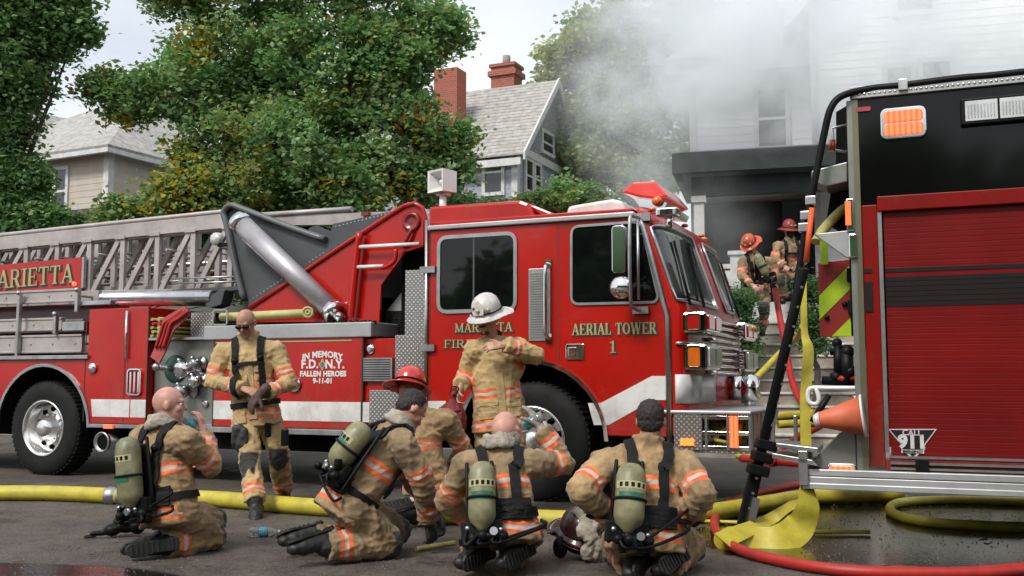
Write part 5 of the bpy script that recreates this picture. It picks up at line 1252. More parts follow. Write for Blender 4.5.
def wrinkle(me, amp, scale, joints=(), seed=0, amp2=.008):
    V = coords(me); N_ = np.empty(len(V) * 3); me.vertices.foreach_get('normal', N_); N_ = N_.reshape(-1, 3); D = np.zeros(len(V)); nz = noise.noise
    o = seed * 7.3
    for i, (x, y, z) in enumerate(V):
        a = nz(Vector((x * scale + o, y * scale, z * scale * .55))); b = nz(Vector((x * scale * 2.1 + o, y * scale * 2.1 + 3, z * scale * 2.1)))
        c = nz(Vector((x * scale * 1.1 + o + 9, y * scale * 1.1, z * scale * 2.6)))
        ra = max(0, 1 - 1.9 * abs(a + .25 * b)); rc = max(0, 1 - 2.1 * abs(c + .2 * a)); rb = max(0, 1 - 2.6 * abs(b))
        D[i] = amp * (1.15 * ra * ra + .75 * rc * rc + .35 * rb - .85)
    for (p, d) in joints:
        d = np.array(d) / np.linalg.norm(d); r = V - np.array(p); s = r @ d; dist = np.linalg.norm(r, axis=1)
        w = np.array([nz(Vector((x * 6 + o, y * 6, z * 6))) for x, y, z in r]) if len(V) < 90000 else 0
        D += amp2 * .55 * (1 - 2 * np.abs(np.sin(s * math.pi / .062 + 3.5 * w))) * np.exp(-(dist / .12) ** 2)
    setco(me, V + N_ * D[:, None])
def attr(me, name, vals):
    a = me.attributes.new(name, 'FLOAT', 'POINT'); a.data.foreach_set('value', np.asarray(vals, dtype=np.float32))
def etube(m, pts, rad, right, n=20):
    pts = [Vector(p) for p in pts]; rings = []; k = len(pts)
    for i, p in enumerate(pts):
        d = (pts[min(i + 1, k - 1)] - pts[max(i - 1, 0)]).normalized(); r = (right - d * right.dot(d)).normalized(); f = d.cross(r).normalized()
        rings.append([m.b.verts.new(p + r * math.cos(a) * rad[i][0] + f * math.sin(a) * rad[i][1]) for a in [2 * math.pi * j / n for j in range(n)]])
    fs = [m.b.faces.new((A[j], A[(j + 1) % n], B[(j + 1) % n], B[j])) for A, B in zip(rings, rings[1:]) for j in range(n)] + [m.b.faces.new(rings[0][::-1]), m.b.faces.new(rings[-1])]
    bmesh.ops.recalc_face_normals(m.b, faces=fs)
def hand(m, w, d, n, side=1, curl=.5, inf=0., spread=.0):
    """w wrist, d direction of the fingers, n the way the palm faces, side: which side the thumb leaves"""
    d = Vector(d).normalized(); n = Vector(n); n = (n - d * n.dot(d)).normalized(); l = d.cross(n).normalized() * side; w = Vector(w)
    for o in (-.030, -.010, .010, .030): m.cap(w + l * o * .55 + d * .0, w + d * .085 + l * o, .017 + inf, .0135 + inf, 8)
    m.cap(w - d * .03, w + d * .02, .027 + inf, .026 + inf, 10)
    for i, (o, L_) in enumerate(((.031, .074), (.0105, .084), (-.0105, .079), (-.030, .061))):
        p = w + d * .088 + l * o; dd = (d + l * o * (4 + 10 * spread)).normalized(); ax = dd.cross(n)
        for j, (fr, b) in enumerate(((.45, .55), (.31, .8), (.24, .6))):
            dd = Matrix.Rotation(curl * b * (1 + .12 * i), 3, ax) @ dd; q = p + dd * L_ * fr; r0 = .0096 - .0008 * j + inf; m.cap(p, q, r0, r0 - .0007, 8); p = q
    p = w + d * .022 + l * .026 + n * .006; dd = (d * .62 + l * .75 + n * .25).normalized()
    for j, L_ in enumerate((.045, .034, .026)):
        dd = (dd + n * .25 * curl - l * .22 * curl * j).normalized(); q = p + dd * L_; m.cap(p, q, .0125 + inf - .001 * j, .011 + inf - .001 * j, 8); p = q
def helmet(par, c, f, up, colr, name='helmet', shield=True, k=1.0, goggles=False):
    f = f.normalized(); s = f.cross(up).normalized(); u = s.cross(f).normalized(); m = MB(); n = 48; rings = []
    prof = [(1.62, -.030), (1.60, -.036), (1.30, -.018), (1.06, -.006), (1.0, .0), (1.0, .03), (.95, .065), (.82, .098), (.60, .123), (.33, .138), (.08, .143)]
    for r, h in prof:
        ring_ = []
        for j in range(n):
            a = 2 * math.pi * j / n; ca, sa = math.cos(a), math.sin(a)   # a=0 front
            rx, ry = .132 * (ca > 0) + .135 * (ca <= 0), .108
            br = max(0, r - 1); e = 1 + br * (1.25 if ca < -.2 else .62); rib = 1 + (.022 if h > .0 and r > .2 else 0) * math.exp(-((a * 8 / (2 * math.pi)) % 1 - .5) ** 2 / .006)
            rr = (min(r, 1)) * e * rib; ring_.append(m.b.verts.new(c + (f * ca * rx + s * sa * ry) * rr * k + u * (h + (-.02 * br * (1 if ca < 0 else .4))) * k))
        rings.append(ring_)
    fs = [m.b.faces.new((A[j], A[(j + 1) % n], B[(j + 1) % n], B[j])) for A, B in zip(rings, rings[1:]) for j in range(n)] + [m.b.faces.new(rings[-1])]
    for q in fs: q.smooth = True
    bmesh.ops.recalc_face_normals(m.b, faces=fs); h = m.build(name, colr, par); so = h.modifiers.new('t', 'SOLIDIFY'); so.thickness = .006
    if shield:
        m = MB(); b = c + f * .142 * k + u * .012 * k; pts = [(-.042, 0), (.042, 0), (.05, .05), (.03, .085), (0, .105), (-.03, .085), (-.05, .05)]
        m.poly([b + s * x * k + u * z * k - f * z * .28 * k for x, z in pts], f * .006); m.build('front_shield', colr if shield == 1 else shield, h)
        m = MB(); m.ball(b + u * .035 * k + f * .002, .016 * k); m.ball(b + u * .06 * k - f * .005 + s * .04, .012 * k); m.ball(b + u * .03 * k - s * .075 - f * .03, .018 * k); m.build('badge', gold, h)
    m = MB(); m.tube([c + (f * math.cos(a) * (.135) + s * math.sin(a) * .112) * 1.03 * k + u * .012 * k for a in [2 * math.pi * j / 28 for j in range(28)]], .006, 6, closed=True); m.build('helmet_band', strapm, h)
    return h
def person(label, Y, J, face, fwd=None, cloth=tan_dirty, bulk=1., skinm=skin, hands={}, vox=.0098, hvox=.0068, hem=.10, hood=None, hair=None, scba=None, helm=None, seed=1, gloves=(), standing=False, bands=(.075, .34), collar=True, beard=False, glasses=False, up=None, eyes=True, colh=.045, dark_collar=False, cap_hood=False, patches=(), placket=False, sbands=((.0, 0),), loose=1., group='firefighters resting beside the truck'):
    j = {k: pix(v[0], v[1], Y + (v[2] if len(v) > 2 else 0)) for k, v in J.items()}
    base = Vector((j['pel'].x, j['pel'].y, 0)); j = {k: v - base for k, v in j.items()}
    U = (j['neck'] - j['pel']).normalized(); Rt = j['shR'] - j['shL']; Rt = (Rt - U * Rt.dot(U)).normalized(); Fw = U.cross(Rt).normalized()
    face = Vector(face).normalized(); c = j['head']; upv = Vector(up) if up else (U * .35 + Vector((0, 0, 1))); s = face.cross(upv).normalized(); u = s.cross(face).normalized(); f = face
    L_ = lambda a, b: round((j[a] - j[b]).length, 2)
    print(label[:28], 'arm', L_('shR', 'elR'), L_('elR', 'wrR'), L_('shL', 'elL'), L_('elL', 'wrL'), 'leg', L_('hipR', 'knR'), L_('knR', 'anR'), L_('hipL', 'knL'), L_('knL', 'anL'), 'spine', L_('pel', 'neck'), 'sh', L_('shL', 'shR'), 'headz', round(c.z, 2), 'nk', L_('neck', 'head'))
    # ---- body
    m = MB(); B_ = bulk
    m.ball(c + u * .022 - f * .008, (.076, .096, .094), Matrix((s, f, u)).transposed(), 3); m.ball(c + f * .022 - u * .045, (.060, .070, .075), Matrix((s, f, u)).transposed(), 3); m.ball(c + f * .066 - u * .092, .023)
    m.cap(c + f * .086 + u * .012, c + f * .108 - u * .022, .008, .0135, 8); m.cap(c + f * .080 + u * .026 - s * .034, c + f * .080 + u * .026 + s * .034, .013)
    for k in (-1, 1): m.ball(c + f * .062 - u * .022 + s * k * .038, .025); m.ball(c + s * k * .078 - u * .006 - f * .004, (.010, .019, .031), Matrix((s, f, u)).transposed()); 
    m.cap(c + f * .083 - u * .053 - s * .018, c + f * .083 - u * .053 + s * .018, .0085, n=8); m.cap(c + f * .081 - u * .066 - s * .014, c + f * .081 - u * .066 + s * .014, .009, n=8)
    m.cap(j['neck'] - U * .04, c - u * .04 - f * .012, .062, .058)
    mid = j['pel'].lerp(j['neck'], .5)
    etube(m, [j['pel'] - U * .08, j['pel'], mid, j['chest'] + U * .02, j['neck'] - U * .03], [(.13, .09), (.155, .11), (.14, .10), (.16, .11), (.09, .07)], Rt)
    for k in 'LR':
        m.cap(j['neck'] - U * .05, j['sh' + k], .06, .055); m.cap(j['sh' + k], j['el' + k], .052, .040); m.cap(j['el' + k], j['wr' + k], .040, .028)
        m.cap(j['pel'], j['hip' + k], .09, .085); m.cap(j['hip' + k], j['kn' + k], .082, .055); m.cap(j['kn' + k], j['an' + k], .052, .036)
        hd = hands.get(k)
        d0 = (j['wr' + k] - j['el' + k]).normalized()
        hd = hd or dict(d=d0, n=Fw, curl=.5)
        hand(m, j['wr' + k] + Vector(hd['d']).normalized() * .03, hd['d'], hd['n'], hd.get('side', 1), hd.get('curl', .5), 0, hd.get('spread', 0))
        t = (j['toe' + k] - j['an' + k]).normalized(); shn = (j['an' + k] - j['kn' + k]).normalized(); fn_ = (shn - t * shn.dot(t)).normalized(); m.cap(j['an' + k] + fn_ * .02, j['an' + k] + fn_ * .045 + t * .13, .030, .028)
    body = link_mesh('person', fuse(m, hvox if not vox > .016 else .011, 2), skinm); body.location = base; tag(body, label, 'firefighter', group)
    # ---- eyes, hair
    if eyes and not glasses:
        for k in (-1, 1): m = MB(); m.ball(c + f * .074 + u * .004 + s * k * .031, .0145); e = m.build('eye', mat_eye, body); m = MB(); m.ball(c + f * .0845 + u * .004 + s * k * .031, .0062); m.build('iris', black, e)
    if glasses:
        m = MB()
        for k in (-1, 1): m.ball(c + f * .093 + u * .004 + s * k * .033, (.029, .011, .018), Matrix((s, f, u)).transposed()); m.cap(c + f * .085 + s * k * .058 + u * .01, c + s * k * .083 + u * .012, .004, n=6)
        m.cap(c + f * .103 + u * .01 - s * .02, c + f * .103 + u * .01 + s * .02, .005, n=6); m.build('sunglasses', blackgloss, body)
    if hair:
        m = MB(); m.ball(c + u * .034 - f * .022, (.081, .090, .090), Matrix((s, f, u)).transposed(), 3); m.ball(c - u * .012 - f * .045, (.072, .055, .062), Matrix((s, f, u)).transposed(), 3)
        me = fuse(m, .008, 1); V = coords(me); nn = np.array([noise.noise(Vector(v) * 90) for v in V]); Nn = np.empty(len(V) * 3); me.vertices.foreach_get('normal', Nn); setco(me, V + Nn.reshape(-1, 3) * nn[:, None] * .008); link_mesh('hair', me, hair, body)
    if beard:
        m = MB(); m.cap(c + f * .092 - u * .042 - s * .022, c + f * .092 - u * .042 + s * .022, .010, n=8); m.cap(c + f * .068 - u * .096 - s * .022, c + f * .068 - u * .096 + s * .022, .018); link_mesh('beard', fuse(m, .006, 2), hairm, body)
    # ---- jacket
    sc_ = B_ * loose; m = MB(); hemp = j['pel'] - U * hem
    nk = j['neck']; ch = j['chest']
    etube(m, [hemp, j['pel'] + U * .02, mid, ch, ch.lerp(nk, .55)], [(.210 * sc_, .165 * sc_), (.186 * sc_, .155 * sc_), (.172 * sc_, .142 * sc_), (.185 * sc_, .145 * sc_), (.15 * sc_, .12 * sc_)], Rt, 26)
    m.ball(ch.lerp(nk, .3), (.175 * sc_, .125 * sc_, .12), Matrix((Rt, Fw, U)).transposed(), 3)
    hx = nk + (c - nk) * .1
    if collar: etube(m, [nk - U * .12, nk - U * .01, hx + U * colh], [(.12, .11), (.085, .085), (.094, .098)], Rt, 18)
    jt = []; segs = [('t', hemp, nk - U * .05, .15)]
    for k in 'LR':
        S, E, W_ = j['sh' + k], j['el' + k], j['wr' + k]
        m.cap(ch.lerp(nk, .45), S, .105 * B_, .086 * B_); m.cap(nk - U * .035, S.lerp(nk, .12) - U * .012, .080, .080 * B_); m.cap(S, E, .084 * B_, .072 * B_); m.tube([E, W_ + (W_ - E).normalized() * .015], [.071 * B_, .060 * B_], 14); m.ball(E, .073 * B_)
        jt += [(E, E - S), (S, E - S), (E.lerp(W_, .4), W_ - E)]; segs += [('u', S, E, .085), ('f', E, W_, .07)]
    jt += [(j['pel'] + U * .12 + Fw * .1, U), (j['pel'] + U * .12 - Fw * .1, U)]
    me = fuse(m, vox, 5)
    wrinkle(me, .0095 if vox < .016 else .02, 8., jt, seed, .007)
    V = coords(me); best = np.full(len(V), 9.); tr = np.full(len(V), 1.)
    for (t, p, q, r) in segs:
        d, sd = segd(V, p, q); d = d - r; L0 = (q - p).length
        bl = list(bands) if t == 't' else ([L0 - .075] if t == 'f' else [L0 * .72])
        wv = .006 * np.sin(V[:, 0] * 30 + V[:, 2] * 18)
        td = np.min([np.abs(sd - b + wv) for b in bl], axis=0); w = d < best; best = np.where(w, d, best); tr = np.where(w, td, tr)
    attr(me, 'trim', tr); attr(me, 'pad', np.ones(len(V)))
    jk = link_mesh('turnout_jacket', me, cloth, body)
    # ---- trousers
    m = MB(); 
    etube(m, [j['pel'] + U * .10, j['pel'], (j['hipL'] + j['hipR']) / 2 - U * .06], [(.165 * B_, .13 * B_), (.18 * B_, .145 * B_), (.15 * B_, .12 * B_)], Rt, 22)
    jt = []; segs = []; pads = []
    for k in 'LR':
        H_, K_, A_ = j['hip' + k], j['kn' + k], j['an' + k]; m.cap(j['pel'], H_, .12, .115 * B_); m.cap(H_, K_, .110 * B_, .088 * B_); sd = (A_ - K_).normalized()
        m.tube([K_, A_ - sd * .01], [.086 * B_, .085 * B_], 14); m.ball(K_, .089 * B_); jt += [(K_, K_ - H_), (K_.lerp(A_, .7), A_ - K_)]
        segs.append((K_, A_)); kf = (K_ - (H_ + A_) / 2); kf = Fw if (standing or kf.length < .05) else kf.normalized()
        pads.append((K_ + kf * .065 - (Vector((0, 0, .06)) if standing else Vector()), .115 if not standing else .10))
    me = fuse(m, vox, 5); wrinkle(me, .0115 if vox < .016 else .02, 7.5, jt, seed + 5, .008)
    V = coords(me); tr = np.full(len(V), 1.); best = np.full(len(V), 9.)
    for k in 'LR': d, sd = segd(V, j['hip' + k], j['kn' + k]); best = np.minimum(best, d)
    for (p, q) in segs:
        d, sd = segd(V, p, q); w = d < np.minimum(best, .2); tr = np.where(w, np.minimum(tr, np.abs(sd - ((q - p).length - .10))), tr)
    pd = np.full(len(V), 1.)
    for p, r in pads: pd = np.minimum(pd, np.max(np.abs(V - np.array(p)) * np.array([1.15, 1, 1.0 if not standing else .72]), axis=1) - r * .86)
    attr(me, 'trim', tr); attr(me, 'pad', pd); link_mesh('turnout_trousers', me, cloth, body)
    # ---- boots
    for k in 'LR':
        K_, A_, T_ = j['kn' + k], j['an' + k], j['toe' + k]; t = (T_ - A_).normalized(); sh = (A_ - K_).normalized(); n = (sh - t * sh.dot(t)).normalized(); lt = t.cross(n)
        m = MB(); m.tube([A_ - sh * .10, A_ + sh * .0], [.076, .066], 14); m.ball(A_, .064); m.ball(A_ + n * .045 - t * .035, .05); m.cap(A_ + n * .035, A_ + n * .045 + t * .15, .056, .048); m.ball(A_ + n * .045 + t * .13, .055); m.ball(A_ + n * .05 + t * .19, (.045, .045, .04))
        me = fuse(m, .010, 3); wrinkle(me, .003, 16, (), seed + 9, 0); bt = link_mesh('boot', me, bootm, body)
        m = MB(); q = [(-.075, .03), (-.06, .043), (.0, .037), (.06, .036), (.14, .052), (.20, .046), (.225, .02)]; o = A_ + n * .082
        pts = [o + t * a + lt * b for a, b in q] + [o + t * a - lt * b for a, b in q[::-1]]; m.poly(pts, n * .016)
        for a in (-.06, -.035, .02, .05, .08, .11, .14, .17, .2): m.box(o + t * a + n * .020, (.014, .07, .012), Matrix((t, lt, n)).transposed())
        m.build('sole', bootm, bt, bevel=.003)
    for k in gloves:
        hd = hands[k[0]]; m = MB(); hand(m, j['wr' + k[0]] + Vector(hd['d']).normalized() * .03, hd['d'], hd['n'], hd.get('side', 1), hd.get('curl', .5), .004, hd.get('spread', 0)); dd = Vector(hd['d']).normalized(); m.tube([j['wr' + k[0]] - dd * .05, j['wr' + k[0]] + dd * .03], [.044, .036], 14)
        link_mesh('glove', fuse(m, .0068, 2), greyglove if k.endswith('g') else glovem, body)
    if dark_collar:
        m = MB(); etube(m, [nk - U * .04, nk + U * .02, hx + U * .012], [(.088, .085), (.080, .082), (.088, .090)], Rt, 18); mc = fuse(m, .009, 2); wrinkle(mc, .004, 14, (), seed, 0); link_mesh('collar', mc, strapm, body)
    if cap_hood:
        m = MB(); m.ball(c - f * .035 - u * .035, (.088, .082, .085), Matrix((s, f, u)).transposed(), 3); m.ball(c - f * .05 + u * .01, (.075, .05, .06), Matrix((s, f, u)).transposed()); mc = fuse(m, .009, 2); wrinkle(mc, .006, 15, (), seed, 0); link_mesh('hood_back', mc, hoodm, body)
    if hood:
        m = MB(); g = random.Random(seed); o = nk + U * .055 - Fw * .01
        for r_, h, rr in ((.080, -.005, .024), (.076, .022, .020), (.090, -.030, .022)):
            m.tube([o + (Rt * math.cos(a) + Fw * math.sin(a) * 1.05) * r_ * g.uniform(.94, 1.08) + U * (h + g.uniform(-.01, .01)) for a in [2 * math.pi * i / 14 for i in range(14)]], [rr * g.uniform(.8, 1.2) for i in range(14)], 8, closed=True)
        me = fuse(m, .009, 3); wrinkle(me, .005, 18, (), seed, 0); link_mesh('hood', me, hood, body)
    if helm: helmet(body, c + u * .066 - f * .012, (f + u * helm.get('tilt', 0)).normalized(), u - f * helm.get('tilt', 0), helm['mat'], shield=helm.get('shield', 1), k=helm.get('k', 1.))
    bvh = BVHTree.FromPolygons([v.co.copy() for v in jk.data.vertices], [tuple(p.vertices) for p in jk.data.polygons])
    def shoot(x, h, a):
        tgt = j['pel'] + U * h + Rt * x; dr = (-Fw * math.cos(a) + Rt * math.sin(a)).normalized() if a != 'top' else U
        o = tgt + dr * .7; hit = bvh.ray_cast(o, -dr, .75)
        return (hit[0] + hit[1] * .006, hit[1]) if hit[0] is not None and (hit[0] - tgt).length < .36 else None
    def patch(nm, x0, x1, h0, h1, a, mt=None, t=.008):
        n = 7; vs = []
        for i in range(n + 1):
            for q in range(n + 1):
                h = shoot(x0 + (x1 - x0) * q / n, h0 + (h1 - h0) * i / n, a)
                if h is None: return
                vs.append(h[0])
        fs = [(i * (n + 1) + q, i * (n + 1) + q + 1, (i + 1) * (n + 1) + q + 1, (i + 1) * (n + 1) + q) for i in range(n) for q in range(n)]
        o = pmesh(nm, [tuple(v) for v in vs], fs, mt or cloth, jk, False); attr(o.data, 'trim', np.ones(len(vs))); attr(o.data, 'pad', np.ones(len(vs)))
        so = o.modifiers.new('t', 'SOLIDIFY'); so.thickness = t; so.offset = 0; bv = o.modifiers.new('b', 'BEVEL'); bv.width = .003; bv.limit_method = 'ANGLE'
    for pt in patches: patch(*pt)
    if scba and scba != 'straps' and vox < .016: patch('lumbar_pad', -.145, .145, .015, .135, 0, strapm, .03)
    if scba:
        # points on the jacket, found by rays towards the spine
        H = (nk - j['pel']).length; rig = empty('breathing_apparatus'); rig.parent = body
        tt, tb = j.get('tt'), j.get('tb')
        if tt is None: tb = j['pel'] + U * .04 - Fw * .27; tt = tb + U * .42
        if scba != 'straps':
            ax = (tb - tt).normalized(); LT = (tb - tt).length; r = scba.get('r', .078)
            m = MB(); m.lathe([(.001, 0), (r * .5, .008), (r * .85, .035), (r, .08), (r, LT - .07), (r * .85, LT - .03), (r * .4, LT), (.024, LT + .02)], tt, ax, 32); tk = m.build('air_tank', tankm, rig)
            outw = -Fw
            def band(h0, h1, a0, a1, mt, nm, off=.0015):
                e1 = (outw - ax * outw.dot(ax)).normalized(); e2 = ax.cross(e1); vs, fs = [], []; n = 14
                for h in (h0, h1):
                    for i in range(n + 1): a = a0 + (a1 - a0) * i / n; vs.append(tuple(tt + ax * h + (e1 * math.cos(a) + e2 * math.sin(a)) * (r + off)))
                fs = [(i, i + 1, i + n + 2, i + n + 1) for i in range(n)]; o = pmesh(nm, vs, fs, mt, tk, True); return o
            band(.11, .15, -1.2, 1.2, labelm, 'tank_label'); band(LT - .19, LT - .145, -.9, .9, greenl, 'green_label')
            for i in range(5): band(.118, .142, -.95 + i * .4, -.72 + i * .4, black, 'label_mark', .0025)
            m = MB(); m.cyl(tb + ax * .01, tb + ax * .06, .026); m.cyl(tb + ax * .045 - Rt * .0, tb + ax * .045 + Rt * .08, .02); m.ball(tb + ax * .045 + Rt * .09, .028); m.ball(tb + ax * .05 - Rt * .05, .03); m.cyl(tb + ax * .05, tb + ax * .05 - Fw * .07, .016); m.ball(tb + ax * .05 - Fw * .08, .026); m.build('tank_valve', black, rig)
            m = MB(); cc = tt.lerp(tb, .5) + Fw * (r + .012); rot = Matrix((Rt, Fw, U)).transposed()
            m.box(cc - U * .04, (.17, .016, .40), rot); m.box(tb + Fw * (r * .6) - U * .01, (.23, .05, .11), rot); 
            for k in (-1, 1): m.cyl(cc + Rt * .095 * k - U * .25, cc + Rt * .07 * k + U * .2, .011)
            m.build('backplate', black, rig, bevel=.01)
            m = MB(); e1 = (outw - ax * outw.dot(ax)).normalized(); e2 = ax.cross(e1)
            m.tube([tt + ax * (LT * .56) + (e1 * math.cos(a) + e2 * math.sin(a)) * (r + .006) for a in [2 * math.pi * i / 20 for i in range(20)]], .008, 6, closed=True); m.build('tank_strap', strapm, rig)
            g = random.Random(seed + 3)
            for q in range(4):
                s0 = tb + Rt * g.uniform(-.1, .1) + ax * .02; s3 = (j['pel'] + U * g.uniform(.0, .2) + Rt * (.2 * (1 if q % 2 else -1)) - Fw * .12); m = MB()
                m.tube(spline([s0, s0 + ax * .07 + Rt * g.uniform(-.12, .12) - Fw * .03, s3 - U * .04 - Fw * .04, s3], 6), .009 + .004 * (q == 0), 8); m.build('air_hose', black, rig)
            m = MB()
            for q in range(9): pch = tb + Rt * g.uniform(-.13, .13) + U * g.uniform(-.10, .03) + Fw * g.uniform(-.02, .08); m.box(pch, (.045 * g.uniform(.6, 1.3), .035, .04 * g.uniform(.6, 1.4)), Matrix.Rotation(g.uniform(0, 3), 3, 'Z')); 
            m.ball(tb + Rt * .11 - U * .05, .032); m.build('pressure_reducer', black, rig, bevel=.006)
            m = MB(); m.cyl(tb + Rt * .06 - U * .03 - Fw * .05, tb + Rt * .06 - U * .03 - Fw * .075, .022); m.ball(tb - Rt * .08 - Fw * .03, .014); m.ball(tb + Rt * .1 - U * .02 - Fw * .04, .012); m.build('gauge', steel, rig)
        for k in (-1, 1):
            P_l = [shoot(.07 * k, h, 0) for h in (.06, .11, .17, .24, .32, H - .12)] + [shoot(.095 * k, H - .10, 0), shoot(.105 * k, H - .25, 'top')] + [shoot(.10 * k, h, math.pi) for h in (H - .09, H - .14, H - .2, H - .26, .2, .14)]
            P_l = [q for q in P_l if q]
            # keep the run continuous
            R_ = [P_l[0]] if P_l else []
            for q in P_l[1:]:
                if (q[0] - R_[-1][0]).length < .24: R_.append(q)
            if len(R_) > 2:
                pts, nr = [], []
                pp = spline([q[0] for q in R_], 5)
                for pnt in pp:
                    hit = bvh.find_nearest(pnt); 
                    pts.append(hit[0] + hit[1] * .008); nr.append(hit[1])
                m = MB(); m.ribbon(pts, .058, .014, nr); st_ = m.build('shoulder_strap', strapm, rig, bevel=.003)
                if len(pts) > 30:
                    q = pts[int(len(pts) * .72)]; nq = nr[int(len(pts) * .72)]; m = MB(); m.ball(q + nq * .014, (.03, .03, .03)); m.build('buckle', black, st_)
        ring_ = []
        for i in range(25):
            q = shoot(0, .07, 2 * math.pi * i / 24 + .001); 
            if q: ring_.append(q)
        if len(ring_) > 8:
            m = MB(); m.ribbon([q[0] for q in ring_], .045, .010, [q[1] for q in ring_]); m.build('waist_belt', strapm, rig)
        if scba == 'straps' or scba.get('chest'):
            q = [shoot(x, H - .20, math.pi) for x in (-.11, -.05, 0, .05, .11)]; q = [a for a in q if a]
            if len(q) > 2: m = MB(); m.ribbon([a[0] + a[1] * .01 for a in q], .03, .008, [a[1] for a in q]); m.build('chest_strap', strapm, rig)
    return body, {k: v + base for k, v in j.items()}, dict(U=U, R=Rt, F=Fw, base=base, s=s, u=u, f=f)
mat_eye = mat('eye_white', (.55, .5, .47), .2); labelm = mat('yellow_tank_label', (.44, .42, .22), .5); greenl = mat('green_tank_label', (.015, .13, .06), .4)
redhelm = mat('red_helmet_shell', (.62, .035, .02), .25, coat=.8, var=(9, .2)); whitehelm = mat('white_helmet_shell', (.68, .66, .63), .35, coat=.4, var=(16, .12), dark=(.42, .40, .38))
ohelm = mat('orange_red_helmet_shell', (.66, .10, .03), .3, coat=.5, var=(12, .3)); pinkskin = mat('flushed_skin', (.60, .31, .24), .42, var=(7, .2), bump=(150, .35, .003))
def worn(name, par, pts):  pass
# 1: bald, kneeling at the left, drinking
p1, j1, f1 = person('bald firefighter kneeling at far left, his back to us, a bottle at his mouth', 6.35,
    dict(head=(169, 405, .03), neck=(165, 429, .04), chest=(165, 456, .05), pel=(170, 508, 0), shR=(187, 440, -.12), shL=(143, 438, .15), elR=(211, 466, .03), wrR=(204, 436, .16), elL=(150, 475, .32), wrL=(180, 470, .45),
         hipR=(181, 512, -.06), hipL=(166, 512, .12), knR=(214, 537, .18), anR=(165, 545, -.08), toeR=(140, 549, -.14), knL=(214, 520, .48), anL=(158, 540, .16), toeL=(134, 546, .1)),
    (1, .22, -.02), cloth=tan_dirty, skinm=pinkskin, hood=hoodm, seed=1, scba=dict(r=.076), hands=dict(R=dict(d=(-.25, .15, .9), n=(-.9, .1, -.3), curl=.55, side=-1), L=dict(d=(.5, .5, .6), n=(.3, -.8, .2), curl=.5)), bulk=1.02)
# 2: standing, facing us, sunglasses
p2, j2, f2 = person('bald firefighter in sunglasses standing by the pump panel, looking down at his gloves', 8.5,
    dict(head=(246, 323, -.08), neck=(249, 341, 0), chest=(251, 366, 0), pel=(256, 412, 0), shR=(223, 352, 0), shL=(277, 351, .02), elR=(213, 381, -.06), wrR=(241, 388, -.24), elL=(289, 382, -.04), wrL=(268, 393, -.24),
         hipR=(246, 420, -.02), hipL=(269, 420, .02), knR=(250, 459, -.24), anR=(255, 502, -.44), toeR=(253, 516, -.62), knL=(279, 455, .02), anL=(283, 489, .38), toeL=(285, 497, .2)),
    (-.12, -1, -.55), cloth=tan_clean, skinm=tanskin, glasses=True, colh=.06, patches=(('placket', -.04, .03, -.06, .46, math.pi), ('pocket', .05, .17, -.08, .02, math.pi), ('name_patch', -.13, -.05, .33, .38, math.pi, None)), seed=2, standing=True, scba='straps', hem=.12, bands=(.10, .36), loose=1.04, hands=dict(R=dict(d=(.8, -.4, -.2), n=(.1, .5, -.8), curl=.7, side=1), L=dict(d=(-.75, -.4, -.3), n=(.1, .6, -.7), curl=.8, side=-1)), gloves=('L',))
# 3: kneeling, bent forward to the right
p3, j3, f3 = person('dark haired firefighter kneeling and bending forward to the right under a tilted air tank', 6.2,
    dict(head=(411, 409, .12), neck=(398, 430, .12), chest=(384, 450, .1), pel=(347, 503, 0), shR=(404, 446, -.08), shL=(386, 434, .28), elR=(424, 484, -.02), wrR=(428, 518, .12), elL=(412, 478, .4), wrL=(434, 508, .42),
         hipR=(352, 508, -.1), hipL=(345, 503, .14), knR=(389, 543, .02), anR=(326, 547, -.2), toeR=(300, 556, -.3), knL=(398, 530, .36), anL=(316, 540, .1), toeL=(288, 548, .0), tt=(366, 424, -.12), tb=(334, 466, -.14)),
    (.66, .32, -.85), cloth=tan_grey, hair=hairm, hood=hoodm, seed=3, scba=dict(r=.08), up=(.5, .3, .8), hands=dict(R=dict(d=(.2, .2, -.9), n=(-.6, .6, 0), curl=.6), L=dict(d=(.3, .2, -.8), n=(-.6, -.6, 0), curl=.6, side=-1)), gloves=('R', 'L'), bulk=1.05, bands=(.08, .36))
# 4: red helmet, behind
p4, j4, f4 = person('firefighter in a red helmet crouching with his back to us between the others', 7.5,
    dict(head=(410, 393, .02), neck=(414, 411, .0), chest=(424, 434, 0), pel=(426, 477, 0), shR=(446, 420, -.1), shL=(404, 420, .15), elR=(463, 449, .04), wrR=(450, 474, .22), elL=(403, 452, .3), wrL=(430, 470, .42),
         hipR=(435, 482, -.06), hipL=(419, 480, .1), knR=(455, 510, .28), anR=(413, 516, .0), toeR=(396, 521, -.1), knL=(440, 506, .45), anL=(400, 511, .22), toeL=(384, 515, .15)),
    (.35, .8, -.35), cloth=tan_dirty, hood=hoodm, helm=dict(mat=redhelm, tilt=.05), seed=4, scba=None, eyes=False)
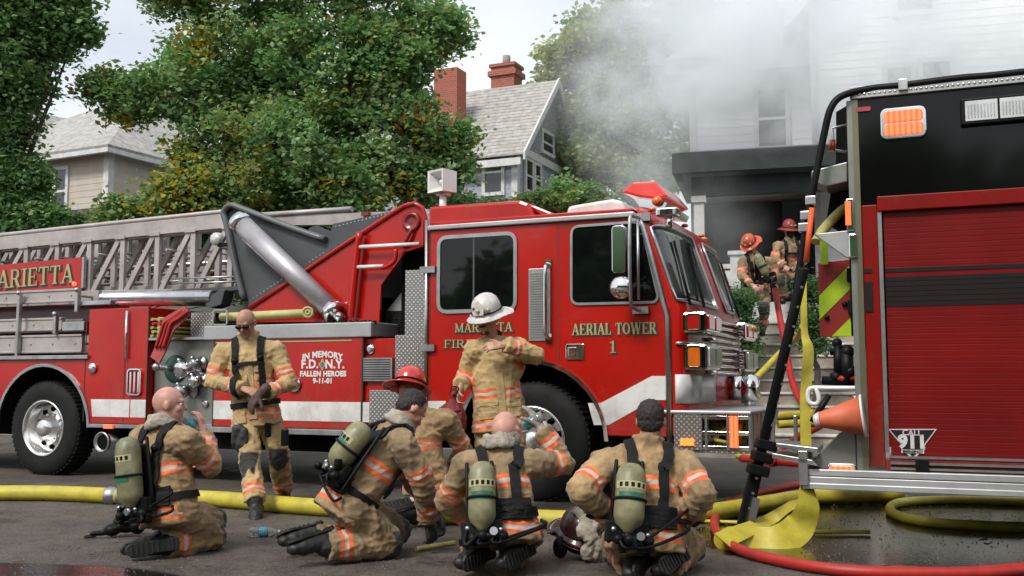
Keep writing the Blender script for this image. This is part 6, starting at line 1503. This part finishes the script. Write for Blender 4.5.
# 5: white helmet, standing with a red bag
p5, j5, f5 = person('officer in a white helmet standing by the cab, one hand at his collar', 8.0,
    dict(head=(487, 319.5, -.07), neck=(492, 339, 0), chest=(500, 366, 0), pel=(500, 420, 0), shR=(474, 351, -.04), shL=(519, 349, .02), elR=(465, 380, .08), wrR=(461, 385, -.12), elL=(535, 356, -.14), wrL=(507, 345, -.26),
         hipR=(489, 427, 0), hipL=(512, 427, 0), knR=(487, 468, -.04), knL=(514, 468, 0), anR=(485, 503, 0), anL=(515, 502, .1), toeR=(480, 512, -.2), toeL=(514, 510, -.1)),
    (-.42, -.88, -.22), cloth=tan_clean, bulk=1.08, skinm=tanskin, beard=True, colh=-.005, patches=(('pocket', .03, .17, .02, .13, math.pi), ('pocket_flap', .025, .175, .12, .16, math.pi, None, .014), ('pocket', -.17, -.04, .02, .12, math.pi), ('placket', -.035, .03, -.02, .40, math.pi)), dark_collar=True, helm=dict(mat=whitehelm, tilt=-.16, shield=whitehelm, k=1.04), seed=5, standing=True, hem=.08, bands=(.06, .30), loose=1.05, hands=dict(R=dict(d=(-.15, -.25, -.9), n=(.8, -.3, 0), curl=.9, side=1), L=dict(d=(-.9, -.2, -.05), n=(0, .8, -.5), curl=.5, side=-1)))
# 6: kneeling in the middle, one hand lifted to his head
p6, j6, f6 = person('firefighter kneeling in the centre with his head tipped back and one gloved hand raised', 5.75,
    dict(head=(507, 429, .2), neck=(499, 452, .14), chest=(497, 478, .12), pel=(505, 527, .02), shR=(531, 464, .12), shL=(466, 466, .1), elR=(563, 464, .30), wrR=(543, 432, .33), elL=(447, 500, .2), wrL=(470, 520, .38),
         hipR=(520, 530, .04), hipL=(489, 530, .04), knR=(528, 535, .44), anR=(514, 553, .0), toeR=(497, 563, -.14), knL=(480, 535, .44), anL=(474, 553, .02), toeL=(456, 561, -.12), tt=(482, 461, -.12), tb=(482, 528, -.22)),
    (.35, .6, .65), cloth=tan_grey, skinm=pinkskin, hood=hoodm, cap_hood=True, seed=6, scba=dict(r=.076), up=(-.3, -.5, .8), hands=dict(R=dict(d=(-.42, .30, .75), n=(-.6, .2, -.5), curl=.25, side=1, spread=.4), L=dict(d=(.6, .6, -.3), n=(.3, -.3, .9), curl=.6)), gloves=('Rg', 'L'), bulk=1.02, eyes=False)
# 7: kneeling at the right, hands on hips
p7, j7, f7 = person('dark haired firefighter kneeling with hands on hips, his back to us, nearest the pumper', 5.6,
    dict(head=(651, 421, .12), neck=(648, 447, .1), chest=(644, 480, .08), pel=(645, 532, .02), shR=(684, 466, .06), shL=(605, 464, .06), elR=(703, 494, -.14), wrR=(682, 520, .05), elL=(581, 490, -.12), wrL=(610, 518, .05),
         hipR=(661, 536, .04), hipL=(629, 536, .04), knR=(690, 546, .42), anR=(668, 562, .02), toeR=(652, 572, -.12), knL=(616, 546, .44), anL=(632, 562, .03), toeL=(622, 573, -.12), tt=(632, 463, -.14), tb=(628, 530, -.24)),
    (.25, .95, -.12), cloth=tan_dirty, skinm=tanskin, hair=hairm, seed=7, scba=dict(r=.082), bulk=1.1, eyes=False, hands=dict(R=dict(d=(-.5, .6, -.4), n=(-.6, -.3, 0), curl=.5), L=dict(d=(.5, .6, -.4), n=(.6, -.3, 0), curl=.5, side=-1)), gloves=('R', 'L'), bands=(.09, .36))
# 8, 9: far off on the steps
p8, j8, f8 = person('firefighter in an orange-red helmet stooping on the porch steps under an air tank', 15.8,
    dict(head=(750, 246, 0), neck=(753, 255, .0), chest=(758, 266, 0), pel=(757, 288, .1), shL=(744, 260, 0), shR=(771, 262, 0), elL=(742, 276, -.1), wrL=(751, 284, -.25), elR=(776, 277, -.05), wrR=(764, 286, -.25),
         hipL=(751, 291, .1), hipR=(763, 291, .1), knL=(747, 306, -.1), knR=(764, 308, -.25), anL=(746, 321, .1), anR=(763, 326, -.1), toeL=(744, 325, -.15), toeR=(762, 331, -.35), tt=(756, 254, -.3), tb=(767, 276, -.3)),
    (-.4, -.5, -.6), cloth=tan_grey, vox=.02, helm=dict(mat=ohelm, tilt=0), seed=8, scba=dict(r=.075), hands={}, group='firefighters on the porch steps')
p9, j9, f9 = person('masked firefighter in a dull red helmet squatting on the porch in the smoke', 17.0,
    dict(head=(789, 231, 0), neck=(790, 241, 0), chest=(790, 252, 0), pel=(790, 273, .1), shR=(778, 246, 0), shL=(803, 246, 0), elR=(775, 259, -.1), wrR=(784, 266, -.3), elL=(805, 260, -.1), wrL=(796, 267, -.3),
         hipR=(785, 275, .1), hipL=(796, 275, .1), knR=(781, 281, -.25), knL=(798, 281, -.25), anR=(783, 296, .0), anL=(797, 296, 0), toeR=(782, 299, -.25), toeL=(798, 299, -.25)),
    (0, -1, -.3), cloth=tan_grey, vox=.02, helm=dict(mat=mat('dull_red_helmet', (.3, .05, .04), .4), tilt=0), seed=9, scba='straps', group='firefighters on the porch steps')
m = MB(); m.ball(f9['f'] * .085 + j9['head'] - f9['base'] - f9['u'] * .02, (.07, .05, .085)); m.cyl(f9['f'] * .12 + j9['head'] - f9['base'] - f9['u'] * .06, f9['f'] * .17 + j9['head'] - f9['base'] - f9['u'] * .07, .03); m.build('face_mask', black, p9)
# patches on the officer, hanging gloves on the second man
m = MB(); bw = f2['base']; c = pix(236, 432, 8.28) - bw
hand(m, c, (.1, 0, -1), (0, 1, 0), 1, .5, .006); hand(m, c + Vector((.07, -.02, -.02)), (-.1, -.1, -1), (0, 1, 0), -1, .7, .006); m.ball(c + Vector((.03, 0, .03)), .04); link_mesh('hanging_gloves', fuse(m, .008, 2), glovem, p2)
m = MB(); c = pix(268, 430, 8.3) - bw; m.box(c, (.05, .05, .12)); m.box(c + Vector((.14, .0, -.06)), (.06, .04, .14)); m.build('belt_tool', black, p2, bevel=.012)
# objects held
def bottle(label, p, ax, held=True):
    o = empty('water_bottle', label, 'bottle', loc=p); ax = Vector(ax).normalized(); m = MB()
    m.lathe([(.028, -.10), (.033, -.095), (.032, -.05), (.030, -.04), (.033, -.03), (.033, .03), (.030, .055), (.013, .085), (.013, .098)], (0, 0, 0), ax, 20); m.build('bottle_body', plast, o)
    m = MB(); m.lathe([(.0335, -.028), (.0335, .025)], (0, 0, 0), ax, 20); m.build('paper_label', mat('bottle_label', (.10, .42, .55), .5), o); m = MB(); m.lathe([(.015, .098), (.015, .112)], (0, 0, 0), ax, 14); m.build('bottle_cap', white, o); return o
plast = mat('clear_bottle_plastic', (.62, .68, .72), .08, trans=.75, spec=.6, var=(20, .1), bump=(40, .2, .003))
a = j1['wrR'] + Vector((-.085, .02, .075)); bottle('clear water bottle held at the mouth of the bald kneeling man', a, (-.7, .05, .45))
bottle('clear water bottle held over the face of the firefighter with raised hand', j6['wrR'] + Vector((-.085, .02, .05)), (-.6, .1, -.35))
bottle('crushed water bottle lying on the asphalt beside the long yellow hose', gnd(264, 532, .032), (1, .05, 0))
# red bag held by the officer
bg_ = empty('red_bag', 'small dark red cloth bag hanging from the officer’s hand', 'bag'); hp = j5['wrR'] + Vector((-.065, -.06, -.075)); bg_.location = (hp.x, hp.y, 0)
m = MB(); z = hp.z; m.ball((-.01, -.02, z - .20), (.125, .10, .15), None, 3); m.cap((0, 0, z - .11), (.01, .0, z - .02), .06, .02); m.ball((.01, 0, z - .0), .028); me = fuse(m, .009, 3); wrinkle(me, .010, 13, (), 3, 0); link_mesh('bag_cloth', me, mat('maroon_bag_cloth', (.20, .018, .02), .7, var=(8, .3), bump=(70, .5, .005)), bg_)
m = MB(); m.tube(spline([(.02, 0, z), (.05, 0, z + .05), (.0, 0, z + .06), (-.02, 0, z)], 5), .006, 6); m.build('drawstring', strapm, bg_)
# gloves the second man looks at
gl_ = empty('leather_glove', 'brown leather glove in the hands of the standing bald man', 'glove'); hp = j2['wrL'] + Vector((-.10, -.10, -.06)); gl_.location = (hp.x, hp.y, 0)
m = MB(); hand(m, Vector((.05, 0, hp.z + .05)), (-.5, -.1, -.8), (.5, .5, 0), 1, .4, .006); m.cap((.05, 0, hp.z + .04), (.10, .03, hp.z + .10), .035, .045); link_mesh('glove_shell', fuse(m, .008, 2), mat('brown_glove_leather', (.07, .035, .03), .6, bump=(60, .4)), gl_)
# breathing mask on the street behind the first man
mk_ = empty('breathing_mask', 'black breathing mask and hose lying on the asphalt beside the far left kneeling man', 'mask'); c = gnd(112, 530, .05); mk_.location = (c.x, c.y, 0)
m = MB(); g = random.Random(4); m.ball((.08, .05, .09), (.10, .08, .07)); m.ball((.0, 0, .05), (.06, .05, .045)); m.cap((-.05, -.02, .035), (-.12, -.04, .03), .022, .018); m.ball((.16, .05, .06), .05)
for q in range(5): m.cap((g.uniform(0, .2), g.uniform(-.05, .1), g.uniform(.03, .12)), (g.uniform(0, .2), g.uniform(-.05, .1), g.uniform(.03, .12)), .018)
link_mesh('mask_body', fuse(m, .009, 2), black, mk_)
m = MB(); m.tube(spline([(.18, .06, .10), (.22, .08, .2), (.2, .1, .28)], 6), .016, 10); m.build('breathing_hose', black, mk_); m = MB(); m.tube([( -.13 + .035 * math.cos(a), -.05 + .03 * math.sin(a), .014) for a in [2 * math.pi * i / 14 for i in range(14)]], .007, 6, closed=True); m.build('pull_ring', strapm, mk_)
# helmet and gear on the ground
gh = empty('fire_helmet', 'dark helmet lying upturned on the asphalt with a cream hood stuffed in it', 'helmet'); c = gnd(580, 560, 0); gh.location = (c.x, c.y, 0)
helmet(gh, Vector((.0, .05, .17)), Vector((.25, -.85, -.35)), Vector((.1, -.35, .9)), mat('sooty_maroon_helmet', (.05, .012, .012), .4, coat=.4), name='helmet_shell', shield=False, k=1.0)
m = MB(); m.ball((0, .08, .12), (.11, .11, .10), None, 3); m.ball((-.12, -.02, .08), (.05, .03, .07)); link_mesh('liner', fuse(m, .01, 2), black, gh)
hd_ = MB(); g = random.Random(8); pth = [(.02, -.05, .29), (.06, -.10, .24), (.03, -.13, .19), (.07, -.13, .13), (.05, -.12, .07), (.06, -.1, .03)]
for dx in (-.03, .0, .035): hd_.tube(spline([(a + dx + g.uniform(-.01, .01), b + g.uniform(-.01, .01), c_) for a, b, c_ in pth], 4), .026, 8)
hd_.ball((.02, -.02, .29), (.08, .07, .03)); hd_.ball((.06, -.08, .22), (.07, .04, .05)); me = fuse(hd_, .009, 2); wrinkle(me, .008, 16, (), 5, 0)
ho = link_mesh('cream_hood', me, hoodm); ho.location = (c.x, c.y, 0); tag(ho, 'crumpled cream hood draped over the helmet on the ground', 'hood')
go_ = empty('goggle_strap', 'black air pack strap and regulator heaped behind the helmet on the ground', 'regulator'); c = gnd(590, 536, 0); go_.location = (c.x, c.y, 0)
m = MB(); m.cap((-.12, 0, .10), (.10, .02, .14), .03, .035); m.ball((.12, .02, .14), .05); m.cap((-.1, 0, .03), (.12, .0, .04), .03, .03); m.ball((-.12, .0, .06), .05); link_mesh('regulator', fuse(m, .009, 2), black, go_)
m = MB(); m.cyl((.15, .02, .10), (.19, .02, .10), .035); m.build('yellow_knob', yellowhose, go_)
# ================================================================== TREES
barkm = mat('bark', (.09, .07, .055), .9, var=(6, .3), bump=(18, .8, .03))
def leafmat(name, c):
    m = mat(name, c, .55, var=(.9, .25)); nt = m.node_tree; Pn = nt.nodes['Principled BSDF']
    out = nt.nodes['Material Output']; tr = nt.nodes.new('ShaderNodeBsdfTranslucent'); tr.inputs[0].default_value = (c[0] * 1.3, c[1] * 1.4, c[2], 1)
    ad = nt.nodes.new('ShaderNodeMixShader'); ad.inputs[0].default_value = .4
    nt.links.new(Pn.outputs[0], ad.inputs[1]); nt.links.new(tr.outputs[0], ad.inputs[2]); nt.links.new(ad.outputs[0], out.inputs[0]); return m
lg = leafmat('leaf_green', (.145, .28, .10)); ld = leafmat('leaf_deep_green', (.08, .18, .07)); ly = leafmat('leaf_yellow', (.55, .42, .04)); lo = leafmat('leaf_orange', (.36, .12, .02)); ll = leafmat('leaf_light_green', (.32, .45, .21)); lyg = leafmat('leaf_yellow_green', (.36, .38, .13))
def leaves(name, blobs, per, lsize, mats, weights, parent, twig=.28, nl=46, seed=1, yellow=()):
    g = np.random.default_rng(seed); C, Rr = [], []
    for (c, r, w) in blobs:
        n = max(3, int(per * w)); d = g.normal(size=(n, 3)); d /= np.linalg.norm(d, axis=1)[:, None]
        rr = g.uniform(.25, 1, n) ** .5 * r * g.uniform(.82, 1.08, n); p = np.array(c) + d * rr[:, None] * np.array([1, 1, .85]); C.append(p)
    C = np.concatenate(C); n = len(C)
    cc = np.repeat(C, nl, 0) + g.normal(0, twig * .55, (n * nl, 3)) * np.array([1, 1, .7]); N_ = len(cc)
    a = g.normal(size=(N_, 3)); a[:, 2] *= .45; a /= np.linalg.norm(a, axis=1)[:, None]
    b = g.normal(size=(N_, 3)); b[:, 2] *= .6; b -= a * (a * b).sum(1)[:, None]; b /= np.linalg.norm(b, axis=1)[:, None]
    s = lsize * g.uniform(.6, 1.25, N_)[:, None]; nn = np.cross(a, b) * s * .18
    V = np.stack([cc - a * s, cc - b * s * .62 + nn, cc + a * s, cc + b * s * .62 + nn], 1).reshape(-1, 3)
    me = bpy.data.meshes.new(name); me.vertices.add(len(V)); me.vertices.foreach_set('co', V.ravel())
    me.loops.add(N_ * 4); me.loops.foreach_set('vertex_index', np.arange(N_ * 4)); me.polygons.add(N_)
    me.polygons.foreach_set('loop_start', np.arange(N_) * 4); me.polygons.foreach_set('loop_total', np.full(N_, 4))
    cm = g.choice(len(weights), n, p=np.array(weights) / sum(weights)); mi = np.repeat(cm, nl)
    fl = g.random(N_) < .25; mi[fl] = g.choice(len(weights), fl.sum(), p=np.array(weights) / sum(weights))
    for (c, r, idx, pr) in yellow:
        d = np.linalg.norm(cc - np.array(c), axis=1); k = (d < r) & (g.random(N_) < pr); mi[k] = idx
    for m in mats: me.materials.append(m)
    me.polygons.foreach_set('material_index', mi.astype(np.int32)); me.update(calc_edges=True)
    o = bpy.data.objects.new(name, me); COL.objects.link(o); o.parent = parent
    return o, C
def tree(name, label, cat, base, blobs, per, lsize, mats, weights, seed, th=3.0, tr=.22, limbs=26, yellow=(), group=None, **kw):
    base = Vector(base); root = empty(name, label, cat, group, loc=base); g = random.Random(seed)
    bl = [((Vector(c) - base), r, w) for c, r, w in blobs]
    cr, C = leaves('crown', [(tuple(c), r, w) for c, r, w in bl], per, lsize, mats, weights, root, seed=seed, yellow=[(tuple(Vector(c) - base), r, i, p) for c, r, i, p in yellow], **kw)
    m = MB(); top = sum((c for c, r, w in bl), Vector()) / len(bl); fork = Vector((0, 0, th)); 
    m.tube(spline([Vector((0, 0, -.3)), Vector((.05, 0, th * .5)), fork, fork.lerp(top, .5) + Vector((0, 0, .3))], 6), [tr * 1.4] + [tr * (1 - .022 * i) for i in range(18)], 10)
    for i in range(limbs):
        c = Vector(C[g.randrange(len(C))]); s = fork.lerp(top, g.random() * .5); mid = s.lerp(c, .5) + Vector((g.uniform(-.2, .2), g.uniform(-.2, .2), g.uniform(-.1, .4)))
        pp = spline([s, mid, c], 4); r0 = tr * g.uniform(.22, .42); m.tube(pp, [r0 * (1 - .85 * j / (len(pp) - 1)) for j in range(len(pp))], 6)
    m.build('trunk', barkm, root); return root
def PX(l, Y): return [(pix(x, y, Y + dy), r, w) for x, y, r, w, dy in l]
mb = PX([(190, 88, .85, .8, 0), (130, 97, .5, .45, 0), (100, 85, .25, .15, 0), (245, 55, 1.2, 1, .5), (330, 60, 1.3, 1.1, 0), (388, 60, .9, 1, 0), (436, 30, .58, .5, 0), (408, 110, .4, .4, 0), (385, 140, 1.0, 1, 0), (450, 140, .38, .3, 0), (300, 150, 1.1, 1, -.5), (225, 130, .8, .6, 0), (180, -20, .75, .7, 0), (260, -50, 1.3, 1, 0), (360, -40, 1.3, 1, 0), (420, 180, .55, .6, 0), (340, 190, .8, .9, -.5), (245, 190, .8, .9, 0), (180, 200, .5, .45, 0), (120, 218, .3, .35, 0), (452, 170, .25, .2, 0), (200, 165, .4, .3, 0), (280, 100, 1.2, .9, .8)], 16.5)
tree('maple_tree', 'large green maple turning yellow, rising above the ladder in the middle left', 'tree', (-3.3, 16.9, .3), mb, 100, .056, [lg, ld, ly, lo, ll, lyg], [.38, .12, .012, .004, .38, .11], 3, th=3.6, tr=.2, nl=74, twig=.27,
     yellow=[(pix(120, 135, 16.5), .35, 2, .6), (pix(195, 50, 16.3), .42, 2, .45), (pix(190, 42, 16.3), .2, 3, .3), (pix(175, 180, 16.3), .75, 2, .35), (pix(250, 160, 15.8), .5, 2, .25), (pix(230, 150, 15.8), .3, 3, .15), (pix(400, 190, 16), .35, 2, .5), (pix(355, 85, 15.5), .3, 2, .25), (pix(335, 10, 15.5), .3, 2, .15), (pix(440, 100, 16), .5, 3, .06), (pix(260, 205, 15.8), .3, 2, .4)])
lb_ = PX([(28, 30, .85, 1, 0), (78, 30, .22, .25, 0), (60, -5, .5, .5, 0), (2, 80, .75, .9, 0), (8, 0, 1.1, 1, 0), (-50, 60, 1.5, 1, 0), (8, 185, .52, .9, 0), (30, 178, .15, .2, 0), (15, 218, .6, .7, 0), (40, 222, .3, .35, 0), (-40, 170, 1.2, 1, 0), (8, 130, .35, .35, 0), (25, 240, .5, .6, 0)], 16.2)
tree('maple_tree', 'dark green tree cut by the left edge, hanging over the ladder', 'tree', (pix(-15, 300, 16.4).x, 16.6, .2), lb_, 140, .055, [lg, ld, ll], [.48, .22, .30], 5, th=3.0, tr=.16, nl=62, twig=.25, limbs=12)
rb_ = PX([(600, 60, 1.5, 1, 0), (650, 55, 1.6, 1, 0), (567, 62, .8, .6, 0), (690, 35, 1.2, .9, 0), (622, 118, 1.5, 1, 0), (668, 125, 1.4, .9, 0), (575, 115, .7, .5, 0), (552, 85, .35, .2, 0), (600, 162, 1.0, .8, 0), (645, 178, 1.1, .8, 0), (705, 80, 1.2, .8, 0), (640, 5, 1.3, .9, 0), (590, 35, .8, .6, 0), (560, 150, .6, .4, 0), (700, -10, 1.2, .8, 0)], 30)
tree('shade_tree', 'tall hazy yellow-green tree behind the smoke left of the burning house', 'tree', (pix(640, 200, 30).x, 30, 1.6), rb_, 80, .10, [lg, ll, lyg, ld], [.15, .35, .48, .02], 9, th=4.5, tr=.3, nl=48, twig=.42, yellow=[(pix(567, 70, 30), 1.4, 2, .75)])
def bush(label, lst, Y, z0, per, ls, mats, w, seed, name='bush'):
    b = PX(lst, Y); c = b[0][0]; tree(name, label, 'bush', (c.x, Y, z0), b, per, ls, mats, w, seed, th=.4, tr=.05, limbs=12, nl=40, twig=.16)
bush('round green bush in front of the grey gabled house', [(572, 200, .55, 1, 0), (553, 203, .4, .6, 0), (595, 207, .45, .7, 0), (530, 208, .3, .4, 0)], 19, 1.9, 70, .05, [lg, ll, lyg], [.5, .3, .2], 21)
bush('leafy bush below the window of the grey gabled house', [(478, 214, .42, 1, 0), (500, 216, .4, .6, 0), (458, 207, .35, .6, 0)], 19.5, 1.9, 70, .05, [lg, ll, ly], [.6, .3, .1], 22)
bush('dark evergreen shrub beside the porch steps', [(737, 300, .22, .7, 0), (735, 325, .28, 1, 0), (742, 345, .25, .8, 0), (728, 360, .3, .8, 0)], 15.3, 1.1, 80, .028, [ld, lg], [.75, .25], 23)
bush('dark shrub seen between the hanging hose and chevron panel', [(812, 290, .2, .7, 0), (812, 320, .22, .8, 0), (815, 345, .18, .5, 0)], 14.6, 1.0, 70, .028, [ld, lg], [.85, .15], 24)
hb = [(20 + 42 * i, 262 + 10 * (i % 2), .62, 1, 0) for i in range(11)] + [(30 + 45 * i, 235, .35, .6, 0) for i in range(9)]
bush('long dark hedge seen through the ladder truss behind the truck', hb, 16.8, 1.2, 60, .05, [ld, lg], [.7, .3], 25, 'hedge')
# trees across the street, added out of view to darken reflections
bt_ = [((x, -17 - 3 * (i % 3), 2.5 + 2.2 * ((i * 7) % 3)), 3.0, 1) for i, x in enumerate(range(-34, 36, 3))] 
o_, _ = leaves('reflection_trees', bt_, 110, .5, [ld, lg], [.6, .4], None, twig=1.3, nl=26, seed=31); tag(o_, kind='stuff')
# ================================================================== SMOKE
sm = bpy.data.materials.new('smoke'); nt, N, L, Pn = nodes_of(sm); N.remove(Pn); out = N['Material Output']
pv = N.new('ShaderNodeVolumePrincipled'); pv.inputs['Color'].default_value = (.955, .98, 1., 1); pv.inputs['Anisotropy'].default_value = .1
tc = N.new('ShaderNodeTexCoord')
def blob(cx, cy, cz, rx, ry, rz_, k, soft=.0):
    mp = N.new('ShaderNodeVectorMath'); mp.operation = 'SUBTRACT'; L.new(tc.outputs['Object'], mp.inputs[0]); mp.inputs[1].default_value = (cx, cy, cz)
    dv = N.new('ShaderNodeVectorMath'); dv.operation = 'DIVIDE'; L.new(mp.outputs[0], dv.inputs[0]); dv.inputs[1].default_value = (rx, ry, rz_)
    ln = N.new('ShaderNodeVectorMath'); ln.operation = 'LENGTH'; L.new(dv.outputs[0], ln.inputs[0])
    r = N.new('ShaderNodeMapRange'); r.interpolation_type = 'SMOOTHSTEP'; r.inputs[1].default_value = 1.0; r.inputs[2].default_value = soft; r.inputs[3].default_value = 0; r.inputs[4].default_value = k
    L.new(ln.outputs['Value'], r.inputs[0]); return r.outputs[0]
def M2(op, a, b):
    x = N.new('ShaderNodeMath'); x.operation = op
    for i, q in enumerate((a, b)):
        if isinstance(q, (int, float)): x.inputs[i].default_value = q
        else: L.new(q, x.inputs[i])
    return x.outputs[0]
def PB(px, py, Y, rx, ry, rz_, k): c = pix(px, py, Y); return blob(c.x, c.y, c.z, rx, ry, rz_, k)
SM = [PB(665, 110, 18.3, 2.1, 2.0, 3.2, .65), PB(690, 20, 18.0, 2.4, 2.0, 2.0, .7), PB(770, 25, 17.0, 2.6, 1.6, 1.7, 1.7), PB(780, 100, 17.2, 3.4, 1.6, 1.15, 1.7), PB(615, 60, 18.5, 2.2, 1.9, 2.6, .30), PB(930, 40, 16.8, 4.6, 1.6, 2.2, 1.7), PB(722, 235, 16.6, 1.1, .7, 1.3, .20), PB(650, 190, 18.5, .9, 1.5, .8, .5)]
tot = SM[0]
for q in SM[1:]: tot = M2('ADD', tot, q)
n = N.new('ShaderNodeTexNoise'); n.inputs['Scale'].default_value = .95; n.inputs['Detail'].default_value = 5; n.inputs['Roughness'].default_value = .62; n.inputs['Distortion'].default_value = 1.1
L.new(tc.outputs['Object'], n.inputs['Vector'])
r = N.new('ShaderNodeMapRange'); r.inputs[1].default_value = .42; r.inputs[2].default_value = .62; r.inputs[3].default_value = .22; r.inputs[4].default_value = 1.9; L.new(n.outputs['Fac'], r.inputs[0])
L.new(M2('MULTIPLY', tot, r.outputs[0]), pv.inputs['Density']); L.new(pv.outputs[0], out.inputs['Volume'])
m = MB(); m.bb(-.6, 12.5, 15.0, 20.4, 2.6, 10.5); so = m.build('smoke', sm); tag(so, 'grey white smoke billowing from the porch and over the roof', 'smoke', kind='stuff')
# ================================================================== SKY, SUN, CAMERA
w = bpy.data.worlds.new('World'); sc.world = w; w.use_nodes = True; nt = w.node_tree; N, L = nt.nodes, nt.links; bg = N['Background']
sky = N.new('ShaderNodeTexSky'); sky.sky_type = 'NISHITA'; sky.sun_disc = False; sky.sun_elevation = R(48); sky.sun_rotation = R(215); sky.air_density = 1; sky.dust_density = 3
tc = N.new('ShaderNodeTexCoord'); n = N.new('ShaderNodeTexNoise'); n.inputs['Scale'].default_value = 2.2; n.inputs['Detail'].default_value = 6; n.inputs['Roughness'].default_value = .5
mp = N.new('ShaderNodeMapping'); mp.inputs['Scale'].default_value = (1, 1, 2.6); L.new(tc.outputs['Generated'], mp.inputs[0]); L.new(mp.outputs[0], n.inputs['Vector'])
r = N.new('ShaderNodeMapRange'); r.inputs[1].default_value = .36; r.inputs[2].default_value = .60; r.inputs[3].default_value = .60; r.inputs[4].default_value = .94; L.new(n.outputs['Fac'], r.inputs[0])
mx = N.new('ShaderNodeMix'); mx.data_type = 'RGBA'; mx.inputs[7].default_value = (7.3, 7.6, 7.9, 1); L.new(r.outputs[0], mx.inputs[0]); L.new(sky.outputs[0], mx.inputs[6]); L.new(mx.outputs[2], bg.inputs[0]); bg.inputs[1].default_value = .10
sl = bpy.data.lights.new('sun', 'SUN'); sl.energy = 2.0; sl.angle = R(14); sl.color = (1, .96, .9); so_ = bpy.data.objects.new('sun', sl); COL.objects.link(so_)
az = R(215); el = R(48); dv = Vector((math.sin(az) * math.cos(el), math.cos(az) * math.cos(el), math.sin(el))); so_.rotation_euler = dv.to_track_quat('Z', 'Y').to_euler()
cam = bpy.data.cameras.new('camera'); cam.sensor_width = 36; cam.lens = F / 1024 * 36; cam.clip_end = 2000; cam.clip_start = .05; co = bpy.data.objects.new('camera', cam); COL.objects.link(co)
co.location = (0, 0, CH); co.rotation_euler = (R(90) + PIT, 0, 0); sc.camera = co
sc.view_settings.view_transform = 'Standard'; sc.view_settings.look = 'None'; sc.view_settings.gamma = 1; sc.view_settings.exposure = 0.55
cy_ = sc.cycles; cy_.use_denoising = True; cy_.max_bounces = 10; cy_.diffuse_bounces = 3; cy_.glossy_bounces = 4; cy_.transmission_bounces = 4; cy_.volume_bounces = 7; cy_.transparent_max_bounces = 6; cy_.volume_step_rate = 2.; cy_.volume_max_steps = 96
cy_.caustics_reflective = False; cy_.caustics_refractive = False; cy_.sample_clamp_indirect = 5; cy_.use_adaptive_sampling = True; cy_.adaptive_threshold = .02
